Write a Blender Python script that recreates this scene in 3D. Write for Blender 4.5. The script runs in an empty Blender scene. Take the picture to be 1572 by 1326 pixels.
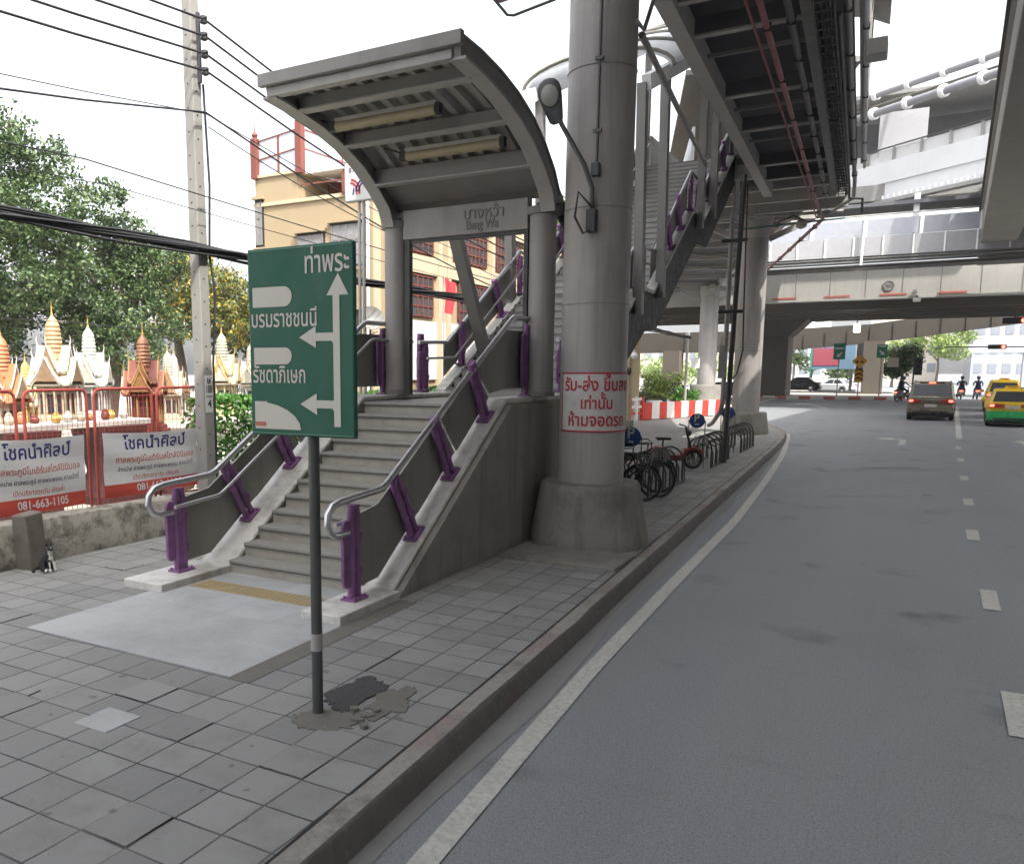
import bpy, bmesh, math, random
from mathutils import Vector, Matrix, noise
R = math.radians
random.seed(7)
SC = bpy.context.scene
COL = SC.collection

# ------------------------------------------------------------------ camera
cam_d = bpy.data.cameras.new('camera'); cam = bpy.data.objects.new('camera', cam_d); COL.objects.link(cam)
cam.location = (0, 0, 2.5)
cam.rotation_euler = (R(90 - 8.252), 0, R(30.028))
cam_d.sensor_fit = 'HORIZONTAL'; cam_d.sensor_width = 36.0
cam_d.lens = 1275.6 / 1572 * 36.0
cam_d.shift_x = (786 - 640) / 1572.0
cam_d.shift_y = (753 - 663) / 1572.0
cam_d.clip_start = 0.05; cam_d.clip_end = 3000
SC.camera = cam

# ------------------------------------------------------------------ sky, sun, exposure
SUN_EL, SUN_AZ = 55.0, -32.0            # azimuth counted from +X
w = bpy.data.worlds.new('World'); SC.world = w; w.use_nodes = True
nt = w.node_tree; nt.nodes.clear()
sky = nt.nodes.new('ShaderNodeTexSky'); sky.sky_type = 'NISHITA'; sky.sun_disc = False
sky.sun_elevation = R(SUN_EL); sky.sun_rotation = R(90 - SUN_AZ)
sky.air_density = 1.0; sky.dust_density = 6.0; sky.ozone_density = 1.0
hs = nt.nodes.new('ShaderNodeHueSaturation'); hs.inputs['Saturation'].default_value = 0.22
bg = nt.nodes.new('ShaderNodeBackground'); bg.inputs['Strength'].default_value = 0.15
wo = nt.nodes.new('ShaderNodeOutputWorld')
nt.links.new(sky.outputs[0], hs.inputs['Color']); nt.links.new(hs.outputs[0], bg.inputs['Color']); nt.links.new(bg.outputs[0], wo.inputs['Surface'])
sd = bpy.data.lights.new('sun', 'SUN'); sun = bpy.data.objects.new('sun', sd); COL.objects.link(sun)
sd.energy = 2.0; sd.angle = R(0.6); sd.color = (1.0, 0.95, 0.87)
sun.rotation_euler = (0, R(90 - SUN_EL), R(SUN_AZ))
SC.view_settings.view_transform = 'Standard'; SC.view_settings.look = 'None'
SC.view_settings.exposure = 1.9; SC.view_settings.gamma = 1.0
SC.cycles.use_denoising = True
SC.cycles.max_bounces = 8; SC.cycles.diffuse_bounces = 4; SC.cycles.glossy_bounces = 3
SC.cycles.transparent_max_bounces = 6; SC.cycles.caustics_reflective = False; SC.cycles.caustics_refractive = False

# ------------------------------------------------------------------ materials
class NT:
    def __init__(s, name):
        s.m = bpy.data.materials.new(name); s.m.use_nodes = True
        s.t = s.m.node_tree; s.t.nodes.clear()
        s.out = s.n('ShaderNodeOutputMaterial'); s.b = s.n('ShaderNodeBsdfPrincipled')
        s.l(s.b.outputs[0], s.out.inputs['Surface'])
        g = s.n('ShaderNodeNewGeometry'); s.pos = g.outputs['Position']; s.nrm = g.outputs['Normal']; s.isl = g.outputs['Random Per Island']
        o = s.n('ShaderNodeTexCoord'); s.obj = o.outputs['Object']
    def n(s, t, **k):
        x = s.t.nodes.new(t)
        for a, v in k.items(): setattr(x, a, v)
        return x
    def l(s, a, b): s.t.links.new(a, b)
    def noise(s, scale, detail=4, rough=.6, vec=None, stretch=None):
        v = vec or s.pos
        if stretch:
            mp = s.n('ShaderNodeMapping'); mp.inputs['Scale'].default_value = stretch; s.l(v, mp.inputs[0]); v = mp.outputs[0]
        x = s.n('ShaderNodeTexNoise'); x.inputs['Scale'].default_value = scale; x.inputs['Detail'].default_value = detail
        x.inputs['Roughness'].default_value = rough; s.l(v, x.inputs['Vector']); return x.outputs[0]
    def ramp(s, f, stops):
        x = s.n('ShaderNodeValToRGB'); e = x.color_ramp.elements
        while len(e) < len(stops): e.new(.5)
        for i, (p, c) in enumerate(stops):
            e[i].position = p; e[i].color = c if len(c) == 4 else (*c, 1)
        s.l(f, x.inputs[0]); return x.outputs[0]
    def mix(s, f, a, b, mode='MIX'):
        x = s.n('ShaderNodeMix', data_type='RGBA', blend_type=mode)
        for i, v in ((0, f), (6, a), (7, b)):
            if hasattr(v, 'is_linked') or hasattr(v, 'links'): s.l(v, x.inputs[i])
            elif i == 0: x.inputs[0].default_value = v
            else: x.inputs[i].default_value = (*v, 1) if len(v) == 3 else v
        return x.outputs[2]
    def math(s, op, a, b=0.0):
        x = s.n('ShaderNodeMath', operation=op)
        for i, v in ((0, a), (1, b)):
            if hasattr(v, 'links'): s.l(v, x.inputs[i])
            else: x.inputs[i].default_value = v
        return x.outputs[0]
    def bump(s, h, strength=.3, dist=.01):
        x = s.n('ShaderNodeBump'); x.inputs['Strength'].default_value = strength; x.inputs['Distance'].default_value = dist
        s.l(h, x.inputs['Height']); s.l(x.outputs[0], s.b.inputs['Normal']); return x
    def col(s, c):
        if hasattr(c, 'links'): s.l(c, s.b.inputs['Base Color'])
        else: s.b.inputs['Base Color'].default_value = (*c, 1)
    def set(s, **k):
        for a, v in k.items(): s.b.inputs[a].default_value = v

def dk(c, f): return tuple(min(1, x * f) for x in c)
def pm(name, c, rough=.6, metal=0., var=.12, scale=4., bump=.12, bscale=40., dirt=0., dirtcol=(.05, .045, .04), streak=0., fine=.0):
    """general weathered surface: broad and fine variation, optional dirt blotches and rain streaks"""
    t = NT(name)
    k = t.mix(t.noise(scale, 5), dk(c, 1 - var), dk(c, 1 + var))
    if fine: k = t.mix(t.math('MULTIPLY', t.noise(bscale * 2.5, 2), fine), k, dk(c, .35))
    if dirt:
        m = t.ramp(t.noise(scale * .55, 7, .7), [(.48, (0, 0, 0)), (.72, (1, 1, 1))])
        k = t.mix(t.math('MULTIPLY', m, dirt), k, dirtcol)
    if streak:
        m = t.ramp(t.noise(3.2, 4, .65, stretch=(1.6, 1.6, .09)), [(.5, (0, 0, 0)), (.75, (1, 1, 1))])
        k = t.mix(t.math('MULTIPLY', m, streak), k, dirtcol)
    t.col(k); t.set(Metallic=metal)
    rr = t.ramp(t.noise(scale * 2, 4), [(.3, (max(.03, rough - .1),) * 3), (.7, (min(1, rough + .12),) * 3)])
    t.l(rr, t.b.inputs['Roughness'])
    if bump: t.bump(t.noise(bscale, 5), bump, .006)
    return t.m

M = {}
def mats():
    s_ = NT('stainless_steel'); s_.col((.56, .56, .57)); s_.set(Metallic=1., Roughness=.34); M['steel'] = s_.m
    M['purple'] = pm('purple_paint', (.25, .105, .265), .5, 0, .25, 9, .15, 60, .55, (.05, .03, .04), .35)
    M['panel'] = pm('grey_sheet_panel', (.23, .225, .2), .5, 0, .16, 2, .05, 40, .35, (.14, .13, .105), .5)
    M['coping'] = pm('white_painted_coping', (.58, .565, .53), .6, 0, .14, 5, .25, 50, .7, (.2, .18, .145), .4)
    M['wallconc'] = pm('weathered_stair_wall', (.29, .275, .24), .8, 0, .16, 2.2, .3, 30, .5, (.13, .122, .105), .7)
    M['terrazzo'] = pm('granite_step', (.34, .33, .30), .5, 0, .12, 9, .1, 120, .35, (.19, .175, .155), 0, .6)
    M['riser'] = pm('granite_riser', (.42, .385, .33), .6, 0, .16, 7, .1, 120, .5, (.2, .175, .14), .3, .5)
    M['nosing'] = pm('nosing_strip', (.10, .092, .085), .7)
    M['ltgrey'] = pm('light_grey_paint', (.35, .34, .325), .5, 0, .08, 3, .06, 30, .3, (.2, .19, .17), .3)
    M['midgrey'] = pm('mid_grey_paint', (.20, .195, .184), .5, 0, .1, 3, .06, 30, .3, (.1, .095, .085), .3)
    M['colgrey'] = pm('column_grey_paint', (.31, .288, .276), .48, 0, .09, 1.5, .06, 25, .35, (.14, .13, .118), .55)
    M['dkgrey'] = pm('dark_grey_paint', (.045, .044, .042), .5, 0, .15, 3, .06, 30, .2, (.03, .03, .03))
    M['black'] = pm('black_plastic', (.022, .022, .024), .5, 0, .2, 8)
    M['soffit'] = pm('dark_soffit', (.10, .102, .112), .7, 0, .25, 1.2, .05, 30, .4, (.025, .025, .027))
    M['corr'] = pm('corrugated_sheet', (.34, .33, .30), .5, 0, .12, 4, .04, 40, .35, (.17, .16, .14))
    M['tube'] = pm('aged_fluorescent_lamp_cover', (.29, .255, .165), .45, 0, .2, 8, .04, 40, .3, (.35, .27, .14))
    M['plinth'] = pm('concrete_plinth', (.21, .2, .175), .85, 0, .2, 2.5, .5, 24, .8, (.085, .078, .065), .6)
    M['white'] = pm('white_paint', (.78, .78, .77), .5, 0, .05, 3, .03, 30, .15, (.5, .48, .44))
    M['offwhite'] = pm('station_white_panel', (.74, .74, .75), .5, 0, .05, .4, .03, 30, .2, (.45, .44, .43), .15)
    M['flyconc'] = pm('pale_flyover_concrete', (.43, .42, .395), .8, 0, .08, .6, .1, 10, .25, (.3, .28, .25), .4)
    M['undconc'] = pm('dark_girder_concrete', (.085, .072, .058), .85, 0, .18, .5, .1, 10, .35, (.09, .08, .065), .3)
    M['vconc'] = pm('viaduct_concrete', (.25, .23, .20), .85, 0, .1, .5, .15, 10, .3, (.18, .165, .14), .4)
    M['redpaint'] = pm('red_paint', (.26, .045, .035), .5, 0, .15, 6, .05, 40, .2, (.2, .03, .02))
    M['redpipe'] = pm('red_pipe_paint', (.22, .065, .06), .5, 0, .2, 4)
    M['signgreen'] = pm('green_sign_face', (.013, .10, .062), .6, 0, .08, 2.5, .02, 40, .25, (.03, .09, .06))
    M['signgreenfar'] = pm('bright_green_sign_face', (.02, .26, .14), .45, 0, .05)
    M['signwhite'] = pm('white_sign_film', (.56, .535, .475), .5, 0, .06, 6, .02)
    M['galv'] = pm('dark_galvanised_post', (.085, .088, .088), .5, .3, .18, 8, .08, 60, .3, (.045, .045, .045), .3)
    M['pole'] = pm('concrete_utility_pole', (.235, .228, .21), .85, 0, .1, 3, .3, 40, .25, (.2, .19, .17), .25)
    M['cable'] = pm('black_cable', (.018, .018, .02), .6)
    M['letterred'] = pm('red_lettering', (.36, .02, .025), .6, 0, .06)
    M['letterblue'] = pm('navy_lettering', (.025, .03, .15), .6, 0, .06)
    M['lettergrey'] = pm('grey_lettering', (.12, .12, .15), .6, 0, .06)
    M['letterorange'] = pm('faded_red_lettering', (.45, .14, .1), .6, 0, .06)
    M['vinyl'] = pm('white_vinyl_banner', (.55, .55, .55), .5, 0, .05, 3, .1, 6, .25, (.42, .41, .39), .15)
    M['vinylred'] = pm('red_vinyl_strip', (.42, .06, .04), .5, 0, .08)
    M['yellow'] = pm('yellow_stucco', (.30, .235, .145), .85, 0, .08, .8, .1, 20, .25, (.36, .26, .15), .35)
    M['yellowlt'] = pm('cream_stucco', (.43, .36, .25), .85, 0, .08, .8, .1, 20, .2, (.4, .32, .2), .3)
    M['glass'] = pm('dark_window_glass', (.05, .055, .06), .12, 0, .3, 1.5, 0)
    [n for n in M['glass'].node_tree.nodes if n.type == 'BSDF_PRINCIPLED'][0].inputs['Specular IOR Level'].default_value = .25
    M['glasscurt'] = pm('curtained_window', (.22, .21, .22), .3, 0, .35, 2.5, 0)
    M['redwood'] = pm('red_brown_woodwork', (.16, .045, .032), .6, 0, .15, 4)
    M['hedgeleaf'] = leafmat('hedge_leaf', [(.03, .10, .012), (.06, .17, .02), (.10, .24, .035)])
    M['treeleaf'] = leafmat('dark_tree_leaf', [(.014, .034, .010), (.03, .066, .018), (.052, .1, .028), (.08, .13, .04), (.13, .17, .07)])
    M['treeleaf2'] = leafmat('mid_tree_leaf', [(.025, .05, .012), (.05, .085, .02), (.09, .13, .035)])
    M['yelleaf'] = leafmat('yellow_flowering_tree_leaf', [(.03, .055, .012), (.05, .085, .018), (.08, .12, .028), (.10, .14, .035), (.13, .155, .045), (.16, .165, .05), (.18, .16, .045), (.5, .33, .03)])
    M['ltleaf'] = leafmat('light_green_leaf', [(.12, .19, .03), (.19, .27, .05), (.28, .34, .1)])
    M['bark'] = pm('bark', (.10, .08, .06), .9, 0, .25, 5, .6, 20)
    M['rubber'] = pm('rubber', (.018, .018, .018), .75, 0, .2, 8)
    M['blueSign'] = pm('blue_sign_face', (.02, .065, .22), .4, 0, .08)
    M['orange'] = pm('traffic_yellow_sign', (.75, .38, .02), .5, 0, .05)
    M['redstripe'] = pm('red_barrier_plastic', (.62, .05, .03), .45, 0, .06)
    M['chrome'] = pm('chrome', (.7, .7, .7), .12, 1., .05, 5, 0)
    M['tail'] = emis('lit_tail_lamp', (1, .08, .05), 2.5, (.5, .02, .02))
    M['taildim'] = pm('red_lamp_lens', (.35, .015, .015), .2, 0, .1, 6, 0)
    M['redlight'] = emis('lit_red_traffic_lamp', (1, .04, .03), 6, (.6, .02, .02))
    M['lamplit'] = emis('lit_flood_lamp', (1, .97, .9), 4, (.8, .8, .8))
    M['beige'] = pm('beige_car_paint', (.19, .165, .13), .3, .5, .04, 2, 0)
    M['carblack'] = pm('dark_car_paint', (.02, .021, .026), .22, .2, .1, 2, 0)
    M['carwhite'] = pm('white_car_paint', (.7, .7, .7), .25, 0, .04, 2, 0)
    M['caryellow'] = pm('yellow_taxi_paint', (.72, .47, .03), .28, 0, .04, 2, 0)
    M['cargreen'] = pm('green_taxi_paint', (.02, .36, .1), .25, 0, .05, 2, 0)
    M['plate'] = pm('number_plate', (.5, .49, .45), .5)
    M['skin'] = pm('skin', (.42, .25, .17), .6, 0, .05)
    M['clothnavy'] = pm('navy_cloth', (.025, .03, .075), .85, 0, .15, 12)
    M['clothdark'] = pm('dark_cloth', (.02, .02, .022), .85, 0, .2, 12)
    M['clothblue'] = pm('blue_cloth', (.04, .06, .22), .85, 0, .15, 12)
    M['farbld'] = pm('distant_grey_building', (.34, .36, .385), .8, 0, .05, .3)
    M['farbeige'] = pm('distant_beige_building', (.6, .54, .46), .8, 0, .06, .3)
    M['stringer'] = pm('dark_stringer_paint', (.014, .0135, .0135), .5, 0, .2, 3)
    [n for n in M['stringer'].node_tree.nodes if n.type == 'BSDF_PRINCIPLED'][0].inputs['Specular IOR Level'].default_value = .15
    M['oldvinyl'] = pm('faded_vinyl', (.52, .50, .48), .6, 0, .1, 4, .1, 8, .45, (.24, .225, .2), .4)
    M['farwin'] = pm('distant_window', (.22, .24, .27), .4)  # paler grey carries the distance haze in its colour
    M['kerbface'] = kerb_face_mat(); M['joint'] = pm('dark_joint', (.02, .02, .02), .95)
    M['darkramp'] = pm('shaded_ramp_concrete', (.05, .042, .034), .85, 0, .2, .5, .1, 10, .35, (.03, .026, .02), .3)  # flyover's shade on the ramp is put into this darker colour
    M['poly'] = poly_mat(); M['tubegrey'] = pm('tube_grey_paint', (.22, .22, .235), .5, 0, .06, 2)
    M['stub'] = pm('stub_concrete', (.13, .115, .095), .95, 0, .3, 8, .5, 30, .6, (.05, .045, .035))
    M['road'] = road_mat(); M['pave'] = pave_mat(); M['kerb'] = kerb_mat(); M['marking'] = marking_mat()
    M['slab'] = slab_mat(); M['lowwall'] = lowwall_mat(); M['islkerb'] = island_kerb_mat(); M['soil'] = pm('yard_ground', (.36, .33, .29), .95, 0, .2, 1.5, .4, 15)
    M['tactile'] = pm('yellow_tactile_paving', (.36, .285, .14), .75, 0, .25, 6, .2, 40, .8, (.3, .27, .22))
    M['patch'] = pm('asphalt_patch', (.055, .054, .053), .95, 0, .8, 45, 1., 45)
    M['brokenconc'] = pm('broken_concrete', (.15, .143, .125), .95, 0, .25, 12, .9, 45, .5, (.14, .13, .11))

def emis(name, c, s, base):
    t = NT(name); t.col(base); t.set(Roughness=.3); t.b.inputs['Emission Color'].default_value = (*c, 1); t.b.inputs['Emission Strength'].default_value = s
    return t.m
def leafmat(name, cols):
    t = NT(name)
    n = len(cols)
    c = t.ramp(t.isl, [(i / max(1, n - 1) * .9, k) for i, k in enumerate(cols)])
    big = t.noise(.9, 3)
    c = t.mix(big, dk(cols[0], 1.0), c) if False else c
    t.col(c); t.set(Roughness=.5)
    try: t.b.inputs['Subsurface Weight'].default_value = 0
    except Exception: pass
    tr = t.n('ShaderNodeBsdfTranslucent'); t.l(c, tr.inputs[0])
    mx = t.n('ShaderNodeMixShader'); mx.inputs[0].default_value = .2
    t.l(t.b.outputs[0], mx.inputs[1]); t.l(tr.outputs[0], mx.inputs[2]); t.l(mx.outputs[0], t.out.inputs['Surface'])
    return t.m
def road_mat():
    t = NT('asphalt')
    c = t.mix(t.noise(.25, 5), (.140, .151, .164), (.215, .226, .238))
    c = t.mix(t.math('MULTIPLY', t.ramp(t.noise(.5, 5, .6, stretch=(1.8, .35, 1)), [(.5, (0, 0, 0)), (.75, (1, 1, 1))]), .45), c, (.115, .118, .124))
    # transverse wear lines and dark stains
    c = t.mix(t.math('MULTIPLY', t.ramp(t.noise(1.1, 6, .7, stretch=(.5, 2.6, 1)), [(.6, (0, 0, 0)), (.72, (1, 1, 1))]), .4), c, (.09, .092, .098))
    c = t.mix(t.math('MULTIPLY', t.ramp(t.noise(.8, 3, .5), [(.62, (0, 0, 0)), (.70, (1, 1, 1))]), .8), c, (.058, .06, .064))
    c = t.mix(t.math('MULTIPLY', t.ramp(t.noise(2.6, 3, .5), [(.72, (0, 0, 0)), (.76, (1, 1, 1))]), .7), c, (.04, .04, .042))
    c = t.mix(t.math('MULTIPLY', t.ramp(t.noise(.55, 4, .55, stretch=(2.2, .06, 1)), [(.46, (0, 0, 0)), (.62, (1, 1, 1))]), .35), c, (.205, .21, .218))
    c = t.mix(t.math('MULTIPLY', t.ramp(t.noise(75, 3, .65), [(.5, (0, 0, 0)), (.72, (1, 1, 1))]), .6), c, (.36, .36, .36))
    c = t.mix(t.math('MULTIPLY', t.ramp(t.noise(55, 3, .65), [(.52, (0, 0, 0)), (.72, (1, 1, 1))]), .65), c, (.05, .05, .052))
    t.col(c); t.set(Roughness=.58); t.bump(t.noise(110, 3), .3, .004)
    return t.m
def marking_mat():
    t = NT('worn_road_paint')
    wear = t.ramp(t.noise(26, 6, .72), [(.36, (1, 1, 1)), (.56, (0, 0, 0))])
    wear2 = t.ramp(t.noise(1.6, 4, .6), [(.4, (0, 0, 0)), (.7, (1, 1, 1))])
    c = t.mix(t.noise(3, 4), (.43, .425, .385), (.52, .515, .47))
    c = t.mix(t.math('MULTIPLY', wear, .55), c, (.2, .2, .2))
    c = t.mix(t.math('MULTIPLY', wear2, .3), c, (.3, .29, .27))
    t.col(c); t.set(Roughness=.7); t.bump(t.noise(120, 3), .25, .004)
    return t.m
def pave_mat():
    t = NT('pavement_tiles')
    # wobble the joints a little so no line is ruled
    wob = t.n('ShaderNodeTexNoise'); wob.inputs['Scale'].default_value = 2.2; wob.inputs['Detail'].default_value = 3; t.l(t.pos, wob.inputs['Vector'])
    sub = t.n('ShaderNodeVectorMath', operation='SUBTRACT'); t.l(wob.outputs[1], sub.inputs[0]); sub.inputs[1].default_value = (.5, .5, .5)
    scl = t.n('ShaderNodeVectorMath', operation='SCALE'); t.l(sub.outputs[0], scl.inputs[0]); scl.inputs['Scale'].default_value = .028
    add = t.n('ShaderNodeVectorMath', operation='ADD'); t.l(t.pos, add.inputs[0]); t.l(scl.outputs[0], add.inputs[1])
    mp = t.n('ShaderNodeMapping'); mp.inputs['Location'].default_value = (2.84, -4.25, 0); t.l(add.outputs[0], mp.inputs[0])
    def brick(mortar, smooth):
        b = t.n('ShaderNodeTexBrick', offset=0.0, squash=1.0); b.inputs['Scale'].default_value = 1.0
        b.inputs['Brick Width'].default_value = .332; b.inputs['Row Height'].default_value = .332
        b.inputs['Mortar Size'].default_value = mortar; b.inputs['Mortar Smooth'].default_value = smooth
        b.inputs['Color1'].default_value = (.188, .186, .180, 1); b.inputs['Color2'].default_value = (.268, .264, .254, 1); b.inputs['Mortar'].default_value = (.030, .029, .030, 1)
        t.l(mp.outputs[0], b.inputs['Vector']); return b
    b = brick(.0075, .2)
    c = b.outputs['Color']
    # joints partly filled with grit: weaken them in patches
    c2 = t.mix(t.noise(.7, 4), (.19, .187, .178), (.275, .27, .256))
    fill = t.math('MULTIPLY', t.ramp(t.noise(1.7, 5, .65), [(.42, (0, 0, 0)), (.72, (1, 1, 1))]), .5)
    c = t.mix(fill, c, c2)
    c = t.mix(t.math('MULTIPLY', t.ramp(t.noise(2.3, 6, .7), [(.5, (0, 0, 0)), (.75, (1, 1, 1))]), .5), c, (.135, .13, .118))
    c = t.mix(t.math('MULTIPLY', t.ramp(t.noise(7, 2, .4), [(.70, (0, 0, 0)), (.74, (1, 1, 1))]), .6), c, (.085, .082, .078))
    c = t.mix(t.math('MULTIPLY', t.ramp(t.noise(90, 3, .6), [(.5, (0, 0, 0)), (.8, (1, 1, 1))]), .3), c, (.32, .31, .29))
    t.col(c); t.set(Roughness=.8)
    h = t.math('ADD', t.math('MULTIPLY', b.outputs['Fac'], -1.0), t.math('MULTIPLY', t.noise(60, 4), .25))
    t.bump(h, .55, .006)
    return t.m
def kerb_mat():
    t = NT('worn_kerb_paint')
    c = t.mix(t.noise(3, 5), (.21, .20, .18), (.31, .295, .265))
    # faded red and dark paint left in lengths along the kerb
    sp = t.n('ShaderNodeSeparateXYZ'); t.l(t.pos, sp.inputs[0])
    band = t.math('SINE', t.math('MULTIPLY', sp.outputs[1], 3.1))
    m = t.ramp(t.math('ADD', t.math('MULTIPLY', band, .18), t.noise(6, 6, .75)), [(.52, (0, 0, 0)), (.66, (1, 1, 1))])
    c = t.mix(t.math('MULTIPLY', m, .4), c, (.19, .10, .09))
    c = t.mix(t.math('MULTIPLY', t.ramp(t.noise(4, 7, .75), [(.5, (0, 0, 0)), (.68, (1, 1, 1))]), .7), c, (.09, .083, .075))
    c = t.mix(t.math('MULTIPLY', t.ramp(t.noise(30, 4, .7), [(.5, (0, 0, 0)), (.7, (1, 1, 1))]), .4), c, (.11, .1, .09))
    t.col(c); t.set(Roughness=.85); t.bump(t.noise(22, 6), .7, .012)
    return t.m
def kerb_face_mat():
    t = NT('dark_painted_kerb_face')
    c = t.mix(t.noise(5, 6, .7), (.06, .057, .056), (.14, .13, .122))
    c = t.mix(t.math('MULTIPLY', t.ramp(t.noise(1.3, 5, .7), [(.56, (0, 0, 0)), (.66, (1, 1, 1))]), .5), c, (.12, .05, .05))
    c = t.mix(t.math('MULTIPLY', t.ramp(t.noise(18, 5, .75), [(.55, (0, 0, 0)), (.68, (1, 1, 1))]), .45), c, (.21, .195, .175))
    t.col(c); t.set(Roughness=.85); t.bump(t.noise(20, 6), .7, .012); return t.m
def poly_mat():
    t = NT('white_translucent_roofing'); t.col((.75, .76, .78)); t.set(Roughness=.5)
    tr = t.n('ShaderNodeBsdfTranslucent'); tr.inputs[0].default_value = (.8, .81, .83, 1); mx = t.n('ShaderNodeMixShader'); mx.inputs[0].default_value = .5
    t.l(t.b.outputs[0], mx.inputs[1]); t.l(tr.outputs[0], mx.inputs[2]); t.l(mx.outputs[0], t.out.inputs['Surface']); return t.m
def slab_mat():
    t = NT('granite_slab')
    mp = t.n('ShaderNodeMapping'); mp.inputs['Location'].default_value = (6.82, -4.6, 0); t.l(t.pos, mp.inputs[0])
    b = t.n('ShaderNodeTexBrick', offset=0.0); b.inputs['Scale'].default_value = 1.0; b.inputs['Brick Width'].default_value = .62; b.inputs['Row Height'].default_value = .62
    b.inputs['Mortar Size'].default_value = .002; b.inputs['Color1'].default_value = (.385, .39, .395, 1); b.inputs['Color2'].default_value = (.45, .455, .455, 1); b.inputs['Mortar'].default_value = (.3, .3, .29, 1)
    t.l(mp.outputs[0], b.inputs['Vector'])
    c = t.mix(t.math('MULTIPLY', t.ramp(t.noise(1.6, 5, .7), [(.42, (0, 0, 0)), (.62, (1, 1, 1))]), .7), b.outputs['Color'], (.30, .30, .295))
    c = t.mix(t.math('MULTIPLY', t.ramp(t.noise(140, 2), [(.45, (0, 0, 0)), (.7, (1, 1, 1))]), .3), c, (.16, .16, .16))
    c = t.mix(t.math('MULTIPLY', t.ramp(t.noise(5, 5, .7), [(.58, (0, 0, 0)), (.75, (1, 1, 1))]), .35), c, (.2, .195, .18))
    t.col(c); t.set(Roughness=.6); return t.m
def lowwall_mat():
    t = NT('mouldy_low_wall')
    c = t.mix(t.noise(1.8, 5), (.24, .22, .18), (.36, .335, .285))
    c = t.mix(t.math('MULTIPLY', t.ramp(t.noise(2.6, 7, .75), [(.46, (0, 0, 0)), (.6, (1, 1, 1))]), .85), c, (.055, .052, .045))
    c = t.mix(t.math('MULTIPLY', t.ramp(t.noise(9, 6, .75), [(.5, (0, 0, 0)), (.66, (1, 1, 1))]), .45), c, (.10, .10, .06))
    t.col(c); t.set(Roughness=.9); t.bump(t.noise(16, 6), .6, .015); return t.m
def island_kerb_mat():
    t = NT('red_and_white_kerb')
    sp = t.n('ShaderNodeSeparateXYZ'); t.l(t.pos, sp.inputs[0])
    f = t.math('GREATER_THAN', t.math('SINE', t.math('MULTIPLY', sp.outputs[0], 3.3)), 0.1)
    c = t.mix(f, (.62, .6, .57), (.42, .06, .055))
    c = t.mix(t.math('MULTIPLY', t.noise(3, 5), .35), c, (.25, .22, .2))
    t.col(c); t.set(Roughness=.7); return t.m

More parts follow.
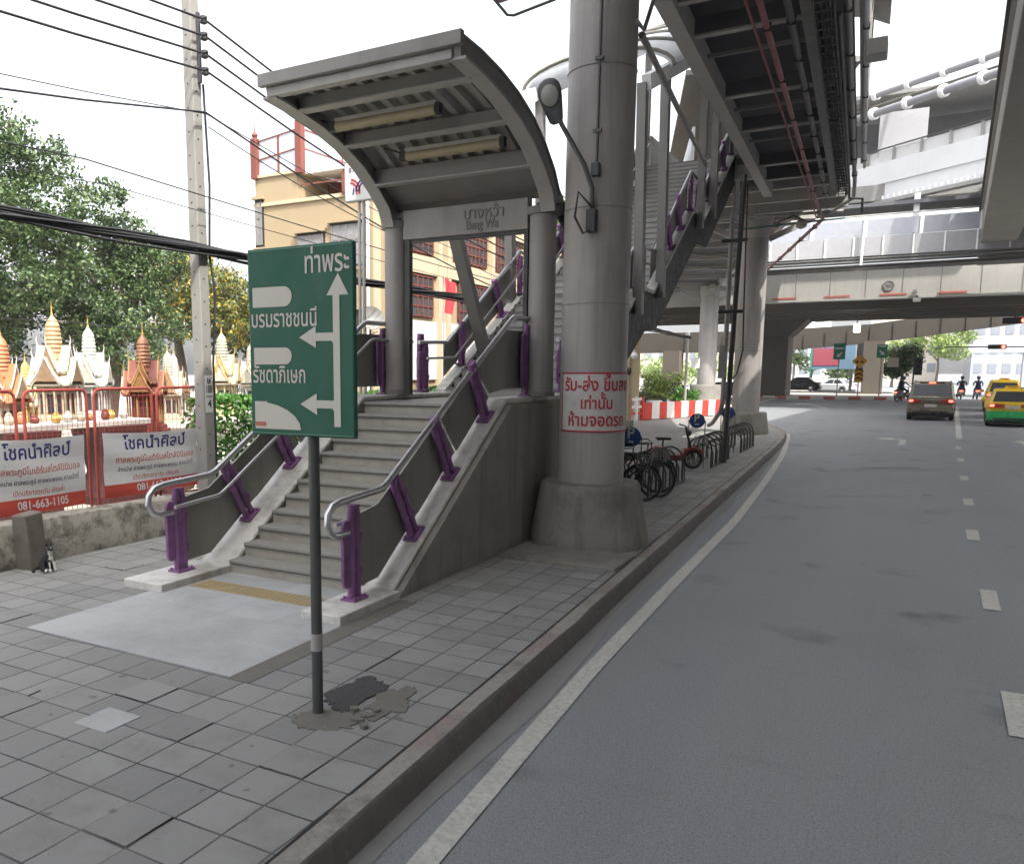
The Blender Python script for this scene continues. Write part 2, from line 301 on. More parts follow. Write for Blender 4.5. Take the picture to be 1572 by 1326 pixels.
# ------------------------------------------------------------------ mesh builder
def frame(d, up=(0, 0, 1)):
    d = Vector(d).normalized(); u = Vector(up)
    if abs(d.dot(u)) > .98: u = Vector((0, 1, 0)) if abs(d.y) < .9 else Vector((1, 0, 0))
    s = d.cross(u).normalized(); return d, s, s.cross(d).normalized()
class MB:
    def __init__(s): s.v = []; s.f = []; s.i = []
    def add(s, vs, fs, mi=0):
        b = len(s.v); s.v += [tuple(v) for v in vs]; s.f += [[b + k for k in f] for f in fs]; s.i += [mi] * len(fs); return s
    def box(s, x0, x1, y0, y1, z0, z1, mi=0):
        vs = [(x, y, z) for z in (z0, z1) for y in (y0, y1) for x in (x0, x1)]
        return s.add(vs, [(0, 2, 3, 1), (4, 5, 7, 6), (0, 1, 5, 4), (2, 6, 7, 3), (0, 4, 6, 2), (1, 3, 7, 5)], mi)
    def cbox(s, c, d, mi=0): return s.box(c[0] - d[0] / 2, c[0] + d[0] / 2, c[1] - d[1] / 2, c[1] + d[1] / 2, c[2] - d[2] / 2, c[2] + d[2] / 2, mi)
    def beam(s, a, b, wd, h, up=(0, 0, 1), mi=0):
        a = Vector(a); b = Vector(b); d, sd_, u = frame(b - a, up)
        vs = [p + sd_ * (x * wd / 2) + u * (z * h / 2) for p in (a, b) for x, z in ((-1, -1), (1, -1), (1, 1), (-1, 1))]
        return s.add(vs, [(0, 1, 2, 3), (7, 6, 5, 4), (0, 4, 5, 1), (1, 5, 6, 2), (2, 6, 7, 3), (3, 7, 4, 0)], mi)
    def tube(s, pts, r, n=8, closed=False, mi=0):
        P = [Vector(p) for p in pts]; rings = []; m = len(P); ref = None
        rr = r if isinstance(r, (list, tuple)) else [r] * m
        for i, p in enumerate(P):
            if closed: d = P[(i + 1) % m] - P[i - 1]
            else: d = P[min(i + 1, m - 1)] - P[max(i - 1, 0)]
            d = d.normalized()
            if ref is None: _, sd_, u = frame(d)
            else:
                sd_ = ref - d * ref.dot(d)
                if sd_.length < 1e-4: _, sd_, u = frame(d)
                sd_.normalize(); u = sd_.cross(d)
            ref = sd_
            rings.append([p + (sd_ * math.cos(2 * math.pi * k / n) + u * math.sin(2 * math.pi * k / n)) * rr[i] for k in range(n)])
        vs = [v for q in rings for v in q]; fs = []
        for i in range(m if closed else m - 1):
            a = i * n; b = ((i + 1) % m) * n
            fs += [(a + k, a + (k + 1) % n, b + (k + 1) % n, b + k) for k in range(n)]
        if not closed: fs += [tuple(range(n))[::-1], tuple(range((m - 1) * n, m * n))]
        return s.add(vs, fs, mi)
    def cyl(s, a, b, r0, r1=None, n=14, mi=0): return s.tube([a, b], [r0, r0 if r1 is None else r1], n, mi=mi)
    def lathe(s, c, prof, n=20, mi=0, sq=None):
        vs = []; fs = []; m = len(prof)
        for r, z in prof:
            for k in range(n):
                a = 2 * math.pi * (k + (.5 if n == 4 else 0)) / n; vs.append((c[0] + r * math.cos(a), c[1] + r * math.sin(a), c[2] + z))
        for i in range(m - 1): fs += [(i * n + k, i * n + (k + 1) % n, (i + 1) * n + (k + 1) % n, (i + 1) * n + k) for k in range(n)]
        fs += [tuple(range(n))[::-1], tuple(range((m - 1) * n, m * n))]
        return s.add(vs, fs, mi)
    def prism(s, poly, a, b, plane='yz', mi=0):
        def P(q, t): return (t, q[0], q[1]) if plane == 'yz' else (q[0], t, q[1]) if plane == 'xz' else (q[0], q[1], t)
        n = len(poly); vs = [P(q, a) for q in poly] + [P(q, b) for q in poly]
        fs = [tuple(range(n)), tuple(range(2 * n - 1, n - 1, -1))] + [(k, k + n, (k + 1) % n + n, (k + 1) % n) for k in range(n)]
        return s.add(vs, fs, mi)
    def loft(s, rings, mi=0, caps=True):
        n = len(rings[0]); m = len(rings); vs = [v for q in rings for v in q]; fs = []
        for i in range(m - 1): fs += [(i * n + k, i * n + (k + 1) % n, (i + 1) * n + (k + 1) % n, (i + 1) * n + k) for k in range(n)]
        if caps: fs += [tuple(range(n))[::-1], tuple(range((m - 1) * n, m * n))]
        return s.add(vs, fs, mi)
    def ell(s, c, r, n=12, m=8, mi=0):
        prof = []
        rings = [[(c[0] + r[0] * math.sin(math.pi * i / m) * math.cos(2 * math.pi * k / n), c[1] + r[1] * math.sin(math.pi * i / m) * math.sin(2 * math.pi * k / n), c[2] - r[2] * math.cos(math.pi * i / m)) for k in range(n)] for i in range(1, m)]
        return s.loft(rings, mi)
    def quad(s, a, b, c, d, mi=0): return s.add([a, b, c, d], [(0, 1, 2, 3)], mi)
    def build(s, name, mat, parent=None, bevel=0., seg=2, sharp=38, loose=False):
        me = bpy.data.meshes.new(name); off = Vector((0, 0, 0)); p = parent
        while p is not None: off += p.location; p = p.parent
        me.from_pydata([Vector(v) - off for v in s.v], [], s.f)
        for mm in (mat if isinstance(mat, (list, tuple)) else [mat]): me.materials.append(mm)
        me.polygons.foreach_set('material_index', s.i)
        if not loose:
            bm = bmesh.new(); bm.from_mesh(me); bmesh.ops.recalc_face_normals(bm, faces=bm.faces); bm.to_mesh(me); bm.free()
        me.polygons.foreach_set('use_smooth', [True] * len(me.polygons)); me.set_sharp_from_angle(angle=R(sharp)); me.update()
        o = bpy.data.objects.new(name, me); COL.objects.link(o)
        if parent is not None: o.parent = parent
        if bevel:
            b = o.modifiers.new('bevel', 'BEVEL'); b.width = bevel; b.segments = seg; b.limit_method = 'ANGLE'; b.angle_limit = R(40); b.harden_normals = False
        return o

def tag(o, label=None, cat=None, group=None, kind=None):
    if label: o['label'] = label
    if cat: o['category'] = cat
    if group: o['group'] = group
    if kind: o['kind'] = kind
    return o
def thing(name, label, cat, loc=(0, 0, 0), group=None):
    o = bpy.data.objects.new(name, None); COL.objects.link(o); o.location = loc; o.empty_display_size = .2
    return tag(o, label, cat, group)
KIDS = {}
def copy_tree(o, parent=None):
    c = o.copy(); COL.objects.link(c)
    if parent is not None: c.parent = parent
    for ch in [x for x in o.children]: copy_tree(ch, c)
    return c
def struct(o): o['kind'] = 'structure'; return o

# ------------------------------------------------------------------ lettering (Thai tone marks are lifted by hand: plain text objects do not shape them)
UPV = 'ิีึืั'; TONE = '่้๊๋์'; LOWV = 'ุู'
def _tm(s, bold):
    c = bpy.data.curves.new('t', 'FONT'); c.body = s; c.offset = bold; c.resolution_u = 3
    o = bpy.data.objects.new('t', c); COL.objects.link(o); bpy.context.view_layer.update()
    m = o.to_mesh(); vs = [tuple(v.co) for v in m.vertices]; fs = [tuple(p.vertices) for p in m.polygons]
    o.to_mesh_clear(); bpy.data.objects.remove(o); bpy.data.curves.remove(c); return vs, fs
def _adv(s):
    if not s: return 0.
    a = max(v[0] for v in _tm(s + 'ก', 0)[0]); return a - .519
def text_geo(s, bold=.0):
    main = ''; lifts = []
    for i, ch in enumerate(s):
        if ch in TONE and i and s[i - 1] in UPV: lifts.append((main, ch))
        else: main += ch
    vs, fs = _tm(main, bold)
    for pre, ch in lifts:
        v2, f2 = _tm(ch, bold); x = _adv(pre); b = len(vs)
        vs += [(a + x, y + .20, z) for a, y, z in v2]; fs += [tuple(k + b for k in f) for f in f2]
    return vs, fs
def letters(lines, mat, parent, o, xd, ud, name='lettering', depth=.002, warp=None, lift=.004):
    """lines: (text, x, y, height, align, width or None, bold); o = origin on the face, xd/ud unit vectors"""
    X = Vector(xd).normalized(); U = Vector(ud).normalized(); N = X.cross(U)
    for (s, x, y, h, al, wd, bold) in lines:
        mb = MB(); vs, fs = text_geo(s, bold); k = h / .56
        x0 = min(v[0] for v in vs); x1 = max(v[0] for v in vs); kx = k if wd is None else wd / (x1 - x0)
        sh = -x0 if al == 'L' else -(x0 + x1) / 2 if al == 'C' else -x1
        out = []
        for v in vs:
            px = x + (v[0] + sh) * kx; py = y + v[1] * k
            out.append(warp(px, py, lift) if warp else Vector(o) + X * px + U * py + N * lift)
        mb.add(out, fs); o_ = mb.build(name, mat, parent, loose=True)
    return o_
def flat(poly, o, xd, ud, mat, parent, name, lift=.003, th=.002, mb=None):
    X = Vector(xd).normalized(); U = Vector(ud).normalized(); N = X.cross(U); own = mb is None; mb = mb or MB()
    n = len(poly); vs = [Vector(o) + X * a + U * b + N * lift for a, b in poly] + [Vector(o) + X * a + U * b + N * (lift - th) for a, b in poly]
    mb.add(vs, [tuple(range(n)), tuple(range(2 * n - 1, n - 1, -1))] + [(k, k + n, (k + 1) % n + n, (k + 1) % n) for k in range(n)])
    return mb.build(name, mat, parent) if own else mb
def arc(cx, cy, r, a0, a1, n): return [(cx + r * math.cos(R(a0 + (a1 - a0) * i / n)), cy + r * math.sin(R(a0 + (a1 - a0) * i / n))) for i in range(n + 1)]

mats()
# ================================================================== THE SETTING
struct(MB().quad((-300, -100, 0), (300, -100, 0), (300, 600, 0), (-300, 600, 0)).build('road', M['road']))
KB = [(-1.50, -18), (-1.80, -10), (-2.15, 0), (-2.325, 4.7), (-2.535, 10.2), (-2.75, 16), (-2.95, 22), (-3.12, 27), (-3.3, 31), (-3.6, 34.5), (-4.2, 37.5), (-5.2, 40.3), (-6.6, 43.5), (-8.2, 48), (-9.8, 56), (-12, 66), (-17, 80), (-30, 100)]
def kx(y):
    for (a, b), (c, d) in zip(KB, KB[1:]):
        if b <= y <= d: return a + (c - a) * (y - b) / (d - b)
ys = []
y = -18
while y < 99.5: ys.append(y); y += .55 if y < 30 else 1.1
PZ = .15
def strip(mb, fa, fb):
    for a, b in zip(ys, ys[1:]): mb.add([fa(a), fb(a), fb(b), fa(b)], [(0, 1, 2, 3)])
mb = MB()
strip(mb, lambda y: (-9.05 if y < 30 else -40, y, PZ), lambda y: (kx(y) - .215, y, PZ))
struct(mb.build('pavement', M['pave']))
mb = MB()
def kj(y, a): return (noise.noise(Vector((y * 1.7, a, 0))) * .012 + noise.noise(Vector((y * .5, a + 9, 0))) * .015)
prof = [(-.21, .1), (-.21, .158), (-.075, .160), (-.048, .145), (0, -.02)]
top_ = prof[:3]; fac_ = prof[2:]
ringf = lambda pr, off: [[(kx(y) + dx + kj(y, i + off) * (1 if i + off > 1 else .2), y, z + (kj(y, i + off + 5) * .5 if 0 < i + off < 4 else 0)) for i, (dx, z) in enumerate(pr)] for y in ys]
rings = ringf(prof, 0); _unused = [[(kx(y) + dx + kj(y, i) * (1 if i > 1 else .2), y, z + (kj(y, i + 5) * .5 if 0 < i < 4 else 0)) for i, (dx, z) in enumerate(prof)] for y in ys]
n5 = len(prof)
mb.add([v for q in rings for v in q], [(i * n5 + k, i * n5 + k + 1, (i + 1) * n5 + k + 1, (i + 1) * n5 + k) for i in range(len(rings) - 1) for k in (0, 1)], 0)
mb.add([v for q in rings for v in q], [(i * n5 + k, i * n5 + k + 1, (i + 1) * n5 + k + 1, (i + 1) * n5 + k) for i in range(len(rings) - 1) for k in (2, 3)], 1)
struct(mb.build('kerb', [M['kerb'], M['kerbface']], sharp=60))
mb = MB()
for a, b in zip(ys, ys[1:]):
    if a > 30: break
    wa = .007 + .007 * abs(noise.noise(Vector((a * 1.3, 2, 0)))) * 2; wb = .007 + .007 * abs(noise.noise(Vector((b * 1.3, 2, 0)))) * 2
    mb.add([(kx(a) - .215 - wa, a, .1605), (kx(a) - .215 + wa, a, .1605), (kx(b) - .215 + wb, b, .1605), (kx(b) - .215 - wb, b, .1605)], [(0, 1, 2, 3)])
struct(mb.build('kerb_joint', M['joint']))
struct(MB().box(-4.28, -2.76, 9.42, 10.3, .1, .192).build('concrete_apron', M['plinth'], bevel=.015))
struct(MB().box(-80, -9.3, -18, 120, -.5, .12).build('yard_ground', M['soil']))
# gutter strip of pale grit along the kerb
g = NT('gutter_grit'); g.col(g.mix(g.noise(5, 6, .7), (.17, .17, .165), (.235, .232, .222))); g.set(Roughness=.9); g.bump(g.noise(90, 3), .4, .005)
mb = MB(); strip(mb, lambda y: (kx(y) - .01, y, .004), lambda y: (kx(y) + .16 + .05 * math.sin(y * 1.3) + kj(y, 3) * 3, y, .004)); struct(mb.build('gutter', g.m))
# tiles that have lifted or sunk a little
mb = MB(); rt = random.Random(12)
for _ in range(46):
    i = rt.randint(-16, 0); j = rt.randint(-5, 20); x0 = -2.84 + i * .332 - .332; y0 = 4.25 + j * .332 - .332
    if x0 < -8.9 or x0 + .34 > kx(y0) - .24 or (-7.3 < x0 < -4.0 and y0 > 4.2) or (x0 > -3.7 and 4 < y0 < 5.3): continue
    ax, ay, h = rt.uniform(-.012, .012), rt.uniform(-.012, .012), rt.uniform(.001, .006); g_ = .006
    P = [(x0 + g_, y0 + g_), (x0 + .332 - g_, y0 + g_), (x0 + .332 - g_, y0 + .332 - g_), (x0 + g_, y0 + .332 - g_)]
    zz = [PZ + .002 + h + max(-.002 - h + .0015, (a - x0 - .166) * ax + (b - y0 - .166) * ay) for a, b in P]
    mb.loft([[(a, b, PZ - .03) for a, b in P], [(a, b, z) for (a, b), z in zip(P, zz)]])
struct(mb.build('uneven_tiles', M['pave'], bevel=.002, seg=1))
# painted lines
LN = [(-1.62, -14), (-1.74, -4), (-1.94, 3.4), (-2.09, 6.5), (-2.17, 10), (-2.24, 14.5), (-2.5, 20), (-2.85, 26), (-3.05, 28.6), (-3.35, 32), (-3.62, 35), (-4.1, 37.2), (-5.0, 39.6)]
def lx(y):
    for (a, b), (c, d) in zip(LN, LN[1:]):
        if b <= y <= d: return a + (c - a) * (y - b) / (d - b)
mb = MB(); yy = [-14 + .6 * i for i in range(89)]
for a, b in zip(yy, yy[1:]):
    mb.add([(lx(a) - .075, a, .008), (lx(a) + .075, a, .008), (lx(b) + .075, b, .008), (lx(b) - .075, b, .008)], [(0, 1, 2, 3)])
struct(mb.build('edge_line', M['marking']))
mb = MB()
for y0, x in [(6.75, .90), (10.35, 1.0), (14.6, 1.10), (18.4, 1.26), (22.6, 1.42), (27.2, 1.58), (31.5, 1.74)]:
    L = .95 if y0 < 25 else 1.0
    mb.add([(x - .08, y0, .008), (x + .08, y0, .008), (x + .11, y0 + L, .008), (x - .05, y0 + L, .008)], [(0, 1, 2, 3)])
for y0, L, x in [(36.5, 33, 2.0)]:
    mb.add([(x - .1, y0, .008), (x + .1, y0, .008), (x + 1.55, y0 + L, .008), (x + 1.35, y0 + L, .008)], [(0, 1, 2, 3)])
struct(mb.build('lane_line', M['marking']))
def turn_arrow(x, y, s=1.):
    p = [(.1, 0), (.1, 2.2), (-.05, 2.75), (-.35, 2.95), (-.35, 3.45), (-.95, 2.75), (-.35, 2.05), (-.35, 2.5), (-.18, 2.4), (-.1, 2.1), (-.1, 0)]
    q = [(x + a * s + .03 * b, y + b * s) for a, b in p]
    return MB().add([(a, b, .009) for a, b in q], [tuple(range(len(q)))])
struct(turn_arrow(.15, 32.3, 1.0).build('turn_arrow', M['marking']))
p = [(-.1, 0), (.1, 0), (.1, 2.3), (.4, 2.3), (0, 3.4), (-.4, 2.3), (-.1, 2.3)]
struct(MB().add([(3.75 + a + .03 * b, 33 + b, .009) for a, b in p], [tuple(range(7))]).build('straight_arrow', M['marking']))
struct(MB().add([(-5.6, 66.5, .009), (-5.2, 66.2, .009), (-3.9, 60.5, .009), (-4.3, 60.8, .009)], [(0, 1, 2, 3)]).add([(-6.6, 67, .009), (-5.4, 68.5, .009), (-6.8, 69.5, .009)], [(0, 1, 2)]).build('side_arrow', M['marking']))
# road repair patch and worn trench
pt = NT('pale_road_patch'); pt.col(pt.mix(pt.noise(2, 5), (.165, .17, .178), (.215, .219, .224))); pt.set(Roughness=.58)
struct(MB().quad((-1.5, 23.3, .005), (1.1, 24.6, .005), (1.2, 26.0, .005), (-1.6, 24.9, .005)).quad((-1.2, 18.4, .005), (.55, 19.2, .005), (.5, 20.2, .005), (-1.3, 19.5, .005)).build('road_patch', pt.m))
struct(MB().quad((-.75, 24.1, .009), (.55, 24.85, .009), (.6, 25.0, .009), (-.7, 24.22, .009)).build('trench_crack', M['patch']))
# granite landing slab in front of the stairs, tactile strip, repaired tile
struct(MB().box(-6.82, -4.33, 4.6, 7.15, .05, .156).build('entrance_slab', M['slab']))
mb = MB().box(-6.6, -4.85, 6.44, 6.74, .12, .161)
for i in range(28):
    x = -6.57 + i * .0625
    mb.box(x, x + .03, 6.46, 6.72, .155, .166)
struct(mb.build('tactile_strip', M['tactile']))
struct(MB().box(-4.33, -4.12, 4.58, 7.15, .05, .154).build('slab_border', M['brokenconc']))
struct(MB().box(-4.66, -4.345, 3.44, 3.74, .05, .155).build('replaced_tile', M['slab']))
# broken paving round the sign post
def blob(cx, cy, rx, ry, z, n=22, rot=0, seed=0):
    rnd = random.Random(seed); P = []; n = n * 3 if n > 10 else n
    for k in range(n):
        a = 2 * math.pi * k / n; r = 1 + (.5 * noise.noise(Vector((math.cos(a) * 1.6 + seed, math.sin(a) * 1.6, 0))) + .22 * noise.noise(Vector((math.cos(a) * 6, math.sin(a) * 6 + seed, 0))) if n > 10 else .2 * rnd.random()); x = rx * r * math.cos(a); yv = ry * r * math.sin(a)
        P.append((cx + x * math.cos(rot) - yv * math.sin(rot), cy + x * math.sin(rot) + yv * math.cos(rot), z))
    return P
for nm, a, mt_ in [('broken_concrete_collar', (-3.23, 4.32, .28, .17, .158, 26, .2, 3), 'brokenconc'), ('asphalt_patch', (-3.30, 4.85, .15, .36, .159, 30, .1, 5), 'patch'), ('broken_concrete_patch', (-3.0, 4.82, .13, .28, .157, 24, .1, 8), 'brokenconc')]:
    q = blob(*a); struct(MB().prism([(v[0], v[1]) for v in q], .1, a[4], 'xy').build(nm, M[mt_]))
mb = MB()
for i in range(6):
    rr_ = random.Random(40 + i); c = (-3.15 + rr_.random() * .35, 4.35 + rr_.random() * .3); q = blob(c[0], c[1], .025 + .035 * rr_.random(), .02 + .03 * rr_.random(), .17, 6, rr_.random() * 3, i)
    mb.prism([(v[0], v[1]) for v in q], .14, .166 + .014 * rr_.random(), 'xy')
struct(mb.build('rubble', M['brokenconc']))
# open cracks between tiles near the kerb (sunken dark gaps)
mb = MB()
for pts in [[(-3.5, 5.24), (-3.505, 5.4), (-3.50, 5.6), (-3.51, 5.8)], [(-5.35, 2.95), (-5.33, 3.4), (-5.36, 3.7)], [(-6.9, 4.35), (-7.6, 4.3), (-8.3, 4.35)]]:
    for (a, b), (c, d) in zip(pts, pts[1:]):
        L = math.hypot(c - a, d - b); nx, ny = -(d - b) / L * .008, (c - a) / L * .008
        mb.add([(a - nx, b - ny, .154), (a + nx, b + ny, .154), (c + nx, d + ny, .154), (c - nx, d - ny, .154)], [(0, 1, 2, 3)])
cr = pm('dark_crack', (.02, .02, .02), .9); struct(mb.build('paving_crack', cr))

# ================================================================== ENTRANCE STAIR
X0, X1 = -7.24, -4.34           # outer faces of the side walls
XI0, XI1 = -6.66, -4.80         # inner faces
T, RI = .26, .1583
st = thing('entrance_stair', 'granite entrance staircase with white copings rising from the pavement', 'staircase', (-5.8, 7.1, PZ))
mt = MB(); mr = MB(); mn = MB()
for i in range(12):
    y = 7.14 + i * T; z0 = PZ + i * RI; z1 = z0 + RI
    y2 = y + T if i < 11 else 12.6
    mr.box(XI0, XI1, y + .012, y + .06, z0 - .04, z1 - .036)
    mt.box(XI0, XI1, y - .012, y2 + .02, z1 - .035, z1)
    mn.box(XI0 + .004, XI1 - .004, y - .010, y + .0105, z1 - .052, z1 - .0355)  # dark strip under each tread lip paints in the overhang's shade
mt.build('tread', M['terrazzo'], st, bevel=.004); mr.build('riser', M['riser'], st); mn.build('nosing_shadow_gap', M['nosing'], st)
slope = RI / T
def cop(y):
    return .235 if y < 7.15 else min(2.13, .235 + (y - 7.15) * .665)
for s, (xa, xb) in enumerate([(X0, XI0), (XI1, X1)]):
    poly = [(7.16, .1), (7.16, .165), (10.0, 2.05), (12.75, 2.05), (12.75, .1)]
    MB().prism(poly, xa + .012, xb - .012, 'yz').build('side_wall', M['wallconc'], st, bevel=.006)
    MB().prism([(6.09, .24), (7.16, .24), (7.16, .1), (6.09, .1)], xa, xb, 'yz').build('end_block', M['coping'], st, bevel=.012)
    xc, xd_ = (xa + .09, xb) if s == 0 else (xa, xb - .09)
    MB().prism([(7.161, .24), (10.0, 2.13), (12.76, 2.13), (12.76, 2.052), (10.01, 2.052), (7.161, .165)], xc, xd_, 'yz').build('coping', M['coping'], st, bevel=.025, seg=3)
MB().box(XI0 + .002, XI1 - .002, 10.05, 12.74, 1.75, 2.0).build('landing_slab', M['wallconc'], st)

# ---- railings
def sloped_panel(mb, x, pts_top, pts_bot, th=.012):
    poly = pts_top + pts_bot[::-1]
    mb.prism(poly, x - th, x + th, 'yz')
def baluster(par, x, y, z, ang, h, paddle=0, name='baluster'):
    """ang: lean of the post axis from vertical towards -Y"""
    a = Vector((0, -math.sin(ang), math.cos(ang))); t = Vector((0, math.cos(ang), math.sin(ang))); o = Vector((x, y, z))
    mb = MB()
    for k in (-.052, .052):
        mb.tube([o + t * k, o + t * k + a * (h - .14), o + t * k * .55 + a * (h - .05)], .039, 10)
    for f in (.30, .55, .8):
        mb.beam(o - t * .1 + a * (h * f), o + t * .1 + a * (h * f), .03, .03, a)
    mb.beam(o - t * .06 + a * (h - .05), o + t * .06 + a * (h - .05), .07, .025, a)
    # bolted side clips that hold the sheet
    for f in (.26, .62): mb.beam(o + t * .075 + a * (h * f - .04), o + t * .115 + a * (h * f + .04), .05, .03, a)
    b = mb.build(name, M['purple'], par)
    pl = MB().beam(o - t * .12 + a * .012, o + t * .13 + a * .012, .17, .022, a)
    for u in (-.09, .1):
        for v in (-.06, .06): pl.cyl(o + t * u + Vector((v, 0, 0)) + a * .02, o + t * u + Vector((v, 0, 0)) + a * .045, .014, n=6)
    pl.build('base_plate', M['purple'], b)
    if paddle:
        q = [(-.06, .2), (-.06, h - .24), (-.042, h - .19), (0, h - .17), (.042, h - .19), (.06, h - .24), (.06, .2), (.042, .155), (0, .135), (-.042, .155)]
        vs = []
        for dx in (-.02, .02): vs += [o + t * (u * 1.0 - .14) + a * v + Vector((dx, 0, 0)) for u, v in q]
        n = len(q); MB().add(vs, [tuple(range(n)), tuple(range(2 * n - 1, n - 1, -1))] + [(k, k + n, (k + 1) % n + n, (k + 1) % n) for k in range(n)]).build('end_paddle', M['purple'], b, bevel=.008)
    return b
AN = math.atan(slope)
def stair_rail(x, label, low_in, far):
    r = thing('stair_railing', label, 'railing', (x, 7.0, PZ), 'stainless and purple stair railings')
    path = [(6.56, .93), (6.36, .93), (6.27, .97), (6.22, 1.05), (6.235, 1.15), (6.31, 1.225), (6.45, 1.25), (7.15, 1.285), (7.26, 1.32), (10.42, 3.16), (10.52, 3.20), (11.75, 3.21)]
    MB().tube([(x, a, b) for a, b in path], .036, 12).build('handrail', M['steel'], r)
    lp = [(6.5, 1.0), (7.18, 1.045), (7.28, 1.09), (10.45, 2.92), (10.55, 2.95), (11.7, 2.95)]
    lo = MB().tube([(x + low_in, a, b) for a, b in lp], .022, 10)
    for yb, zb in [(6.62, 1.007), (7.6, 1.275), (8.5, 1.795), (9.4, 2.315), (11.1, 2.95)]:
        lo.tube([(x, yb, zb - .03), (x + low_in, yb, zb - .005)], .012, 6)
    lo.build('lower_handrail', M['steel'], r)
    baluster(r, x, 6.66, .24, 0, .99, 1)
    for yb in (7.84, 8.70, 9.65): baluster(r, x, yb, cop(yb), AN, .84)
    baluster(r, x, 11.0, 2.13, 0, 1.04, 1)
    if far: baluster(r, x, 12.15, 2.13, 0, 1.0)
    px_ = x - .075
    m1 = MB()
    sloped_panel(m1, px_, [(6.8, 1.06), (7.20, 1.12), (7.62, 1.37)], [(6.8, .32), (7.2, .34), (8.02, .90)])
    m1.build('sheet_panel', M['panel'], r)
    for ya, yb in [(7.62, 8.55), (8.57, 9.5)]:
        d = .40
        q = MB(); f = lambda v: 1.37 + (v - 7.62) * .6; g_ = lambda v: .90 + (v - 8.02) * .66
        sloped_panel(q, px_, [(ya + .02, f(ya)), (yb - .02, f(yb))], [(ya + d + .02, g_(ya + d)), (yb + d - .02, g_(yb + d))]); q.build('sheet_panel', M['panel'], r)
    q = MB(); sloped_panel(q, px_, [(9.52, 2.51), (10.4, 3.03), (11.6, 3.05)], [(9.92, 2.2), (10.4, 2.25), (11.6, 2.25)]); q.build('sheet_panel', M['panel'], r)
    return r
stair_rail(-4.57, 'steel handrail on purple posts along the road side of the entrance stair', -.11, 0)
stair_rail(-6.95, 'steel handrail on purple posts along the fence side of the entrance stair', .11, 1)

# ================================================================== UPPER FLIGHTS up to the walkway
uf = thing('upper_stair', 'grey steel stair climbing behind the round column to the walkway', 'staircase', (-5.7, 14, 2.0))
FL = [(12.75, 2.05, 16.2, 3.95), (17.1, 3.95, 20.4, 6.05), (21.6, 6.05, 25.2, 8.3)]
def fz(y):
    z = 2.05
    for ya, za, yb, zb in FL:
        if y <= ya: return z
        if y <= yb: return za + (zb - za) * (y - ya) / (yb - ya)
        z = zb
    return z
for ya, za, yb, zb in FL:
    tr = MB(); rs = MB()
    n = round((zb - za) / .165); ty = (yb - ya) / n; tz = (zb - za) / n
    for i in range(n):
        rs.box(-6.78, -4.62, ya + i * ty, ya + i * ty + .03, za + i * tz - .01, za + (i + 1) * tz - .03)
        tr.box(-6.78, -4.62, ya + i * ty - .015, ya + (i + 1) * ty + .03, za + (i + 1) * tz - .029, za + (i + 1) * tz)
    tr.build('treads', M['midgrey'], uf); rs.build('risers', M['ltgrey'], uf)
for y0, y1, z in [(16.2, 17.12, 3.95), (20.4, 21.62, 6.05), (25.2, 28, 8.3)]: MB().box(-6.78, -4.62, y0, y1, z - .18, z - .001).build('landing', M['ltgrey'], uf)
def offs(dz, y0=12.75, y1=27.5): return [(y0, fz(y0) + dz)] + [(y, fz(y) + dz) for a in FL for y in (a[0], a[2])] + [(y1, fz(y1) + dz)]
for x in (-6.9, -4.5):
    lo_ = [(12.75, 1.55), (13.2, 1.55), (16.6, 3.25), (17.4, 3.3), (20.85, 5.45), (22.0, 5.5), (25.6, 7.75), (27.5, 7.75)]
    MB().prism(offs(.05) + lo_[::-1], x - .07, x + .07, 'yz').build('stringer', M['stringer'], uf)
    cp = offs(.12); MB().prism(cp + [(y, z - .065) for y, z in cp[::-1]], x - .1, x + .1, 'yz').build('stringer_cap', M['coping'], uf)
MB().prism([(12.76, 1.7), (16.6, 3.4), (17.4, 3.45), (20.85, 5.6), (22.0, 5.65), (25.6, 7.9), (25.6, 7.86), (22, 5.61), (20.9, 5.56), (17.4, 3.41), (16.6, 3.36), (12.76, 1.66)], -6.8, -4.6, 'yz').build('stair_soffit', M['stringer'], uf)
for x, lab in ((-6.9, 'steel and purple railing on the far side of the upper stair behind the column'), (-4.5, 'steel and purple railing of the upper stair, right of the round column')):
    r = thing('stair_railing', lab, 'railing', (x, 14, 2.0), 'stainless and purple stair railings')
    hp = []
    for ya, za, yb, zb in FL: hp.append([(ya - .75, za + .9), (ya + .25, za + .93), (yb - .1, zb + .93), (yb + .45, zb + .90)])
    for seg in hp:
        MB().tube([(x, a, b) for a, b in seg], .034, 10).build('handrail', M['steel'], r)
        MB().tube([(x + (.1 if x < -6 else -.1), a + .1, b - .26) for a, b in seg], .02, 8).build('lower_handrail', M['steel'], r)
        ya, yb = seg[1][0], seg[2][0]
        q = MB(); q.prism([(ya, fz(ya) + .78), (yb, fz(yb) + .82), (yb, fz(yb) + .2), (ya, fz(ya) + .2)], x - .085, x - .065, 'yz'); q.build('sheet_panel', M['panel'], r)
        for k in (.08, .36, .64, .92):
            y = ya + (yb - ya) * k; baluster(r, x, y + .3, fz(y + .3) + .11, AN if .1 < k < .9 else 0, .8)
        baluster(r, x, seg[0][0] + .2, fz(seg[0][0] + .2) + .11, 0, .82, 1)
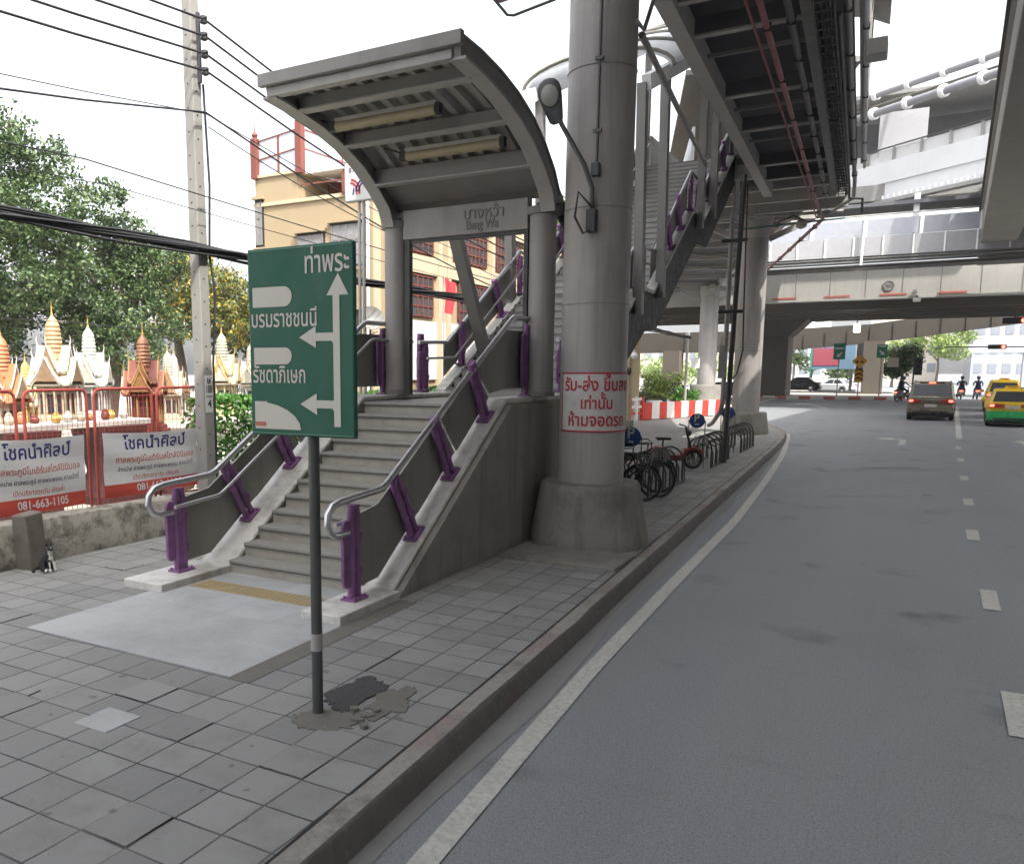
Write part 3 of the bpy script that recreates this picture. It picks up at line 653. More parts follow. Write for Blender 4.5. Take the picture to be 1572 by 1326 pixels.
# posts, sloping eave beams and the barrel roof over the upper flights
rf = thing('stair_roof', 'pale curved roof on slanting posts over the upper stair', 'roof', (-5.7, 18, 6), )
def ez(y): return 7.75 + .42 * (y - 16.3)
for y in (15.9, 17.5, 20.9, 22.3, 25.5):
    for x in (-6.98, -4.38):
        MB().beam((x, y, fz(y) - .25), (x, y - .25 if y < 18 else y, ez(y) - .02), .16, .2, (0, 1, 0)).build('post', M['midgrey'], rf)
for x in (-7.05, -4.3): MB().beam((x, 15.6, ez(15.6) + .1), (x, 26.5, ez(26.5) + .1), .16, .26).build('eave_beam', M['offwhite'], rf)
rings = []
for y in (16.9, 26.5):
    a = [(-5.68 + 1.5 * math.cos(R(180 - 180 * k / 14)), y, ez(y) + .2 + .48 * math.sin(R(180 * k / 14))) for k in range(15)]
    b = [(-5.68 + 1.47 * math.cos(R(180 * k / 14)), y, ez(y) + .17 + .46 * math.sin(R(180 * k / 14))) for k in range(15)]
    rings.append(a + b)
MB().loft(rings).build('roof_sheet', M['poly'], rf)
for y in (16.9, 18.6, 20.3, 22.0, 24.0):
    a = [(-5.68 + 1.54 * math.cos(R(180 - 180 * k / 14)), y, ez(y) + .21 + .51 * math.sin(R(180 * k / 14))) for k in range(15)]
    MB().tube(a, .035, 6).build('arch_rib', M['brokenconc'], rf)
# inclined brace and door-head frame behind the landing
tag(MB().beam((-6.62, 12.35, 5.35), (-6.62, 14.15, 2.45), .16, .2, (1, 0, 0)).build('inclined_strut', M['midgrey']), 'grey slanting strut behind the station name beam', 'strut')
tag(MB().beam((-4.75, 15.9, 5.6), (-4.75, 15.9, 3.9), .14, .14, (1, 0, 0)).build('support_post', M['ltgrey']), 'short pale post standing at the upper stair landing', 'post')

# ================================================================== ENTRANCE CANOPY
ca = thing('entrance_canopy', 'curved grey metal canopy on two round posts over the stair', 'canopy', (-5.6, 11.1, 2.13))
CX0, CX1 = -6.86, -4.2
PR = [(8.2, 5.86), (8.7, 5.845), (9.2, 5.79), (9.7, 5.69), (10.15, 5.54), (10.55, 5.33), (10.9, 5.07), (11.12, 4.8)]
def nrm2(P, i):
    a = P[max(0, i - 1)]; b = P[min(len(P) - 1, i + 1)]; dx, dz = b[0] - a[0], b[1] - a[1]; L = math.hypot(dx, dz); return (-dz / L, dx / L)
def offp(P, d): return [(p[0] + nrm2(P, i)[0] * d, p[1] + nrm2(P, i)[1] * d) for i, p in enumerate(P)]
# corrugated sheet: trapezoid waves across X, following the curve
xs = []; zs = []; x = CX0 + .12; k = 0
pw = .15
while x < CX1 - .12:
    xs += [x, x + pw * .55, x + pw * .75, x + pw * 1.35]; zs += [0, 0, .085, .085]; x += pw * 1.55
mb = MB(); up = [offp(PR[:-1], .02 + d) for d in (-.03, .05)]
rows = []
for i in range(len(PR) - 1): rows.append([(a, *(up[1][i] if d > .02 else up[0][i])) for a, d in zip(xs, zs)])
n = len(xs)
mb.add([v for r_ in rows for v in r_], [(i * n + j, i * n + j + 1, (i + 1) * n + j + 1, (i + 1) * n + j) for i in range(len(rows) - 1) for j in range(n - 1)])
sh = mb.build('corrugated_soffit', M['corr'], ca, sharp=25)
o1 = offp(PR, .075); o2 = offp(PR, .105)
MB().prism(o1 + o2[::-1], CX0, CX1, 'yz').build('roof_sheet', M['midgrey'], ca)
MB().box(CX0 - .03, CX1 + .03, 8.12, 8.2, 5.83, 5.975).build('front_gutter', M['midgrey'], ca, bevel=.01)
MB().box(CX0 + .05, CX1 - .12, 8.2, 8.32, 5.73, 5.83).build('front_beam', M['ltgrey'], ca, bevel=.008)
for xa, xb in ((CX0, CX0 + .13), (CX1 - .13, CX1)):
    inn = offp(PR, -.13); inn = [(a, b) for a, b in inn]; inn[0] = (8.23, 5.76)
    lowp = [(8.23, 5.745), (8.7, 5.70), (9.2, 5.62), (9.7, 5.49), (10.15, 5.31), (10.52, 5.08), (10.80, 4.86), (0, 0)]
    ends = [(11.36, 4.86), (11.36, 4.62), (10.98, 4.62)]
    MB().prism(offp(PR, .07)[:-1] + [(11.2, 4.95)] + ends + lowp[:-1][::-1], xa + .025, xb - .025, 'yz').build('side_rib', M['midgrey'], ca)
    fl1 = lowp[:-1] + [(10.92, 4.62)]; fl2 = offp(fl1, -.03)
    MB().prism(fl1 + fl2[::-1], xa - .035, xb + .035, 'yz').build('rib_flange', M['ltgrey'], ca)
for (y, z, d) in [(8.75, 5.765, .15), (9.75, 5.56, .15), (10.5, 5.22, .2)]:
    MB().beam((CX0 + .13, y, z), (CX1 - .13, y, z), .1, d).build('purlin', M['midgrey'], ca)
    MB().beam((CX0 + .13, y - .02, z - d / 2 - .012), (CX1 - .13, y - .02, z - d / 2 - .012), .16, .022).build('purlin_flange', M['ltgrey'], ca)
MB().prism([(11.0, 4.93), (11.2, 4.93), (11.2, 4.97), (10.72, 5.2), (10.66, 5.14)], CX0 + .13, CX1 - .13, 'yz').build('back_fascia', M['midgrey'], ca)
for (y, z, xa, xb) in [(9.2, 5.63, -6.5, -5.05), (10.12, 5.40, -6.0, -4.62)]:
    fx = MB().box(xa - .02, xb + .02, y - .045, y + .045, z - .01, z + .05).build('light_fitting', M['ltgrey'], ca)
    MB().cyl((xa, y, z - .045), (xb, y, z - .045), .065, n=14).build('lamp_cover', M['tube'], fx)
    MB().box(xa - .1, xa - .001, y - .05, y + .05, z - .1, z + .02).box(xb + .001, xb + .06, y - .05, y + .05, z - .1, z + .02).build('end_cap', M['black'], fx)
    MB().tube([(xa - .08, y, z), (xa - .2, y + .02, z + .05), (xa - .4, y + .05, z + .12)], .014, 6).build('wire', M['cable'], fx)
for x in (-6.78, -4.42):
    pc = MB().cyl((x, 11.12, 2.14), (x, 11.12, 4.62), .185, n=28).build('round_post', M['colgrey'], ca)
    MB().cyl((x, 11.12, 4.60), (x, 11.12, 4.70), .23, n=28).build('post_collar', M['midgrey'], pc); MB().cyl((x, 11.12, 2.132), (x, 11.12, 2.20), .21, n=28).build('post_base', M['midgrey'], pc)
    mb = MB()
    for k in range(8): a = k * math.pi / 4; mb.cyl((x + .205 * math.cos(a), 11.12 + .205 * math.sin(a), 4.70), (x + .205 * math.cos(a), 11.12 + .205 * math.sin(a), 4.735), .018, n=6)
    mb.build('bolt', M['dkgrey'], pc)
nb = MB().box(-6.6, -4.6, 11.0, 11.16, 4.42, 4.84).build('name_beam', M['colgrey'], ca, bevel=.01)
letters([('บางหว้า', 1.33, .21, .125, 'C', .62, .01), ('Bang Wa', 1.31, .065, .105, 'C', .50, .012)], M['midgrey'], nb, (-6.6, 11.0, 4.42), (1, 0, 0), (0, 0, 1), depth=.01, lift=.012)
# behind the raised lettering: darker copy, shifted right and down, nearer the beam
letters([('บางหว้า', 1.335, .205, .125, 'C', .62, .01), ('Bang Wa', 1.315, .06, .105, 'C', .50, .012)], M['dkgrey'], nb, (-6.6, 11.0, 4.42), (1, 0, 0), (0, 0, 1), lift=.004)
MB().box(-6.58, -6.5, 11.02, 11.12, 2.13, 4.42).box(-4.66, -4.6, 11.02, 11.12, 2.13, 4.42).box(-6.5, -4.66, 11.04, 11.12, 4.37, 4.419).build('door_frame', M['dkgrey'], ca)
# transit sign beside the canopy
ts = thing('transit_sign', 'pale square station sign with red and blue bands beside the canopy', 'sign', (-7.55, 11.35, .15))
MB().box(-7.86, -7.3, 11.3, 11.42, 5.13, 5.72).build('sign_box', M['vinyl'], ts, bevel=.02)
so = (-7.86, 11.3, 5.13)
mb = MB()
def band(cx, cz, r, w_, a0, a1, mb): flat(arc(cx, cz, r + w_, a0, a1, 10) + arc(cx, cz, r, a0, a1, 10)[::-1], so, (1, 0, 0), (0, 0, 1), None, None, '', .004, .002, mb)
band(.10, .14, .13, .03, 0, 82, mb); band(.10, .14, .18, .03, 0, 80, mb)
for x_ in (.225, .275): flat([(x_, .1), (x_ + .028, .1), (x_ + .028, .15), (x_, .15)], so, (1, 0, 0), (0, 0, 1), None, None, '', .004, .002, mb)
mb.build('red_band', M['letterred'], ts)
mb = MB(); band(.42, .14, .13, .03, 98, 180, mb); band(.42, .14, .18, .03, 100, 180, mb)
flat([(.155, .1), (.183, .1), (.2, .2), (.172, .2)], so, (1, 0, 0), (0, 0, 1), None, None, '', .0045, .002, mb); mb.build('blue_band', M['letterblue'], ts)
letters([('BTS', .17, .44, .055, 'C', None, .02)], M['lettergrey'], ts, so, (1, 0, 0), (0, 0, 1))
MB().tube([(-7.62, 11.36, .14), (-7.62, 11.36, 5.2)], .025, 8).tube([(-7.54, 11.36, .14), (-7.54, 11.36, 5.2)], .025, 8).build('mast', M['ltgrey'], ts)

# ================================================================== ROUND COLUMNS
def column(x, y, r, ztop, pr0, pr1, ph, label, seams):
    c = thing('walkway_column', label, 'column', (x, y, PZ - .03), 'round columns under the walkway')
    mb = MB().lathe((x, y, 0), [(pr0 - .01, PZ - .05), (pr0, PZ + .1), (pr0 - .02, PZ + .2), (pr1 + .06, ph - .12), (pr1 + .05, ph - .05), (pr1 + .02, ph)], 40)
    mb.build('pedestal', M['plinth'], c, sharp=50)
    prof = [(r * 1.04, ph + .001), (r * 1.02, ph + 1.2)]; zz = ph + 1.2
    mb = MB()
    MB().lathe((x, y, 0), [(r * 1.03, ph + .001), (r * 1.0, ztop)], 48).build('shaft', M['colgrey'], c, sharp=50)
    for z in seams: mb.lathe((x, y, 0), [(r * 1.021 + .001, z - .008), (r * 1.021 + .004, z - .004), (r * 1.021 + .004, z + .004), (r * 1.021 + .001, z + .008)], 48)
    if seams: mb.build('weld_seam', M['midgrey'], c)
    return c
c1 = column(-3.60, 10.98, .428, 7.48, .80, .62, 1.0, 'thick round grey column with a wrapped red and white notice beside the stair', [3.35, 4.55, 6.25])
c2 = column(-4.98, 33.2, .47, 7.4, .85, .70, .95, 'round grey column beyond the bicycle racks, lit at its foot', [3.2])
c3 = column(-11.75, 60.5, .6, 7.6, 1.15, 1.0, 1.5, 'pale round column standing behind the red and white barrier', [3.6])
# conduit with boxes down the near column
mb = MB().tube([(-3.50, 10.555, 7.4), (-3.50, 10.552, 5.05)], .016, 6)
for z in (6.3, 5.45): mb.box(-3.55, -3.45, 10.53, 10.57, z - .02, z + .02)
mb.build('conduit', M['galv'], c1); MB().cbox((-3.5, 10.53, 4.98), (.1, .1, .16)).build('junction_box', M['galv'], c1, bevel=.01)
# dark down pipe between stair wall and column
dp = thing('drain_pipe', 'dark drain pipe running down beside the stair wall and round column', 'pipe', (-4.18, 11.4, .15))
MB().tube([(-4.35, 11.4, 4.75), (-4.2, 11.42, 4.45), (-4.16, 11.42, 4.1), (-4.16, 11.42, .2)], .05, 10).build('pipe', M['dkgrey'], dp)
MB().box(-4.24, -4.08, 11.36, 11.48, 4.55, 4.8).box(-4.23, -4.09, 11.36, 11.49, 2.4, 2.45).box(-4.23, -4.09, 11.36, 11.49, .9, .95).build('clamp', M['black'], dp)
# notice wrapped on the column
CC = (-3.60, 10.98); CR = .428 * 1.024 + .008; A0 = math.atan2(-10.98, 3.60)
def wrap(px_, py_, lift): a = A0 + R(10) + px_ / CR; return Vector((CC[0] + (CR + lift) * math.cos(a), CC[1] + (CR + lift) * math.sin(a), 1.69 + py_))
nt_ = thing('column_notice', 'white notice with three red lines of writing wrapped round the column', 'notice', (CC[0], CC[1], 1.69))
mb = MB(); N = 30; aa = [-.57 + 1.16 * k / N for k in range(N + 1)]
def sheet(a0, a1, z0, z1, lift, mb):
    st_ = [a0 + (a1 - a0) * k / N for k in range(N + 1)]
    vs = [wrap(a, z0, lift) for a in st_] + [wrap(a, z1, lift) for a in st_]
    mb.add(vs, [(k, k + 1, N + 2 + k, N + 1 + k) for k in range(N)])
sheet(-.57, .59, 0, .78, 0, mb); mb.build('sheet', M['oldvinyl'], nt_, loose=True)
mb = MB(); sheet(-.57, .59, .0, .022, .003, mb); sheet(-.57, .59, .758, .78, .003, mb); sheet(-.56, -.54, .0, .78, .004, mb); sheet(.565, .585, 0, .78, .004, mb); mb.build('red_border', M['letterred'], nt_, loose=True)
letters([('รับ-ส่ง ขึ้นลง', .0, .545, .125, 'C', .98, .022), ('เท่านั้น', -.02, .31, .115, 'C', .42, .022), ('ห้ามจอดรถ', 0, .085, .125, 'C', .82, .022)], M['letterred'], nt_, None, (1, 0, 0), (0, 0, 1), warp=wrap, lift=.005)
MB().tube([wrap(-.62, .78, .01), wrap(-.57, .775, .01)], .004, 5).build('tie_wire', M['cable'], nt_)
# lamp on the column
lp = thing('column_lamp', 'small oval street lamp on a bent arm fixed to the round column', 'street lamp', (-3.58, 10.52, 4.3))
MB().tube([(-3.52, 10.5, 4.35), (-3.52, 10.46, 4.75), (-3.60, 10.38, 5.02), (-3.86, 10.25, 5.50), (-3.88, 10.24, 5.56)], .03, 10).build('arm', M['galv'], lp)
MB().box(-3.58, -3.47, 10.44, 10.56, 4.22, 4.5).build('bracket', M['black'], lp)
MB().tube([(-3.5, 10.47, 4.5), (-3.66, 10.36, 4.7), (-3.70, 10.36, 4.4), (-3.60, 10.40, 4.2), (-3.53, 10.44, 4.24)], .016, 6).build('slack_cable', M['cable'], lp)
ux = Vector((-.22, -.18, .96)).normalized(); nn = Vector((.18, -.93, -.32)); nn = (nn - ux * nn.dot(ux)).normalized(); vv = ux.cross(nn)
hc = Vector((-3.97, 10.18, 5.77))
def lhead(sc, n_in, n_out, t=None):
    prof = [(-.27, .05), (-.24, .085), (-.15, .105), (0, .135), (.1, .15), (.18, .14), (.235, .1), (.262, .04)]
    rings = []
    for a, hw in prof: rings.append([hc + ux * a * sc + vv * math.cos(2 * math.pi * k / 14) * hw * sc + nn * (math.sin(2 * math.pi * k / 14) * (n_in if math.sin(2 * math.pi * k / 14) < 0 else n_out) * (hw / .15)) for k in range(14)])
    return MB().loft(rings)
hd = lhead(1, .11, .035).build('lamp_housing', M['galv'], lp)
mb = MB(); rings = [[hc + ux * .06 + vv * math.cos(2 * math.pi * k / 18) * rr_ + ux * math.sin(2 * math.pi * k / 18) * rr_ * 1.2 + nn * d for k in range(18)] for rr_, d in ((.11, .03), (.105, .055), (.06, .075), (.02, .08))]
mb.loft(rings).build('lens', pm('dusty_lens', (.3, .29, .25), .35), hd)

# ================================================================== GREEN DIRECTION SIGN
gs = thing('direction_sign', 'green road direction sign with white arrows on a thin post in the pavement', 'road sign', (-3.335, 4.38, PZ - .02))
pst = MB().cyl((-3.335, 4.40, PZ - .03), (-3.365, 4.45, 3.2), .038, n=16).build('post', M['galv'], gs)
MB().cyl((-3.340, 4.408, .60), (-3.342, 4.410, .72), .041, n=16).build('pale_band', M['ltgrey'], pst)
GX0, GX1, GZ0, GZ1 = -3.83, -2.975, 2.065, 3.29
ga = R(1.5)
pan = MB().box(GX0, GX1, 4.365, 4.405, GZ0, GZ1).build('sign_panel', M['signgreen'], gs, bevel=.012)
W_, H_ = GX1 - GX0, GZ1 - GZ0
go = (GX0, 4.365, GZ0); gx = (1, 0, 0); gz_ = (0, 0, 1)
# thin pale rim
e = .012; rim_m = pm('pale_rim', (.12, .25, .19), .5)
for a in ([(0 + e, e), (W_ - e, e), (W_ - e, e + .006), (e, e + .006)], [(e, H_ - e - .006), (W_ - e, H_ - e - .006), (W_ - e, H_ - e), (e, H_ - e)]): flat(a, go, gx, gz_, rim_m, pan, 'rim', .003)
def U(px_, py_): return ((px_ - 392) / 158 * W_, (1 - (py_ - 376 - (550 - px_) / 158 * 7.5 + 1.) / 296) * H_)
# main arrow and branches, read off the panel in its own units (x 0..1, y 0..1)
def Q(l): return [(a * W_, b * H_) for a, b in l]
mb = MB()
flat(Q([(.815, .06), (.875, .06), (.875, .735), (.955, .735), (.865, .845), (.76, .735), (.815, .735)]), go, gx, gz_, None, None, '', .004, .002, mb)
for yb in (.525, .175):
    flat(Q([(.8149, yb - .06), (.8149, yb - .035), (.8, yb - .02), (.655, yb - .02), (.655, yb - .055), (.50, yb), (.655, yb + .058), (.655, yb + .022), (.8149, yb + .022)]), go, gx, gz_, None, None, '', .004, .002, mb)
mb.build('arrow', M['signwhite'], pan)
for y0, y1 in ((.69, .795), (.385, .475)):
    mb = MB()
    cy = (y0 + y1) / 2 * H_; rr_ = (y1 - y0) / 2 * H_
    flat([(.05 * W_, y0 * H_)] + [(.36 * W_ + a, b) for a, b in arc(0, cy, rr_, -90, 90, 12)] + [(.05 * W_, y1 * H_)], go, gx, gz_, None, None, '', .004, .002, mb); mb.build('blank_plate', M['signwhite'], pan)
mb = MB()
flat([(.045 * W_, .035 * H_), (.50 * W_, .035 * H_)] + [((.045 + .455 * math.cos(R(a))) * W_ if a < 89 else .17 * W_, (.035 + .15 * math.sin(R(a))) * H_) for a in (14, 30, 45, 60, 75, 90)] + [(.045 * W_, .185 * H_)], go, gx, gz_, None, None, '', .004, .002, mb)
mb.build('blank_plate', M['signwhite'], pan)
flat(Q([(.05, .05), (.155, .05), (.155, .073), (.05, .073)]), go, gx, gz_, M['letterorange'], pan, 'red_sticker', .0065)
letters([('ท่าพระ', .965 * W_, .855 * H_, .105, 'R', .40 * W_, .012), ('บรมราชชนนี', .035 * W_, .585 * H_, .085, 'L', .63 * W_, .012), ('รัชดาภิเษก', .035 * W_, .288 * H_, .085, 'L', .515 * W_, .012)], M['signwhite'], pan, go, gx, gz_)
MB().box(-3.42, -3.30, 4.406, 4.43, 2.35, 2.4).box(-3.42, -3.30, 4.406, 4.43, 2.95, 3.0).build('clamp', M['galv'], gs)
gs.location = (-3.335, 4.38, PZ - .02)
# ================================================================== FENCE LINE ON THE LEFT
lw = MB()
ring = []
for i in range(46):
    y = -6 + i * .55; j = noise.noise(Vector((y * .8, 3, 0))) * .02
    h = .70 - .012 * (y - 5.8) + noise.noise(Vector((y * 2.2, 8, 0))) * .015
    ring.append([(-9.0 + j, y, .1), (-9.0 + j, y, h - .02), (-9.02 + j, y, h), (-9.27, y, h + .01), (-9.29, y, .1)])
lw.loft(ring)
o = lw.build('low_wall', M['lowwall'], sharp=60); tag(o, 'low mouldy concrete wall at the foot of the red fence', 'wall')
o = MB().loft([[(-8.99, 5.99, .12), (-8.74, 6.03, .12), (-8.70, 6.22, .12), (-8.96, 6.22, .12)], [(-8.995, 5.97, .80), (-8.76, 5.98, .81), (-8.73, 6.21, .84), (-8.97, 6.22, .84)]]).build('stub_post', M['stub'], bevel=.02)
tag(o, 'squat weathered concrete stub leaning on the low wall behind the cat', 'post')
def fence_panel(y0, y1, label):
    x = -9.55
    f = thing('fence_panel', label, 'fence', (x, (y0 + y1) / 2, .12), 'red mesh fence panels')
    zt, zb = 2.24, .62; r = .1
    path = [(x, y0, .14)] + [(x, y0, zt - r)] + [(x, y0 + r - r * math.cos(R(a)), zt - r + r * math.sin(R(a))) for a in (30, 60, 90)] + [(x, y1 - r + r * math.cos(R(a)), zt - r + r * math.sin(R(a))) for a in (90, 60, 30)] + [(x, y1, zt - r), (x, y1, .14)]
    MB().tube(path, .021, 8).tube([(x, y0, zb), (x, y1, zb)], .018, 6).build('frame', M['redpaint'], f)
    mb = MB(); n = int((y1 - y0) / .075)
    for k in range(1, n): mb.beam((x, y0 + (y1 - y0) * k / n, zb), (x, y0 + (y1 - y0) * k / n, zt), .0045, .0045)
    k = 0
    while zb + .095 * k < zt: mb.beam((x + .003, y0, zb + .095 * k), (x + .003, y1, zb + .095 * k), .0045, .0045); k += 1
    mb.build('wire_mesh', M['redpaint'], f)
fence_panel(5.15, 6.5, 'red tube fence panel cut off at the left edge')
fence_panel(6.62, 7.56, 'red tube fence panel in front of the orange-domed cream shrine')
fence_panel(7.68, 8.70, 'red tube fence panel in front of the dark red shrine')
fence_panel(8.80, 9.78, 'red tube fence panel beside the concrete pole')
def banner(y0, y1, zt, zb, label, seed, cut=False):
    rnd = random.Random(seed); N1, N2 = 24, 10; x0 = -9.49
    b = thing('advert_banner', label, 'banner', (x0, (y0 + y1) / 2, zb), 'shop banners tied to the fence')
    def P(u, v, lift=0.):
        sag = .03 * math.sin(math.pi * u) * v; y = y0 + (y1 - y0) * u
        z = zb + (zt - zb) * v - sag + .03 * (1 - u) * (v)
        return Vector((x0 + .012 * math.sin(u * 9 + v * 3 + seed) + .008 * math.sin(v * 11 + u * 4) + lift, y, z))
    mb = MB(); mb2 = MB()
    for i in range(N1):
        for j in range(N2):
            q = [(i / N1, j / N2), ((i + 1) / N1, j / N2), ((i + 1) / N1, (j + 1) / N2), (i / N1, (j + 1) / N2)]
            (mb2 if j < 2 else mb).add([P(*c) for c in q], [(0, 1, 2, 3)])
    mb.build('sheet', M['vinyl'], b, loose=True); mb2.build('red_strip', M['vinylred'], b, loose=True)
    W = y1 - y0; H = zt - zb
    wp = lambda a, c, l: P(a / W, c / H, l + .004)
    kw = dict(warp=wp, lift=.0)
    letters([('โชคนำศิลป์', W * .53, H * .745, .135, 'C', W * .66, .018)], M['letterblue'], b, None, (0, 1, 0), (0, 0, 1), **kw)
    letters([('ศาลพระภูมิโมเดิร์นสไตล์มินิมอล', W * .53, H * .535, .066, 'C', W * .84, .01), ('เปิดบริการทุกวัน เชิญค่ะ', W * .53, H * .245, .05, 'C', W * .5, .01)], M['letterorange'], b, None, (0, 1, 0), (0, 0, 1), **kw)
    letters([('จำหน่าย ศาลพระภูมิ ศาลพระพรหม ศาลเจ้าที่', W * .53, H * .395, .048, 'C', W * .8, .01)], M['lettergrey'], b, None, (0, 1, 0), (0, 0, 1), **kw)
    letters([('081-663-1105', W * .56, H * .055, .085, 'C', W * .5, .014)], M['vinyl'], b, None, (0, 1, 0), (0, 0, 1), name='phone_number', **kw)
banner(5.95, 7.43, 1.64, .70, 'white shop banner with phone number at the left edge behind the cat', 2)
banner(7.74, 9.52, 1.61, .72, 'white shop banner half hidden by the concrete pole and stair rail', 5)

# utility pole
up = thing('utility_pole', 'tall square concrete utility pole standing behind the low wall', 'utility pole', (-9.2, 9.42, .1))
MB().loft([[(-9.2 + a * s, 9.42 + b * s, z) for a, b in ((-1, -.85), (-.85, -1), (.85, -1), (1, -.85), (1, .85), (.85, 1), (-.85, 1), (-1, .85))] for z, s in ((.08, .108), (9.6, .082))]).build('shaft', M['pole'], up)
mb = MB()
for k in range(22):
    z = 1.2 + k * .33; s = .108 - (z - .1) / 9.5 * .026
    mb.cyl((-9.2 + s - .02, 9.40, z), (-9.2 + s + .004, 9.40, z), .014, n=8); mb.cyl((-9.21, 9.42 - s + .02, z + .1), (-9.21, 9.42 - s - .004, z + .1), .013, n=8)
mb.build('bolt_hole', M['black'], up)
pl = MB().box(-9.104, -9.09, 9.345, 9.495, 1.86, 2.42).build('number_plate', M['vinyl'], up)
letters([('ษ', .075, .44, .08, 'C', None, .02), ('188', .075, .3, .09, 'C', .12, .02), ('4', .075, .08, .09, 'C', None, .02)], M['black'], pl, (-9.09, 9.345, 1.86), (0, 1, 0), (0, 0, 1))
flat([(.02, .235), (.13, .235), (.13, .25), (.02, .25)], (-9.09, 9.345, 1.86), (0, 1, 0), (0, 0, 1), M['black'], pl, 'plate_line')
AT = [7.43, 7.21, 6.97, 6.74]
rk = MB().beam((-9.08, 9.45, 6.6), (-9.08, 9.45, 7.55), .04, .05, (1, 0, 0)).build('insulator_rack', M['galv'], up)
mb = MB()
for z in AT: mb.lathe((-8.97, 9.45, z), [(.02, -.06), (.05, -.045), (.052, -.015), (.032, 0), (.052, .015), (.05, .045), (.02, .06)], 10)
mb.build('insulator', M['black'], rk)
MB().tube([(-9.09, 9.52, 6.6), (-9.06, 9.55, 5.2), (-9.09, 9.53, 4.2), (-9.04, 9.57, 3.6), (-9.09, 9.53, 2.6), (-9.09, 9.53, .2)], .018, 6).build('earth_cable', M['cable'], up)
def wire(pts, r, label, sag=0.25, sag2=None, name='overhead_cable', group='overhead cables along the fence'):
    P = []
    for ki, (a, b) in enumerate(zip(pts, pts[1:])):
        sag = sag2 if ki and sag2 else sag
        a = Vector(a); b = Vector(b); n = 14; s = sag * (b - a).length / 30
        for k in range(n + (b is pts[-1])): u = k / n; P.append(a.lerp(b, u) - Vector((0, 0, 4 * s * u * (1 - u))))
    P.append(Vector(pts[-1]))
    o = MB().tube(P, r, 6).build(name, M['cable']); tag(o, label, 'cable', group)
names = ['top', 'second', 'third', 'fourth']
lev = ['topmost overhead cable through the rack on the concrete pole', 'second overhead cable from the top of the pole rack', 'third overhead cable from the top of the pole rack', 'lowest of the four overhead cables in the pole rack']
for i, z in enumerate(AT):
    wire([(-8.95, -22, z), (-8.95, 9.45, z), (-8.95, 36, z - 1.2)], .016, lev[i], .8 if i else .75, sag2=1.15)
wire([(-9.0, -20, 5.9), (-9.0, 9.45, 6.19), (-9.0, 40, 5.0)], .014, 'thin overhead cable strung just under the pole rack', 1.4)
wire([(-9.0, -20, 6.15), (-9.0, 9.47, 6.17), (-9.0, 40, 5.4)], .007, 'very thin overhead wire meeting the pole under the rack', 1.0)
wire([(-9.3, -12, 5.1), (-9.0, 7.3, 5.1), (-9.0, 40, 4.9)], .009, 'thin cable passing the middle of the concrete pole', .3)
wire([(-9.3, -12, 4.9), (-9.0, 7.7, 4.85), (-9.0, 40, 4.7)], .006, 'thinnest lower wire passing the middle of the concrete pole', .3)
wire([(-9.0, 9.5, 6.0), (-9.05, 18, 5.0), (-9.1, 40, 4.9)], .008, 'thin drop wire leaving the pole towards the yellow building', .8)
rnd = random.Random(3); bd = thing('cable_bundle', 'thick black bundle of telephone cables crossing in front of the trees', 'cable bundle', (-9.05, 9.4, 4.2))
mb = MB()
for k in range(11):
    a = rnd.random() * 6.28; r_ = .01 + .055 * rnd.random(); P = []
    for i in range(50):
        y = -14 + i * 1.15; P.append((-9.06 + r_ * math.cos(a + y * .7 * (1 if k % 2 else -1)), y, 4.26 - .004 * (y - 6) + r_ * 1.3 * math.sin(a + y * .7) + .05 * math.sin(y * .23 + 1) + (-.04 * rnd.random() if k > 8 else 0)))
    mb.tube(P, .014 + .010 * rnd.random(), 5)
mb.build('cable_strands', M['cable'], bd)

wire([(-12.2, 2, 3.5), (-12.2, 9.5, 3.30), (-9.35, 9.5, 3.1)], .006, 'thin pale wire strung over the spirit houses to the pole', .3)
# cat
def skinned(joints, edges, name, sub=2):
    """one continuous body: joints = [(x,y,z,rx,ry)], grown with a Skin modifier"""
    me = bpy.data.meshes.new(name); me.from_pydata([j[:3] for j in joints], edges, []); o = bpy.data.objects.new(name, me); COL.objects.link(o)
    m = o.modifiers.new('s', 'SKIN'); m.use_smooth_shade = True; m.branch_smoothing = .6
    for v, j in zip(me.skin_vertices[0].data, joints): v.radius = (j[3], j[4] if len(j) > 4 else j[3])
    me.skin_vertices[0].data[0].use_root = True
    s = o.modifiers.new('d', 'SUBSURF'); s.levels = sub; s.render_levels = sub
    bpy.context.view_layer.update(); dg = bpy.context.evaluated_depsgraph_get()
    nm = bpy.data.meshes.new_from_object(o.evaluated_get(dg)); bpy.data.objects.remove(o); bpy.data.meshes.remove(me)
    nm.name = name; return nm
ct = thing('cat', 'black and white cat sitting on the pavement by the low wall', 'cat', (0, 0, 0))
J = [(0, -.075, .075, .075), (0, -.035, .15, .068), (0, .01, .205, .052), (0, .03, .245, .034), (0, .045, .285, .043), (0, .085, .278, .024),
     (.032, .035, .16, .026), (.034, .055, .09, .017), (.034, .062, .03, .015), (.034, .085, .014, .014),
     (-.032, .035, .16, .026), (-.034, .055, .09, .017), (-.034, .062, .03, .015), (-.034, .085, .014, .014),
     (.062, -.05, .06, .045), (.066, .02, .03, .02), (.066, .05, .016, .015), (-.062, -.05, .06, .045), (-.066, .02, .03, .02), (-.066, .05, .016, .015),
     (0, -.14, .04, .02), (.05, -.18, .022, .016), (.12, -.14, .02, .014), (.14, -.07, .018, .012)]
E_ = [(0, 1), (1, 2), (2, 3), (3, 4), (4, 5), (2, 6), (6, 7), (7, 8), (8, 9), (2, 10), (10, 11), (11, 12), (12, 13), (0, 14), (14, 15), (15, 16), (0, 17), (17, 18), (18, 19), (0, 20), (20, 21), (21, 22), (22, 23)]
cm = skinned(J, E_, 'body')
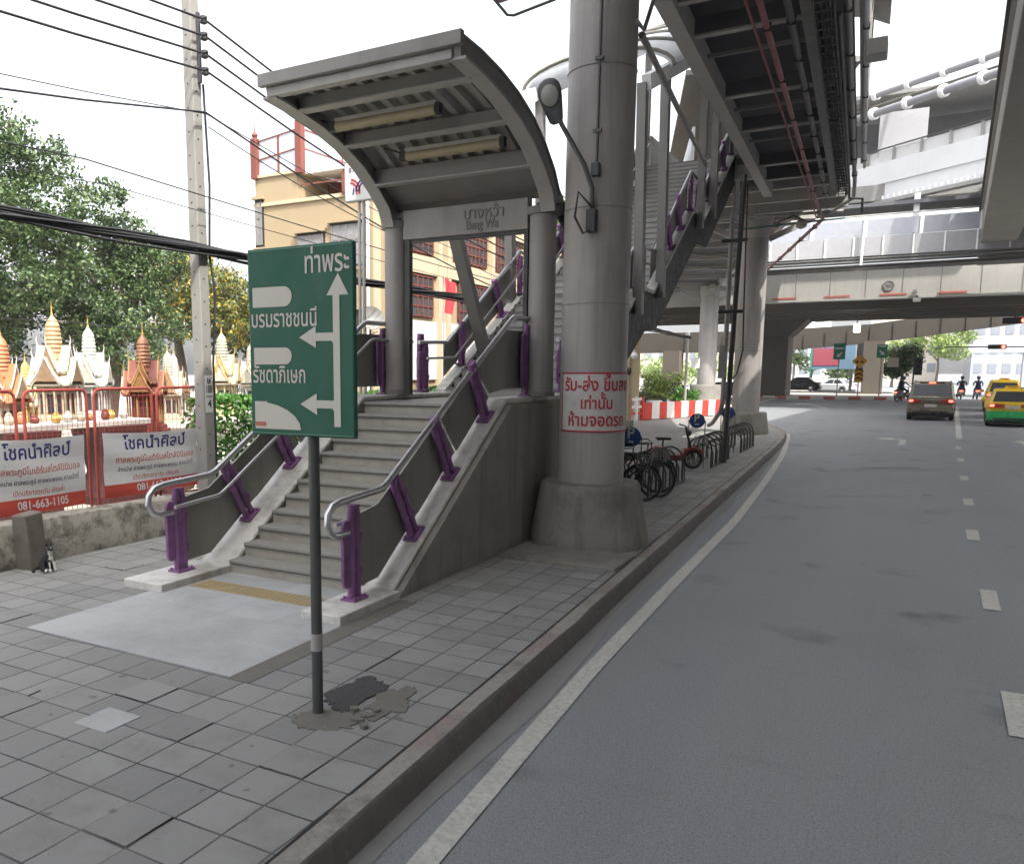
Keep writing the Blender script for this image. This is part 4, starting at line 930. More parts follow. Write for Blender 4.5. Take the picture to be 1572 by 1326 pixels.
fur = NT('black_and_white_fur'); fc = NT('white_fur')
fb_ = pm('black_fur', (.018, .018, .02), .9, 0, .3, 30, .3, 120); fw_ = pm('white_fur_patch', (.62, .6, .56), .9, 0, .08, 30, .3, 120)
cm.materials.clear(); cm.materials.append(fb_); cm.materials.append(fw_)
for p in cm.polygons:
    x, y, z = p.center
    wht = (y > .035 and .13 < z < .24 and abs(x) < .028) or (y > .03 and .02 < z <= .13 and abs(x) < .045) or (z < .045 and y > .03) or (y > .083 and z > .25) or (.22 < z < .262 and y > .04)
    p.material_index = 1 if wht else 0; p.use_smooth = True
co = bpy.data.objects.new('body', cm); COL.objects.link(co); co.parent = ct
er = MB()
for s in (-1, 1): er.loft([[(s * .025 + .018 * math.cos(a), .035 + .007 * math.sin(a), .315) for a in [2 * math.pi * k / 8 for k in range(8)]], [(s * .034 + .002 * math.cos(a), .032 + .002 * math.sin(a), .362) for a in [2 * math.pi * k / 8 for k in range(8)]]])
er.build('ears', fb_, ct)
mb = MB()
for s in (-1, 1): mb.ell((s * .02, .082, .297), (.007, .006, .008), 8, 6)
mb.ell((0, .108, .285), (.005, .004, .004), 8, 6); mb.build('eyes_and_nose', M['chrome'], ct)
ct.location = (-8.53, 6.10, PZ); ct.rotation_euler = (0, 0, R(-88))

# ================================================================== SPIRIT HOUSES
def smat(n, c): return pm(n, c, .55, 0, .1, 6, .1, 40, .2, dk(c, .5), .15)
SW, SCR, SOR, SRD, SGD, SMR = smat('shrine_white', (.44, .425, .39)), smat('shrine_cream', (.40, .345, .25)), smat('shrine_orange', (.36, .15, .065)), smat('shrine_dark_red', (.14, .024, .014)), smat('shrine_gold', (.42, .27, .06)), smat('shrine_maroon', (.06, .015, .015))
PED = {'plain': pm('carved_tan_pediment', (.20, .125, .07), .7, 0, .5, 14, .4, 40), 'flame': pm('carved_grey_pediment', (.30, .28, .23), .7, 0, .5, 14, .4, 40), 'red': pm('carved_gilt_pediment', (.18, .08, .025), .5, 0, .5, 14, .4, 40)}
def gable(mb, c, hw, dp_, z0, h, ax, th=.035):
    """steep concave Thai gable with two sloping roof leaves; ax 0 = ridge along x"""
    prof = [(-hw * 1.15, z0 - .02), (-hw * .62, z0 + h * .33), (-hw * .25, z0 + h * .72), (0, z0 + h), (hw * .25, z0 + h * .72), (hw * .62, z0 + h * .33), (hw * 1.15, z0 - .02)]
    low = [(a * .93, b - th * 1.5) for a, b in prof]
    pts = prof + low[::-1]
    for s in (0, 1): pass
    if ax == 0: mb.prism([(c[1] + a, b) for a, b in pts], c[0] - dp_, c[0] + dp_, 'yz')
    else: mb.prism([(c[0] + a, b) for a, b in pts], c[1] - dp_, c[1] + dp_, 'xz')
def shrine(x, y, s, label, wall, roof, spire, trim, base, kind, zb=1.35, rot=0., ped=None):
    o = thing('spirit_house', label, 'shrine', (0, 0, 0), 'spirit houses for sale in the yard')
    w_ = .52
    # pedestal and table
    mb = MB().lathe((0, 0, 0), [(.62, .0), (.62, .12), (.5, .2), (.36, .45), (.36, .8), (.5, 1.05), (.66, 1.2)], 4); mb.build('pedestal', ped or base, o, sharp=20)
    MB().box(-.78, .78, -.78, .78, 1.2, 1.35).build('table_top', base, o, bevel=.015)
    z = zb
    mb = MB().box(-.62, .62, -.62, .62, z, z + .1).box(-.54, .54, -.54, .54, z + .1, z + .2).box(-.46, .46, -.46, .46, z + .2, z + .28); mb.build('stepped_base', wall, o, bevel=.01)
    z1 = z + .28; hh = .62
    b = MB().box(-.34, .34, -.34, .34, z1, z1 + hh).build('chamber', wall, o)
    mb = MB()
    for a, bb in ((-.1, .1), (-.29, -.17), (.17, .29)):
        mb.box(a, bb, -.35, -.335, z1 + .05, z1 + .45).box(a, bb, .335, .35, z1 + .05, z1 + .45).box(.335, .35, a, bb, z1 + .05, z1 + .45).box(-.35, -.335, a, bb, z1 + .05, z1 + .45)
    mb.build('opening', M['black'] if kind != 'red' else SMR, o)
    mb = MB()
    for u in (-.44, -.15, .15, .44):
        for v in (-.44, .44): mb.cyl((u, v, z1), (u, v, z1 + hh), .03, n=8); mb.cyl((v, u, z1), (v, u, z1 + hh), .03, n=8)
    mb.build('colonnade', trim if kind == 'red' else wall, o)
    ze = z1 + hh
    MB().lathe((0, 0, 0), [(.76, ze - .02), (.80, ze + .01), (.5, ze + .16), (.42, ze + .18)], 4).build('eave_roof', roof, o, sharp=15)
    mb = MB()
    gable(mb, (0, 0), .36, .60, ze + .06, .52, 0); gable(mb, (0, 0), .36, .60, ze + .06, .52, 1)
    gable(mb, (0, 0), .26, .44, ze + .3, .52, 0); gable(mb, (0, 0), .26, .44, ze + .3, .52, 1)
    mb.build('gable_roof', roof, o, sharp=20)
    mb = MB(); pms = []
    for sx, sy in ((1, 0), (-1, 0), (0, 1), (0, -1)):
        for d, z0, h, hw in ((.605, ze + .06, .52, .36), (.445, ze + .3, .52, .26)):
            pts = [(-hw * 1.15, z0 - .02), (-hw * .62, z0 + h * .33), (-hw * .25, z0 + h * .72), (0, z0 + h), (hw * .25, z0 + h * .72), (hw * .62, z0 + h * .33), (hw * 1.15, z0 - .02)]
            mb.tube([(sx * d + (p if sy else 0), sy * d + (p if sx else 0), q) for p, q in pts], .022, 5)
            mb.tube([(sx * d, sy * d, z0 + h), (sx * (d + .03), sy * (d + .03), z0 + h + .1), (sx * (d + .01), sy * (d + .01), z0 + h + .2)], [.022, .014, .004], 5)
            for q in (-1, 1): mb.tube([(sx * d + (q * hw * 1.15 if sy else 0), sy * d + (q * hw * 1.15 if sx else 0), z0 - .02), (sx * d + (q * hw * 1.3 if sy else 0), sy * d + (q * hw * 1.3 if sx else 0), z0 + .03), (sx * d + (q * hw * 1.38 if sy else 0), sy * d + (q * hw * 1.38 if sx else 0), z0 + .13)], [.02, .014, .004], 5)
            tri = [(-hw * .8, z0 + .03), (hw * .8, z0 + .03), (hw * .48, z0 + h * .34), (hw * .2, z0 + h * .66), (0, z0 + h * .84), (-hw * .2, z0 + h * .66), (-hw * .48, z0 + h * .34)]
            pms.append(MB().prism(tri, sx * (d - .003), sx * (d + .009), 'yz') if sx else MB().prism(tri, sy * (d - .003), sy * (d + .009), 'xz'))
    if kind == 'flame':
        for k in range(26):
            a = 2 * math.pi * k / 26; r_ = .42 + .16 * (k % 2); zz = ze + .1 + .35 * (k % 3) / 2
            mb.tube([(r_ * math.cos(a), r_ * math.sin(a), zz), ((r_ + .05) * math.cos(a), (r_ + .05) * math.sin(a), zz + .12), ((r_ + .03) * math.cos(a), (r_ + .03) * math.sin(a), zz + .26)], [.024, .018, .003], 5)
    mb.build('ridge_trim', trim, o); [q_.build('pediment', PED[kind], o) for q_ in pms]
    zs_ = ze + .66; prof = [(.24, zs_ - .12)]; n = 7
    for k in range(n):
        t_ = k / n; r_ = .215 * (1 - .28 * t_ ** 2); prof += [(r_, zs_ + .085 * k), (r_ * 1.08, zs_ + .085 * k + .02), (r_ * 1.08, zs_ + .085 * k + .05), (r_ * .93, zs_ + .085 * k + .085)]
    zt = zs_ + .085 * n; prof += [(.13, zt + .06), (.05, zt + .14), (.02, zt + .18)]
    MB().lathe((0, 0, 0), prof, 14).build('spire', spire, o, sharp=25)
    MB().lathe((0, 0, 0), [(.03, zt + .17), (.035, zt + .2), (.018, zt + .23), (.024, zt + .26), (.012, zt + .3), (.003, zt + .46)], 8).build('finial', SGD, o)
    o.location = (x, y, .12); o.rotation_euler = (0, 0, rot); o.scale = (s * .68, s * .68, s * .90)
    return o
shrine(-13.5, 9.0, .90, 'orange and white spirit house cut off by the left edge', SCR, SOR, SOR, SW, SW, 'plain', 1.35, R(20))
shrine(-14.0, 10.42, 1.03, 'cream spirit house with an orange ringed dome behind the second fence panel', SCR, SCR, smat('shrine_amber', (.40, .25, .13)), SW, SW, 'plain', 1.35, R(28), SMR)
shrine(-15.5, 12.42, 1.0, 'all white spirit house bristling with pointed flames', SW, SW, SW, SW, SW, 'flame', 1.35, R(35))
shrine(-13.0, 11.69, .93, 'dark red spirit house with gold edges and a brown ringed spire', SRD, SRD, smat('shrine_brown', (.22, .095, .045)), smat('shrine_dull_gold', (.30, .18, .06)), SMR, 'red', 1.35, R(35))
shrine(-16.2, 15.35, .86, 'small cream spirit house with orange points between the red shrine and pole', SCR, SCR, SCR, SOR, SW, 'plain', 1.35, R(40))
shrine(-15.0, 16.05, 1.0, 'cream and gold spirit house with many gables just right of the pole', smat('shrine_pale_gold', (.42, .36, .22)), SCR, SCR, SGD, SW, 'flame', 1.35, R(30))
shrine(-16.8, 19.2, .95, 'white spirit house partly hidden by the green road sign', SW, SCR, SCR, SCR, SW, 'flame', 1.35, R(25))
shrine(-16.8, 11.75, .78, 'small gilded spirit house between the orange and the cream shrines', SGD, SCR, SGD, SGD, SW, 'plain', 1.35, R(30))
shrine(-17.5, 16.8, .85, 'pale spirit house far back in the yard behind the concrete pole', SW, SCR, SW, SCR, SW, 'plain', 1.35, R(15))
# display shelf with little figures and pots
sf = thing('display_shelf', 'long white display shelf with small figures and pots below the shrines', 'shelf', (-12.3, 10, .12))
MB().box(-12.6, -12.0, 6.5, 10.9, 1.52, 1.62).build('shelf_top', SW, sf, bevel=.01)
for y in (7.0, 8.4, 10.2): MB().lathe((-12.3, y, .12), [(.62, 0), (.62, .15), (.5, .3), (.42, .6), (.5, 1.0), (.64, 1.25), (.66, 1.399)], 4).build('support', SMR if y > 7 else smat('shelf_support', (.3, .27, .22)), sf, sharp=20)
rnd = random.Random(9)
for i in range(16):
    y = 6.7 + i * .26; h = .12 + .12 * rnd.random()
    q = MB().lathe((-12.3 + .25 * (rnd.random() - .5), y, 1.621), [(.05, 0), (.07, .02), (.08, h * .5), (.05, h * .75), (.055, h * .85), (.02, h)], 10).build('votive_figure', [SW, SCR, SOR, SRD, SGD][i % 5])
    tag(q, ['small white votive pot on the display shelf', 'small cream votive pot on the display shelf', 'small orange votive pot on the display shelf', 'small dark red votive pot on the display shelf', 'small gold votive pot on the display shelf'][i % 5], 'ornament', ['white votive pots', 'cream votive pots', 'orange votive pots', 'dark red votive pots', 'gold votive pots'][i % 5])
rp = thing('shrine_stand', 'dark red carved stand beneath the fence banners', 'stand', (-12.4, 11.6, .12))
MB().lathe((-12.9, 11.7, .12), [(.9, 1.1), (.95, 1.0), (.7, .9), (.6, .5), (.75, .2), (.8, 0)][::-1], 8).build('stand_body', SMR, rp, sharp=15)

# ================================================================== TREES
def leaf_cloud(mb, clumps, n, size, rnd, flat_=.5):
    tot = sum(c[3] ** 2 for c in clumps)
    V = mb.v; F = mb.f; I = mb.i
    for (cx, cy, cz, r) in clumps:
        m = int(n * r * r / tot); subs = []
        for _ in range(max(5, int(r * r * 26))):
            u = rnd.uniform(-1, 1); a = rnd.uniform(0, 6.2832); q = math.sqrt(1 - u * u); f = rnd.uniform(.62, 1.08); subs.append((r * f * q * math.cos(a), r * f * q * math.sin(a), r * f * u * .85))
        sg = .17 * r ** .5 * (size / .15) ** .5
        for _ in range(m):
            u = rnd.uniform(-1, 1); a = rnd.uniform(0, 6.2832); q = math.sqrt(1 - u * u)
            rr_ = r * (1 - .55 * rnd.random() ** 2.2) * (1 + .22 * noise.noise(Vector((cx + q * math.cos(a) * 2.2, cy + q * math.sin(a) * 2.2, cz + u * 2.2))))
            p = Vector((cx + rr_ * q * math.cos(a), cy + rr_ * q * math.sin(a), cz + rr_ * u * .85))
            if rnd.random() < .8:
                sx_, sy_, sz_ = rnd.choice(subs); p = Vector((cx + sx_ + rnd.gauss(0, sg), cy + sy_ + rnd.gauss(0, sg), cz + sz_ + rnd.gauss(0, sg * .6)))
            nv = Vector((rnd.gauss(0, 1), rnd.gauss(0, 1), rnd.gauss(.7, .8))).normalized(); t = nv.orthogonal().normalized(); t.rotate(Matrix.Rotation(rnd.uniform(0, 6.28), 3, nv)); b = nv.cross(t)
            L = size * rnd.uniform(.7, 1.35); Wd = L * flat_; k = len(V)
            V += [tuple(p - t * L * .5), tuple(p + b * Wd * .5), tuple(p + t * L * .5 - nv * L * .12), tuple(p - b * Wd * .5)]
            F.append([k, k + 1, k + 2, k + 3]); I.append(0)
def tree(name, label, base, h, tr_r, clumps, n, size, leaf, seed, group=None, limbs=6, flowers=None):
    rnd = random.Random(seed); o = thing(name, label, 'tree', base, group)
    mb = MB(); top = Vector((base[0] + rnd.uniform(-.3, .3), base[1] + rnd.uniform(-.3, .3), base[2] + h * .55)); b = Vector(base)
    mb.tube([b - Vector((0, 0, .1)), b + Vector((0, 0, h * .05)), b.lerp(top, .5) + Vector((.1, .05, 0)), top], [tr_r * 1.5, tr_r * 1.1, tr_r * .85, tr_r * .5], 10)
    for c in sorted(clumps, key=lambda c: -c[3])[:limbs]:
        e = Vector(c[:3]); st_ = b.lerp(top, rnd.uniform(.6, 1)); mid = st_.lerp(e, .5) + Vector((rnd.uniform(-.3, .3), rnd.uniform(-.3, .3), rnd.uniform(.1, .5)))
        mb.tube([st_, mid, e], [tr_r * .45, tr_r * .28, tr_r * .1], 6)
        for _ in range(3):
            e2 = e + Vector((rnd.gauss(0, 1), rnd.gauss(0, 1), rnd.gauss(.3, .8))) * c[3] * .6; mb.tube([mid.lerp(e, .7), e2], [tr_r * .14, tr_r * .04], 5)
    mb.build('trunk', M['bark'], o)
    mb = MB(); leaf_cloud(mb, clumps, n, size, rnd); mb.build('crown', leaf, o, loose=True, sharp=180)
    return o
def clumps_in(rnd, c, rad, k, r0, r1):
    out = []
    for _ in range(k):
        while True:
            p = Vector((rnd.uniform(-1, 1), rnd.uniform(-1, 1), rnd.uniform(-1, 1)))
            if p.length < 1: break
        out.append((c[0] + p.x * rad[0], c[1] + p.y * rad[1], c[2] + p.z * rad[2], rnd.uniform(r0, r1)))
    return out
rnd = random.Random(21)
tree('broadleaf_tree', 'tall dark green tree filling the left edge behind the shrines', (-22, 13.6, .1), 10, .32, clumps_in(rnd, (-22, 14.0, 6.3), (2.4, 2.6, 3.1), 26, .75, 1.35) + [(-21.5, 15.4, 8.0, 1.0), (-21.5, 16.2, 8.2, .9), (-21.5, 14.6, 9.0, .9), (-22, 13.5, 8.8, 1.)], 46000, .135, M['treeleaf'], 1)
tree('broadleaf_tree', 'rounded green tree between the dark tree and the concrete pole', (-22.5, 18.6, .1), 8, .26, clumps_in(rnd, (-22.3, 18.6, 5.0), (2.0, 2.3, 2.2), 22, .6, 1.15) + [(-21.5, 18.3, 7.9, .55), (-21.5, 17.6, 7.4, .7)], 34000, .13, M['treeleaf'], 2)
tree('broadleaf_tree', 'shadowy tree low behind the white shrines at left', (-26, 13, .1), 6, .22, clumps_in(rnd, (-26, 14.5, 3.6), (2, 4.5, 1.8), 18, .8, 1.3), 14000, .2, M['treeleaf'], 3)
tree('flowering_tree', 'tree with yellow blossom and golden leaves behind the concrete pole', (-25, 24.5, .1), 8.5, .24, clumps_in(rnd, (-25, 24.3, 6.0), (2.2, 3.2, 1.9), 20, .6, 1.1), 17000, .15, M['yelleaf'], 4)
tree('flowering_tree', 'sparser yellow flowering tree between the pole and the green sign', (-22, 25.2, .1), 6.5, .2, clumps_in(rnd, (-22, 25.4, 4.6), (1.6, 1.9, 1.7), 12, .5, .9), 7000, .15, M['yelleaf'], 5)
tree('broadleaf_tree', 'mid green tree behind the golden shrine', (-26, 30, .1), 6, .2, clumps_in(rnd, (-25, 29, 4.0), (2, 3, 2), 14, .8, 1.2), 8000, .2, M['treeleaf2'], 6)
tree('broadleaf_tree', 'green tree glimpsed between the canopy and round column', (-15.5, 44, .1), 10, .25, clumps_in(rnd, (-15.5, 44, 8.5), (2.2, 2.8, 3.0), 16, .8, 1.3), 9000, .25, M['treeleaf2'], 7)
# hedge
def hedge(name, label, x0, x1, y0, y1, z1, n, size, leaf, seed, z0=.5):
    rnd = random.Random(seed); o = thing(name, label, 'hedge', ((x0 + x1) / 2, (y0 + y1) / 2, .1)); mb = MB()
    for _ in range(n):
        p = Vector((rnd.uniform(x0, x1), rnd.uniform(y0, y1), 0)); k = rnd.random()
        top = z1 + .12 * noise.noise(Vector((p.x * 2, p.y * 2, 0)))
        p.z = top - .1 * rnd.random() if k < .4 else rnd.uniform(z0, top)
        if k >= .4: p.x = x1 + rnd.gauss(0, .06) if k < .8 else p.x; p.y = p.y if k < .9 else y0 + rnd.gauss(0, .05)
        nv = Vector((rnd.gauss(.4, 1), rnd.gauss(-.3, 1), rnd.gauss(.8, .7))).normalized(); t = nv.orthogonal().normalized(); t.rotate(Matrix.Rotation(rnd.uniform(0, 6.28), 3, nv)); b = nv.cross(t); L = size * rnd.uniform(.7, 1.3)
        mb.add([p - t * L * .5, p + b * L * .22, p + t * L * .5 - nv * L * .15, p - b * L * .22], [(0, 1, 2, 3)])
    mb.build('foliage', leaf, o, loose=True, sharp=180)
    st_ = MB()
    for k in range(int((y1 - y0) / .3)): st_.tube([((x0 + x1) / 2, y0 + .15 + k * .3, .05), ((x0 + x1) / 2 + .1 * rnd.uniform(-1, 1), y0 + .15 + k * .3, z1 * .8)], [.02, .008], 5)
    st_.build('stems', M['bark'], o)
hedge('hedge', 'bright green hedge between the concrete pole and the green sign', -10.6, -9.75, 10.4, 13.2, 2.02, 7500, .11, M['hedgeleaf'], 1)
hedge('hedge', 'bright green hedge seen through the railing behind the stair landing', -10.6, -9.7, 13.4, 20.5, 2.0, 9000, .13, M['hedgeleaf'], 2)

# ================================================================== YELLOW BUILDING
yb = thing('yellow_building', 'yellow stuccoed corner building with a railed roof terrace', 'building', (-15.5, 30, .1))
BX0, BX1, BY0, BY1 = -18.0, -13.0, 21.0, 48.0
MB().box(BX0, BX1, BY0, BY1, .1, 7.55).box(BX0, -16.35, BY0, BY0 + 6, 7.55, 8.42).build('wall', M['yellow'], yb)
MB().box(BX0 - .06, BX1 + .12, BY0 - .06, BY1, 7.552, 7.66).box(BX0 - .06, -16.2, BY0 - .06, BY0 + 6.2, 8.42, 8.5).build('cornice', M['yellowlt'], yb)
# terrace recess with red room behind, and a sloping canopy over it
MB().box(-16.34, BX1 - .05, BY0 + 1.6, BY0 + 7, 7.66, 8.4).build('terrace_room', M['redwood'], yb)
MB().prism([(BY0 + .2, 8.42), (BY0 + 7, 9.0), (BY0 + 7, 9.06), (BY0 + .2, 8.48)], -16.2, -13.4, 'yz').build('terrace_roof', M['offwhite'], yb)
mb = MB()
for x in (-15.6, -15.2, -14.75): mb.box(x - .04, x + .04, BY0 + 1.5, BY0 + 1.59, 7.66, 8.1)
mb.box(-15.64, -14.71, BY0 + 1.49, BY0 + 1.585, 8.05, 8.14); mb.build('terrace_window', M['white'], yb)
def rpost(x, y, z0, z1):
    q = MB().box(x - .11, x + .11, y - .11, y + .11, z0, z1).build('railing_post', M['redwood'], yb)
    MB().lathe((x, y, z1), [(.13, 0), (.13, .05), (.06, .08), (.1, .16), (.06, .24), (.02, .28), (.012, .45)], 10).build('post_finial', M['redwood'], q)
for x, y, a, b in [(-17.95, 20.98, 8.4, 9.55), (-16.2, 20.98, 8.4, 9.9), (-14.5, 20.98, 7.6, 8.25), (-16.25, 25, 8.4, 9.9), (-13.1, 20.98, 7.6, 8.25)]: rpost(x, y, a, b)
mb = MB()
for z in (8.95, 9.5): mb.beam((-17.95, 21, z), (-16.2, 21, z + .2), .035, .035); mb.beam((-16.2, 21, z + .2), (-16.2, 29, z + .3), .035, .035)
mb.beam((-17.05, 21, 8.5), (-17.05, 21, 9.6), .05, .05, (0, 1, 0)); mb.beam((-16.2, 23.2, 8.5), (-16.2, 23.2, 9.7), .04, .04, (0, 1, 0)); mb.beam((-16.2, 21, 8.05), (-13.1, 21, 8.05), .04, .04)
mb.build('terrace_rail', M['redwood'], yb)
ns = pm('pale_netting', (.42, .42, .47), .8); tm = ns.node_tree; out = [n for n in tm.nodes if n.type == 'OUTPUT_MATERIAL'][0]; pb = [n for n in tm.nodes if n.type == 'BSDF_PRINCIPLED'][0]
tp = tm.nodes.new('ShaderNodeBsdfTransparent'); mx = tm.nodes.new('ShaderNodeMixShader'); mx.inputs[0].default_value = .75; tm.links.new(tp.outputs[0], mx.inputs[1]); tm.links.new(pb.outputs[0], mx.inputs[2]); tm.links.new(mx.outputs[0], out.inputs['Surface'])
MB().quad((-17.9, 21.02, 8.45), (-16.2, 21.02, 8.45), (-16.2, 21.02, 9.7), (-17.9, 21.02, 9.5)).quad((-16.22, 21, 8.45), (-16.22, 29, 8.45), (-16.22, 29, 9.8), (-16.22, 21, 9.7)).build('netting', ns, yb, loose=True)
def window(x0, x1, z0, z1, face, bars=3, gm='glasscurt', fm='redwood', grille=False):
    y = BY0
    if face == 'front':
        f = MB().box(x0 - .07, x1 + .07, y - .03, y + .02, z0 - .07, z1 + .07).build('window_recess', M['black'], yb)
        MB().box(x0, x1, y - .045, y - .031, z0, z1).build('pane', M[gm], f)
        m2 = MB()
        for k in range(bars + 1): xx = x0 + (x1 - x0) * k / bars; m2.box(xx - .03, xx + .03, y - .07, y - .046, z0, z1)
        m2.box(x0, x1, y - .065, y - .047, z0 + (z1 - z0) * .62, z0 + (z1 - z0) * .66).build('window_frame', M[fm], f)
        MB().box(x0 - .12, x1 + .12, y - .14, y - .001, z1 + .075, z1 + .16).box(x0 - .1, x1 + .1, y - .1, y - .001, z0 - .16, z0 - .075).build('sill', M['yellow'], f)
    else:
        x = BX1
        f = MB().box(x - .02, x + .03, x0 - .05, x1 + .05, z0 - .05, z1 + .05).build('window_recess', M['redwood'], yb)
        MB().box(x + .031, x + .045, x0, x1, z0, z1).build('pane', M[gm], f)
        m2 = MB(); n = int((x1 - x0) / .3)
        for k in range(n + 1): yy_ = x0 + (x1 - x0) * k / n; m2.box(x + .046, x + .075, yy_ - .02, yy_ + .02, z0, z1)
        for k in range(5): zz = z0 + (z1 - z0) * k / 4; m2.box(x + .046, x + .07, x0, x1, zz - .018, zz + .018)
        m2.build('red_grille', M['redwood'], f)
window(-16.3, -15.4, 5.7, 6.55, 'front', 2, fm='midgrey'); window(-15.05, -13.95, 5.6, 6.75, 'front', 4, fm='midgrey'); window(-16.3, -14.2, 3.0, 4.2, 'front', 5, fm='midgrey')
window(-17.95, -17.75, 6.4, 7.7, 'front', 1, fm='midgrey')
MB().box(-13.6, -13.35, 20.98, 21.0, .2, 7.5).build('pilaster', M['yellowlt'], yb)
mb = MB().tube([(-13.75, 20.93, 7.4), (-13.75, 20.93, .3)], .05, 8); mb.build('downpipe', M['offwhite'], yb)
for y0, y1, a, b in [(22.1, 23.4, 6.05, 7.25), (24.9, 27.3, 6.05, 7.25), (28.2, 30.3, 6.05, 7.25), (31.2, 33.6, 6.05, 7.25), (22.1, 23.4, 4.15, 5.35), (25.2, 27.4, 4.15, 5.35), (28.4, 30.4, 4.15, 5.35), (31.4, 33.6, 4.15, 5.35)]: window(y0, y1, a, b, 'side', gm='glass')
for y in (21.3, 23.75, 24.35, 27.7, 30.75, 34.2): MB().box(-13.02, -12.85, y - .12, y + .12, .1, 7.5).build('pilaster', M['yellowlt'], yb)
MB().box(-13.02, -12.9, 21.0, 36, 5.42, 5.95).build('spandrel', M['yellowlt'], yb); MB().box(-13.02, -12.88, 21.0, 36, 7.3, 7.54).build('spandrel', M['yellowlt'], yb)
MB().box(-13.02, -12.93, 21.5, 36, 2.2, 4.0).build('ground_floor_wall', M['vinyl'], yb)
# mast antenna on the roof
an = thing('tv_antenna', 'thin television mast with several aerials on the roof terrace', 'antenna', (-17.3, 24, 8.5))
mb = MB().tube([(-17.3, 24, 7.5), (-17.3, 24, 11.4)], .025, 6)
for z, a in ((11.2, .3), (10.7, .9), (10.3, .2), (9.9, .7)):
    dx, dy = math.cos(a), math.sin(a); mb.tube([(-17.3 - dx * .6, 24 - dy * .6, z), (-17.3 + dx * .6, 24 + dy * .6, z)], .012, 5)
    for k in range(-4, 5): mb.tube([(-17.3 + dx * .14 * k - dy * .25, 24 + dy * .14 * k + dx * .25, z), (-17.3 + dx * .14 * k + dy * .25, 24 + dy * .14 * k - dx * .25, z)], .007, 4)
mb.build('mast', M['galv'], an)
# satellite dish, red flag, flagpole
ds = thing('satellite_dish', 'small grey satellite dish behind the railing left of the canopy post', 'satellite dish', (-10.6, 16.2, .1))
MB().tube([(-10.6, 16.2, .1), (-10.6, 16.2, 3.5)], .025, 8).tube([(-10.6, 16.2, 3.3), (-10.2, 15.9, 3.35)], .012, 6).build('mast', M['galv'], ds)
mb = MB(); d = Vector((.55, -.5, .35)).normalized(); a = d.orthogonal().normalized(); b = d.cross(a); c = Vector((-10.57, 16.17, 3.62))
mb.loft([[c + d * (.12 * (r_ / .3) ** 2) + (a * math.cos(2 * math.pi * k / 20) + b * math.sin(2 * math.pi * k / 20)) * r_ for k in range(20)] for r_ in (.02, .1, .2, .28, .3)] + [[c + d * (.12 * (r_ / .3) ** 2 - .012) + (a * math.cos(2 * math.pi * k / 20) + b * math.sin(2 * math.pi * k / 20)) * r_ for k in range(20)] for r_ in (.3, .2, .1, .02)])
mb.build('dish', M['midgrey'], ds)
fl = thing('red_flag', 'long red flag hanging in front of the yellow building', 'flag', (-11.5, 21.6, .1))
MB().tube([(-11.5, 21.42, .1), (-11.5, 21.45, 5.3)], .02, 6).build('flagpole', M['ltgrey'], fl)
mb = MB(); n = 8
for i in range(n):
    for j in range(6):
        P = lambda u, v: (-11.5 + .06 * math.sin(u * 7 + v * 3), 21.46 + .62 * u * (1 - .15 * v), 5.1 - .95 * v - .08 * u)
        mb.add([P(i / n, j / 6), P((i + 1) / n, j / 6), P((i + 1) / n, (j + 1) / 6), P(i / n, (j + 1) / 6)], [(0, 1, 2, 3)])
mb.build('cloth', pm('red_flag_cloth', (.62, .03, .04), .8), fl, loose=True)
fp = thing('flagpole', 'thin red and white flagpole beside the left edge of the green sign', 'flagpole', (-15.2, 17.9, .1))
MB().tube([(-15.2, 17.9, .1), (-15.2, 17.9, 5.2)], .03, 8).build('pole', M['offwhite'], fp); MB().box(-15.22, -15.0, 17.88, 17.92, 4.5, 5.1).build('pennant', M['redpaint'], fp)
# ================================================================== SKYWALK
def SK(x, y, z): return (x - .037 * y, y, z)
sw = thing('elevated_walkway', 'elevated grey steel walkway running overhead along the pavement', 'walkway', (-2.6, 10, 7.5))
Y0, Y1 = -26, 27
MB().beam(SK(-2.76, Y0, 7.68), SK(-2.76, Y1, 7.68), .24, .36).build('edge_beam', M['ltgrey'], sw)
MB().beam(SK(-2.87, Y0, 8.0), SK(-2.87, Y1, 8.0), .03, .34).build('beam_web', M['midgrey'], sw)
MB().beam(SK(-1.0, Y0, 7.66), SK(-1.0, Y1, 7.66), .2, .3).beam(SK(-.78, Y0, 7.72), SK(-.78, Y1, 7.72), .06, .3).build('inner_beam', M['midgrey'], sw)
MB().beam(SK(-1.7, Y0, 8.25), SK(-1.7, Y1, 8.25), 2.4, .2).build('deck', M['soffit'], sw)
yrib = [-4, -2, 0, 2, 4, 6, 7.8, 9.5, 11.1, 12.75, 14.1, 17.4, 19.95, 23.4, 25.2]
for y in yrib: MB().beam(SK(-2.64, y, 7.76), SK(-1.1, y, 7.76), .05, .26, mi=1).beam(SK(-2.64, y, 7.61), SK(-1.1, y, 7.61), .13, .035).build('cross_beam', [M['ltgrey'], M['soffit']], sw)
for y in (10.3, 15.3, 18.6, 21.2): MB().beam(SK(-2.64, y, 7.7), SK(-1.1, y, 7.7), .06, .06).build('cross_tie', M['midgrey'], sw)
MB().beam(SK(-3.02, Y0, 8.7), SK(-3.02, Y1, 8.7), .06, 1.1).beam(SK(-.38, Y0, 8.75), SK(-.38, Y1, 8.75), .06, 1.2).build('parapet', M['midgrey'], sw)
rings = []
for y in (Y0, Y1):
    rings.append([(SK(-1.7, y, 0)[0] + a, y, z) for a, z in [(-1.75, 11.7), (-1.2, 12.0), (0, 12.25), (1.2, 12.0), (1.75, 11.7), (1.75, 11.66), (1.2, 11.95), (0, 12.2), (-1.2, 11.95), (-1.75, 11.66)]])
MB().loft(rings).build('roof', M['midgrey'], sw)  # unseen roof, set this high so its shade reaches the fence
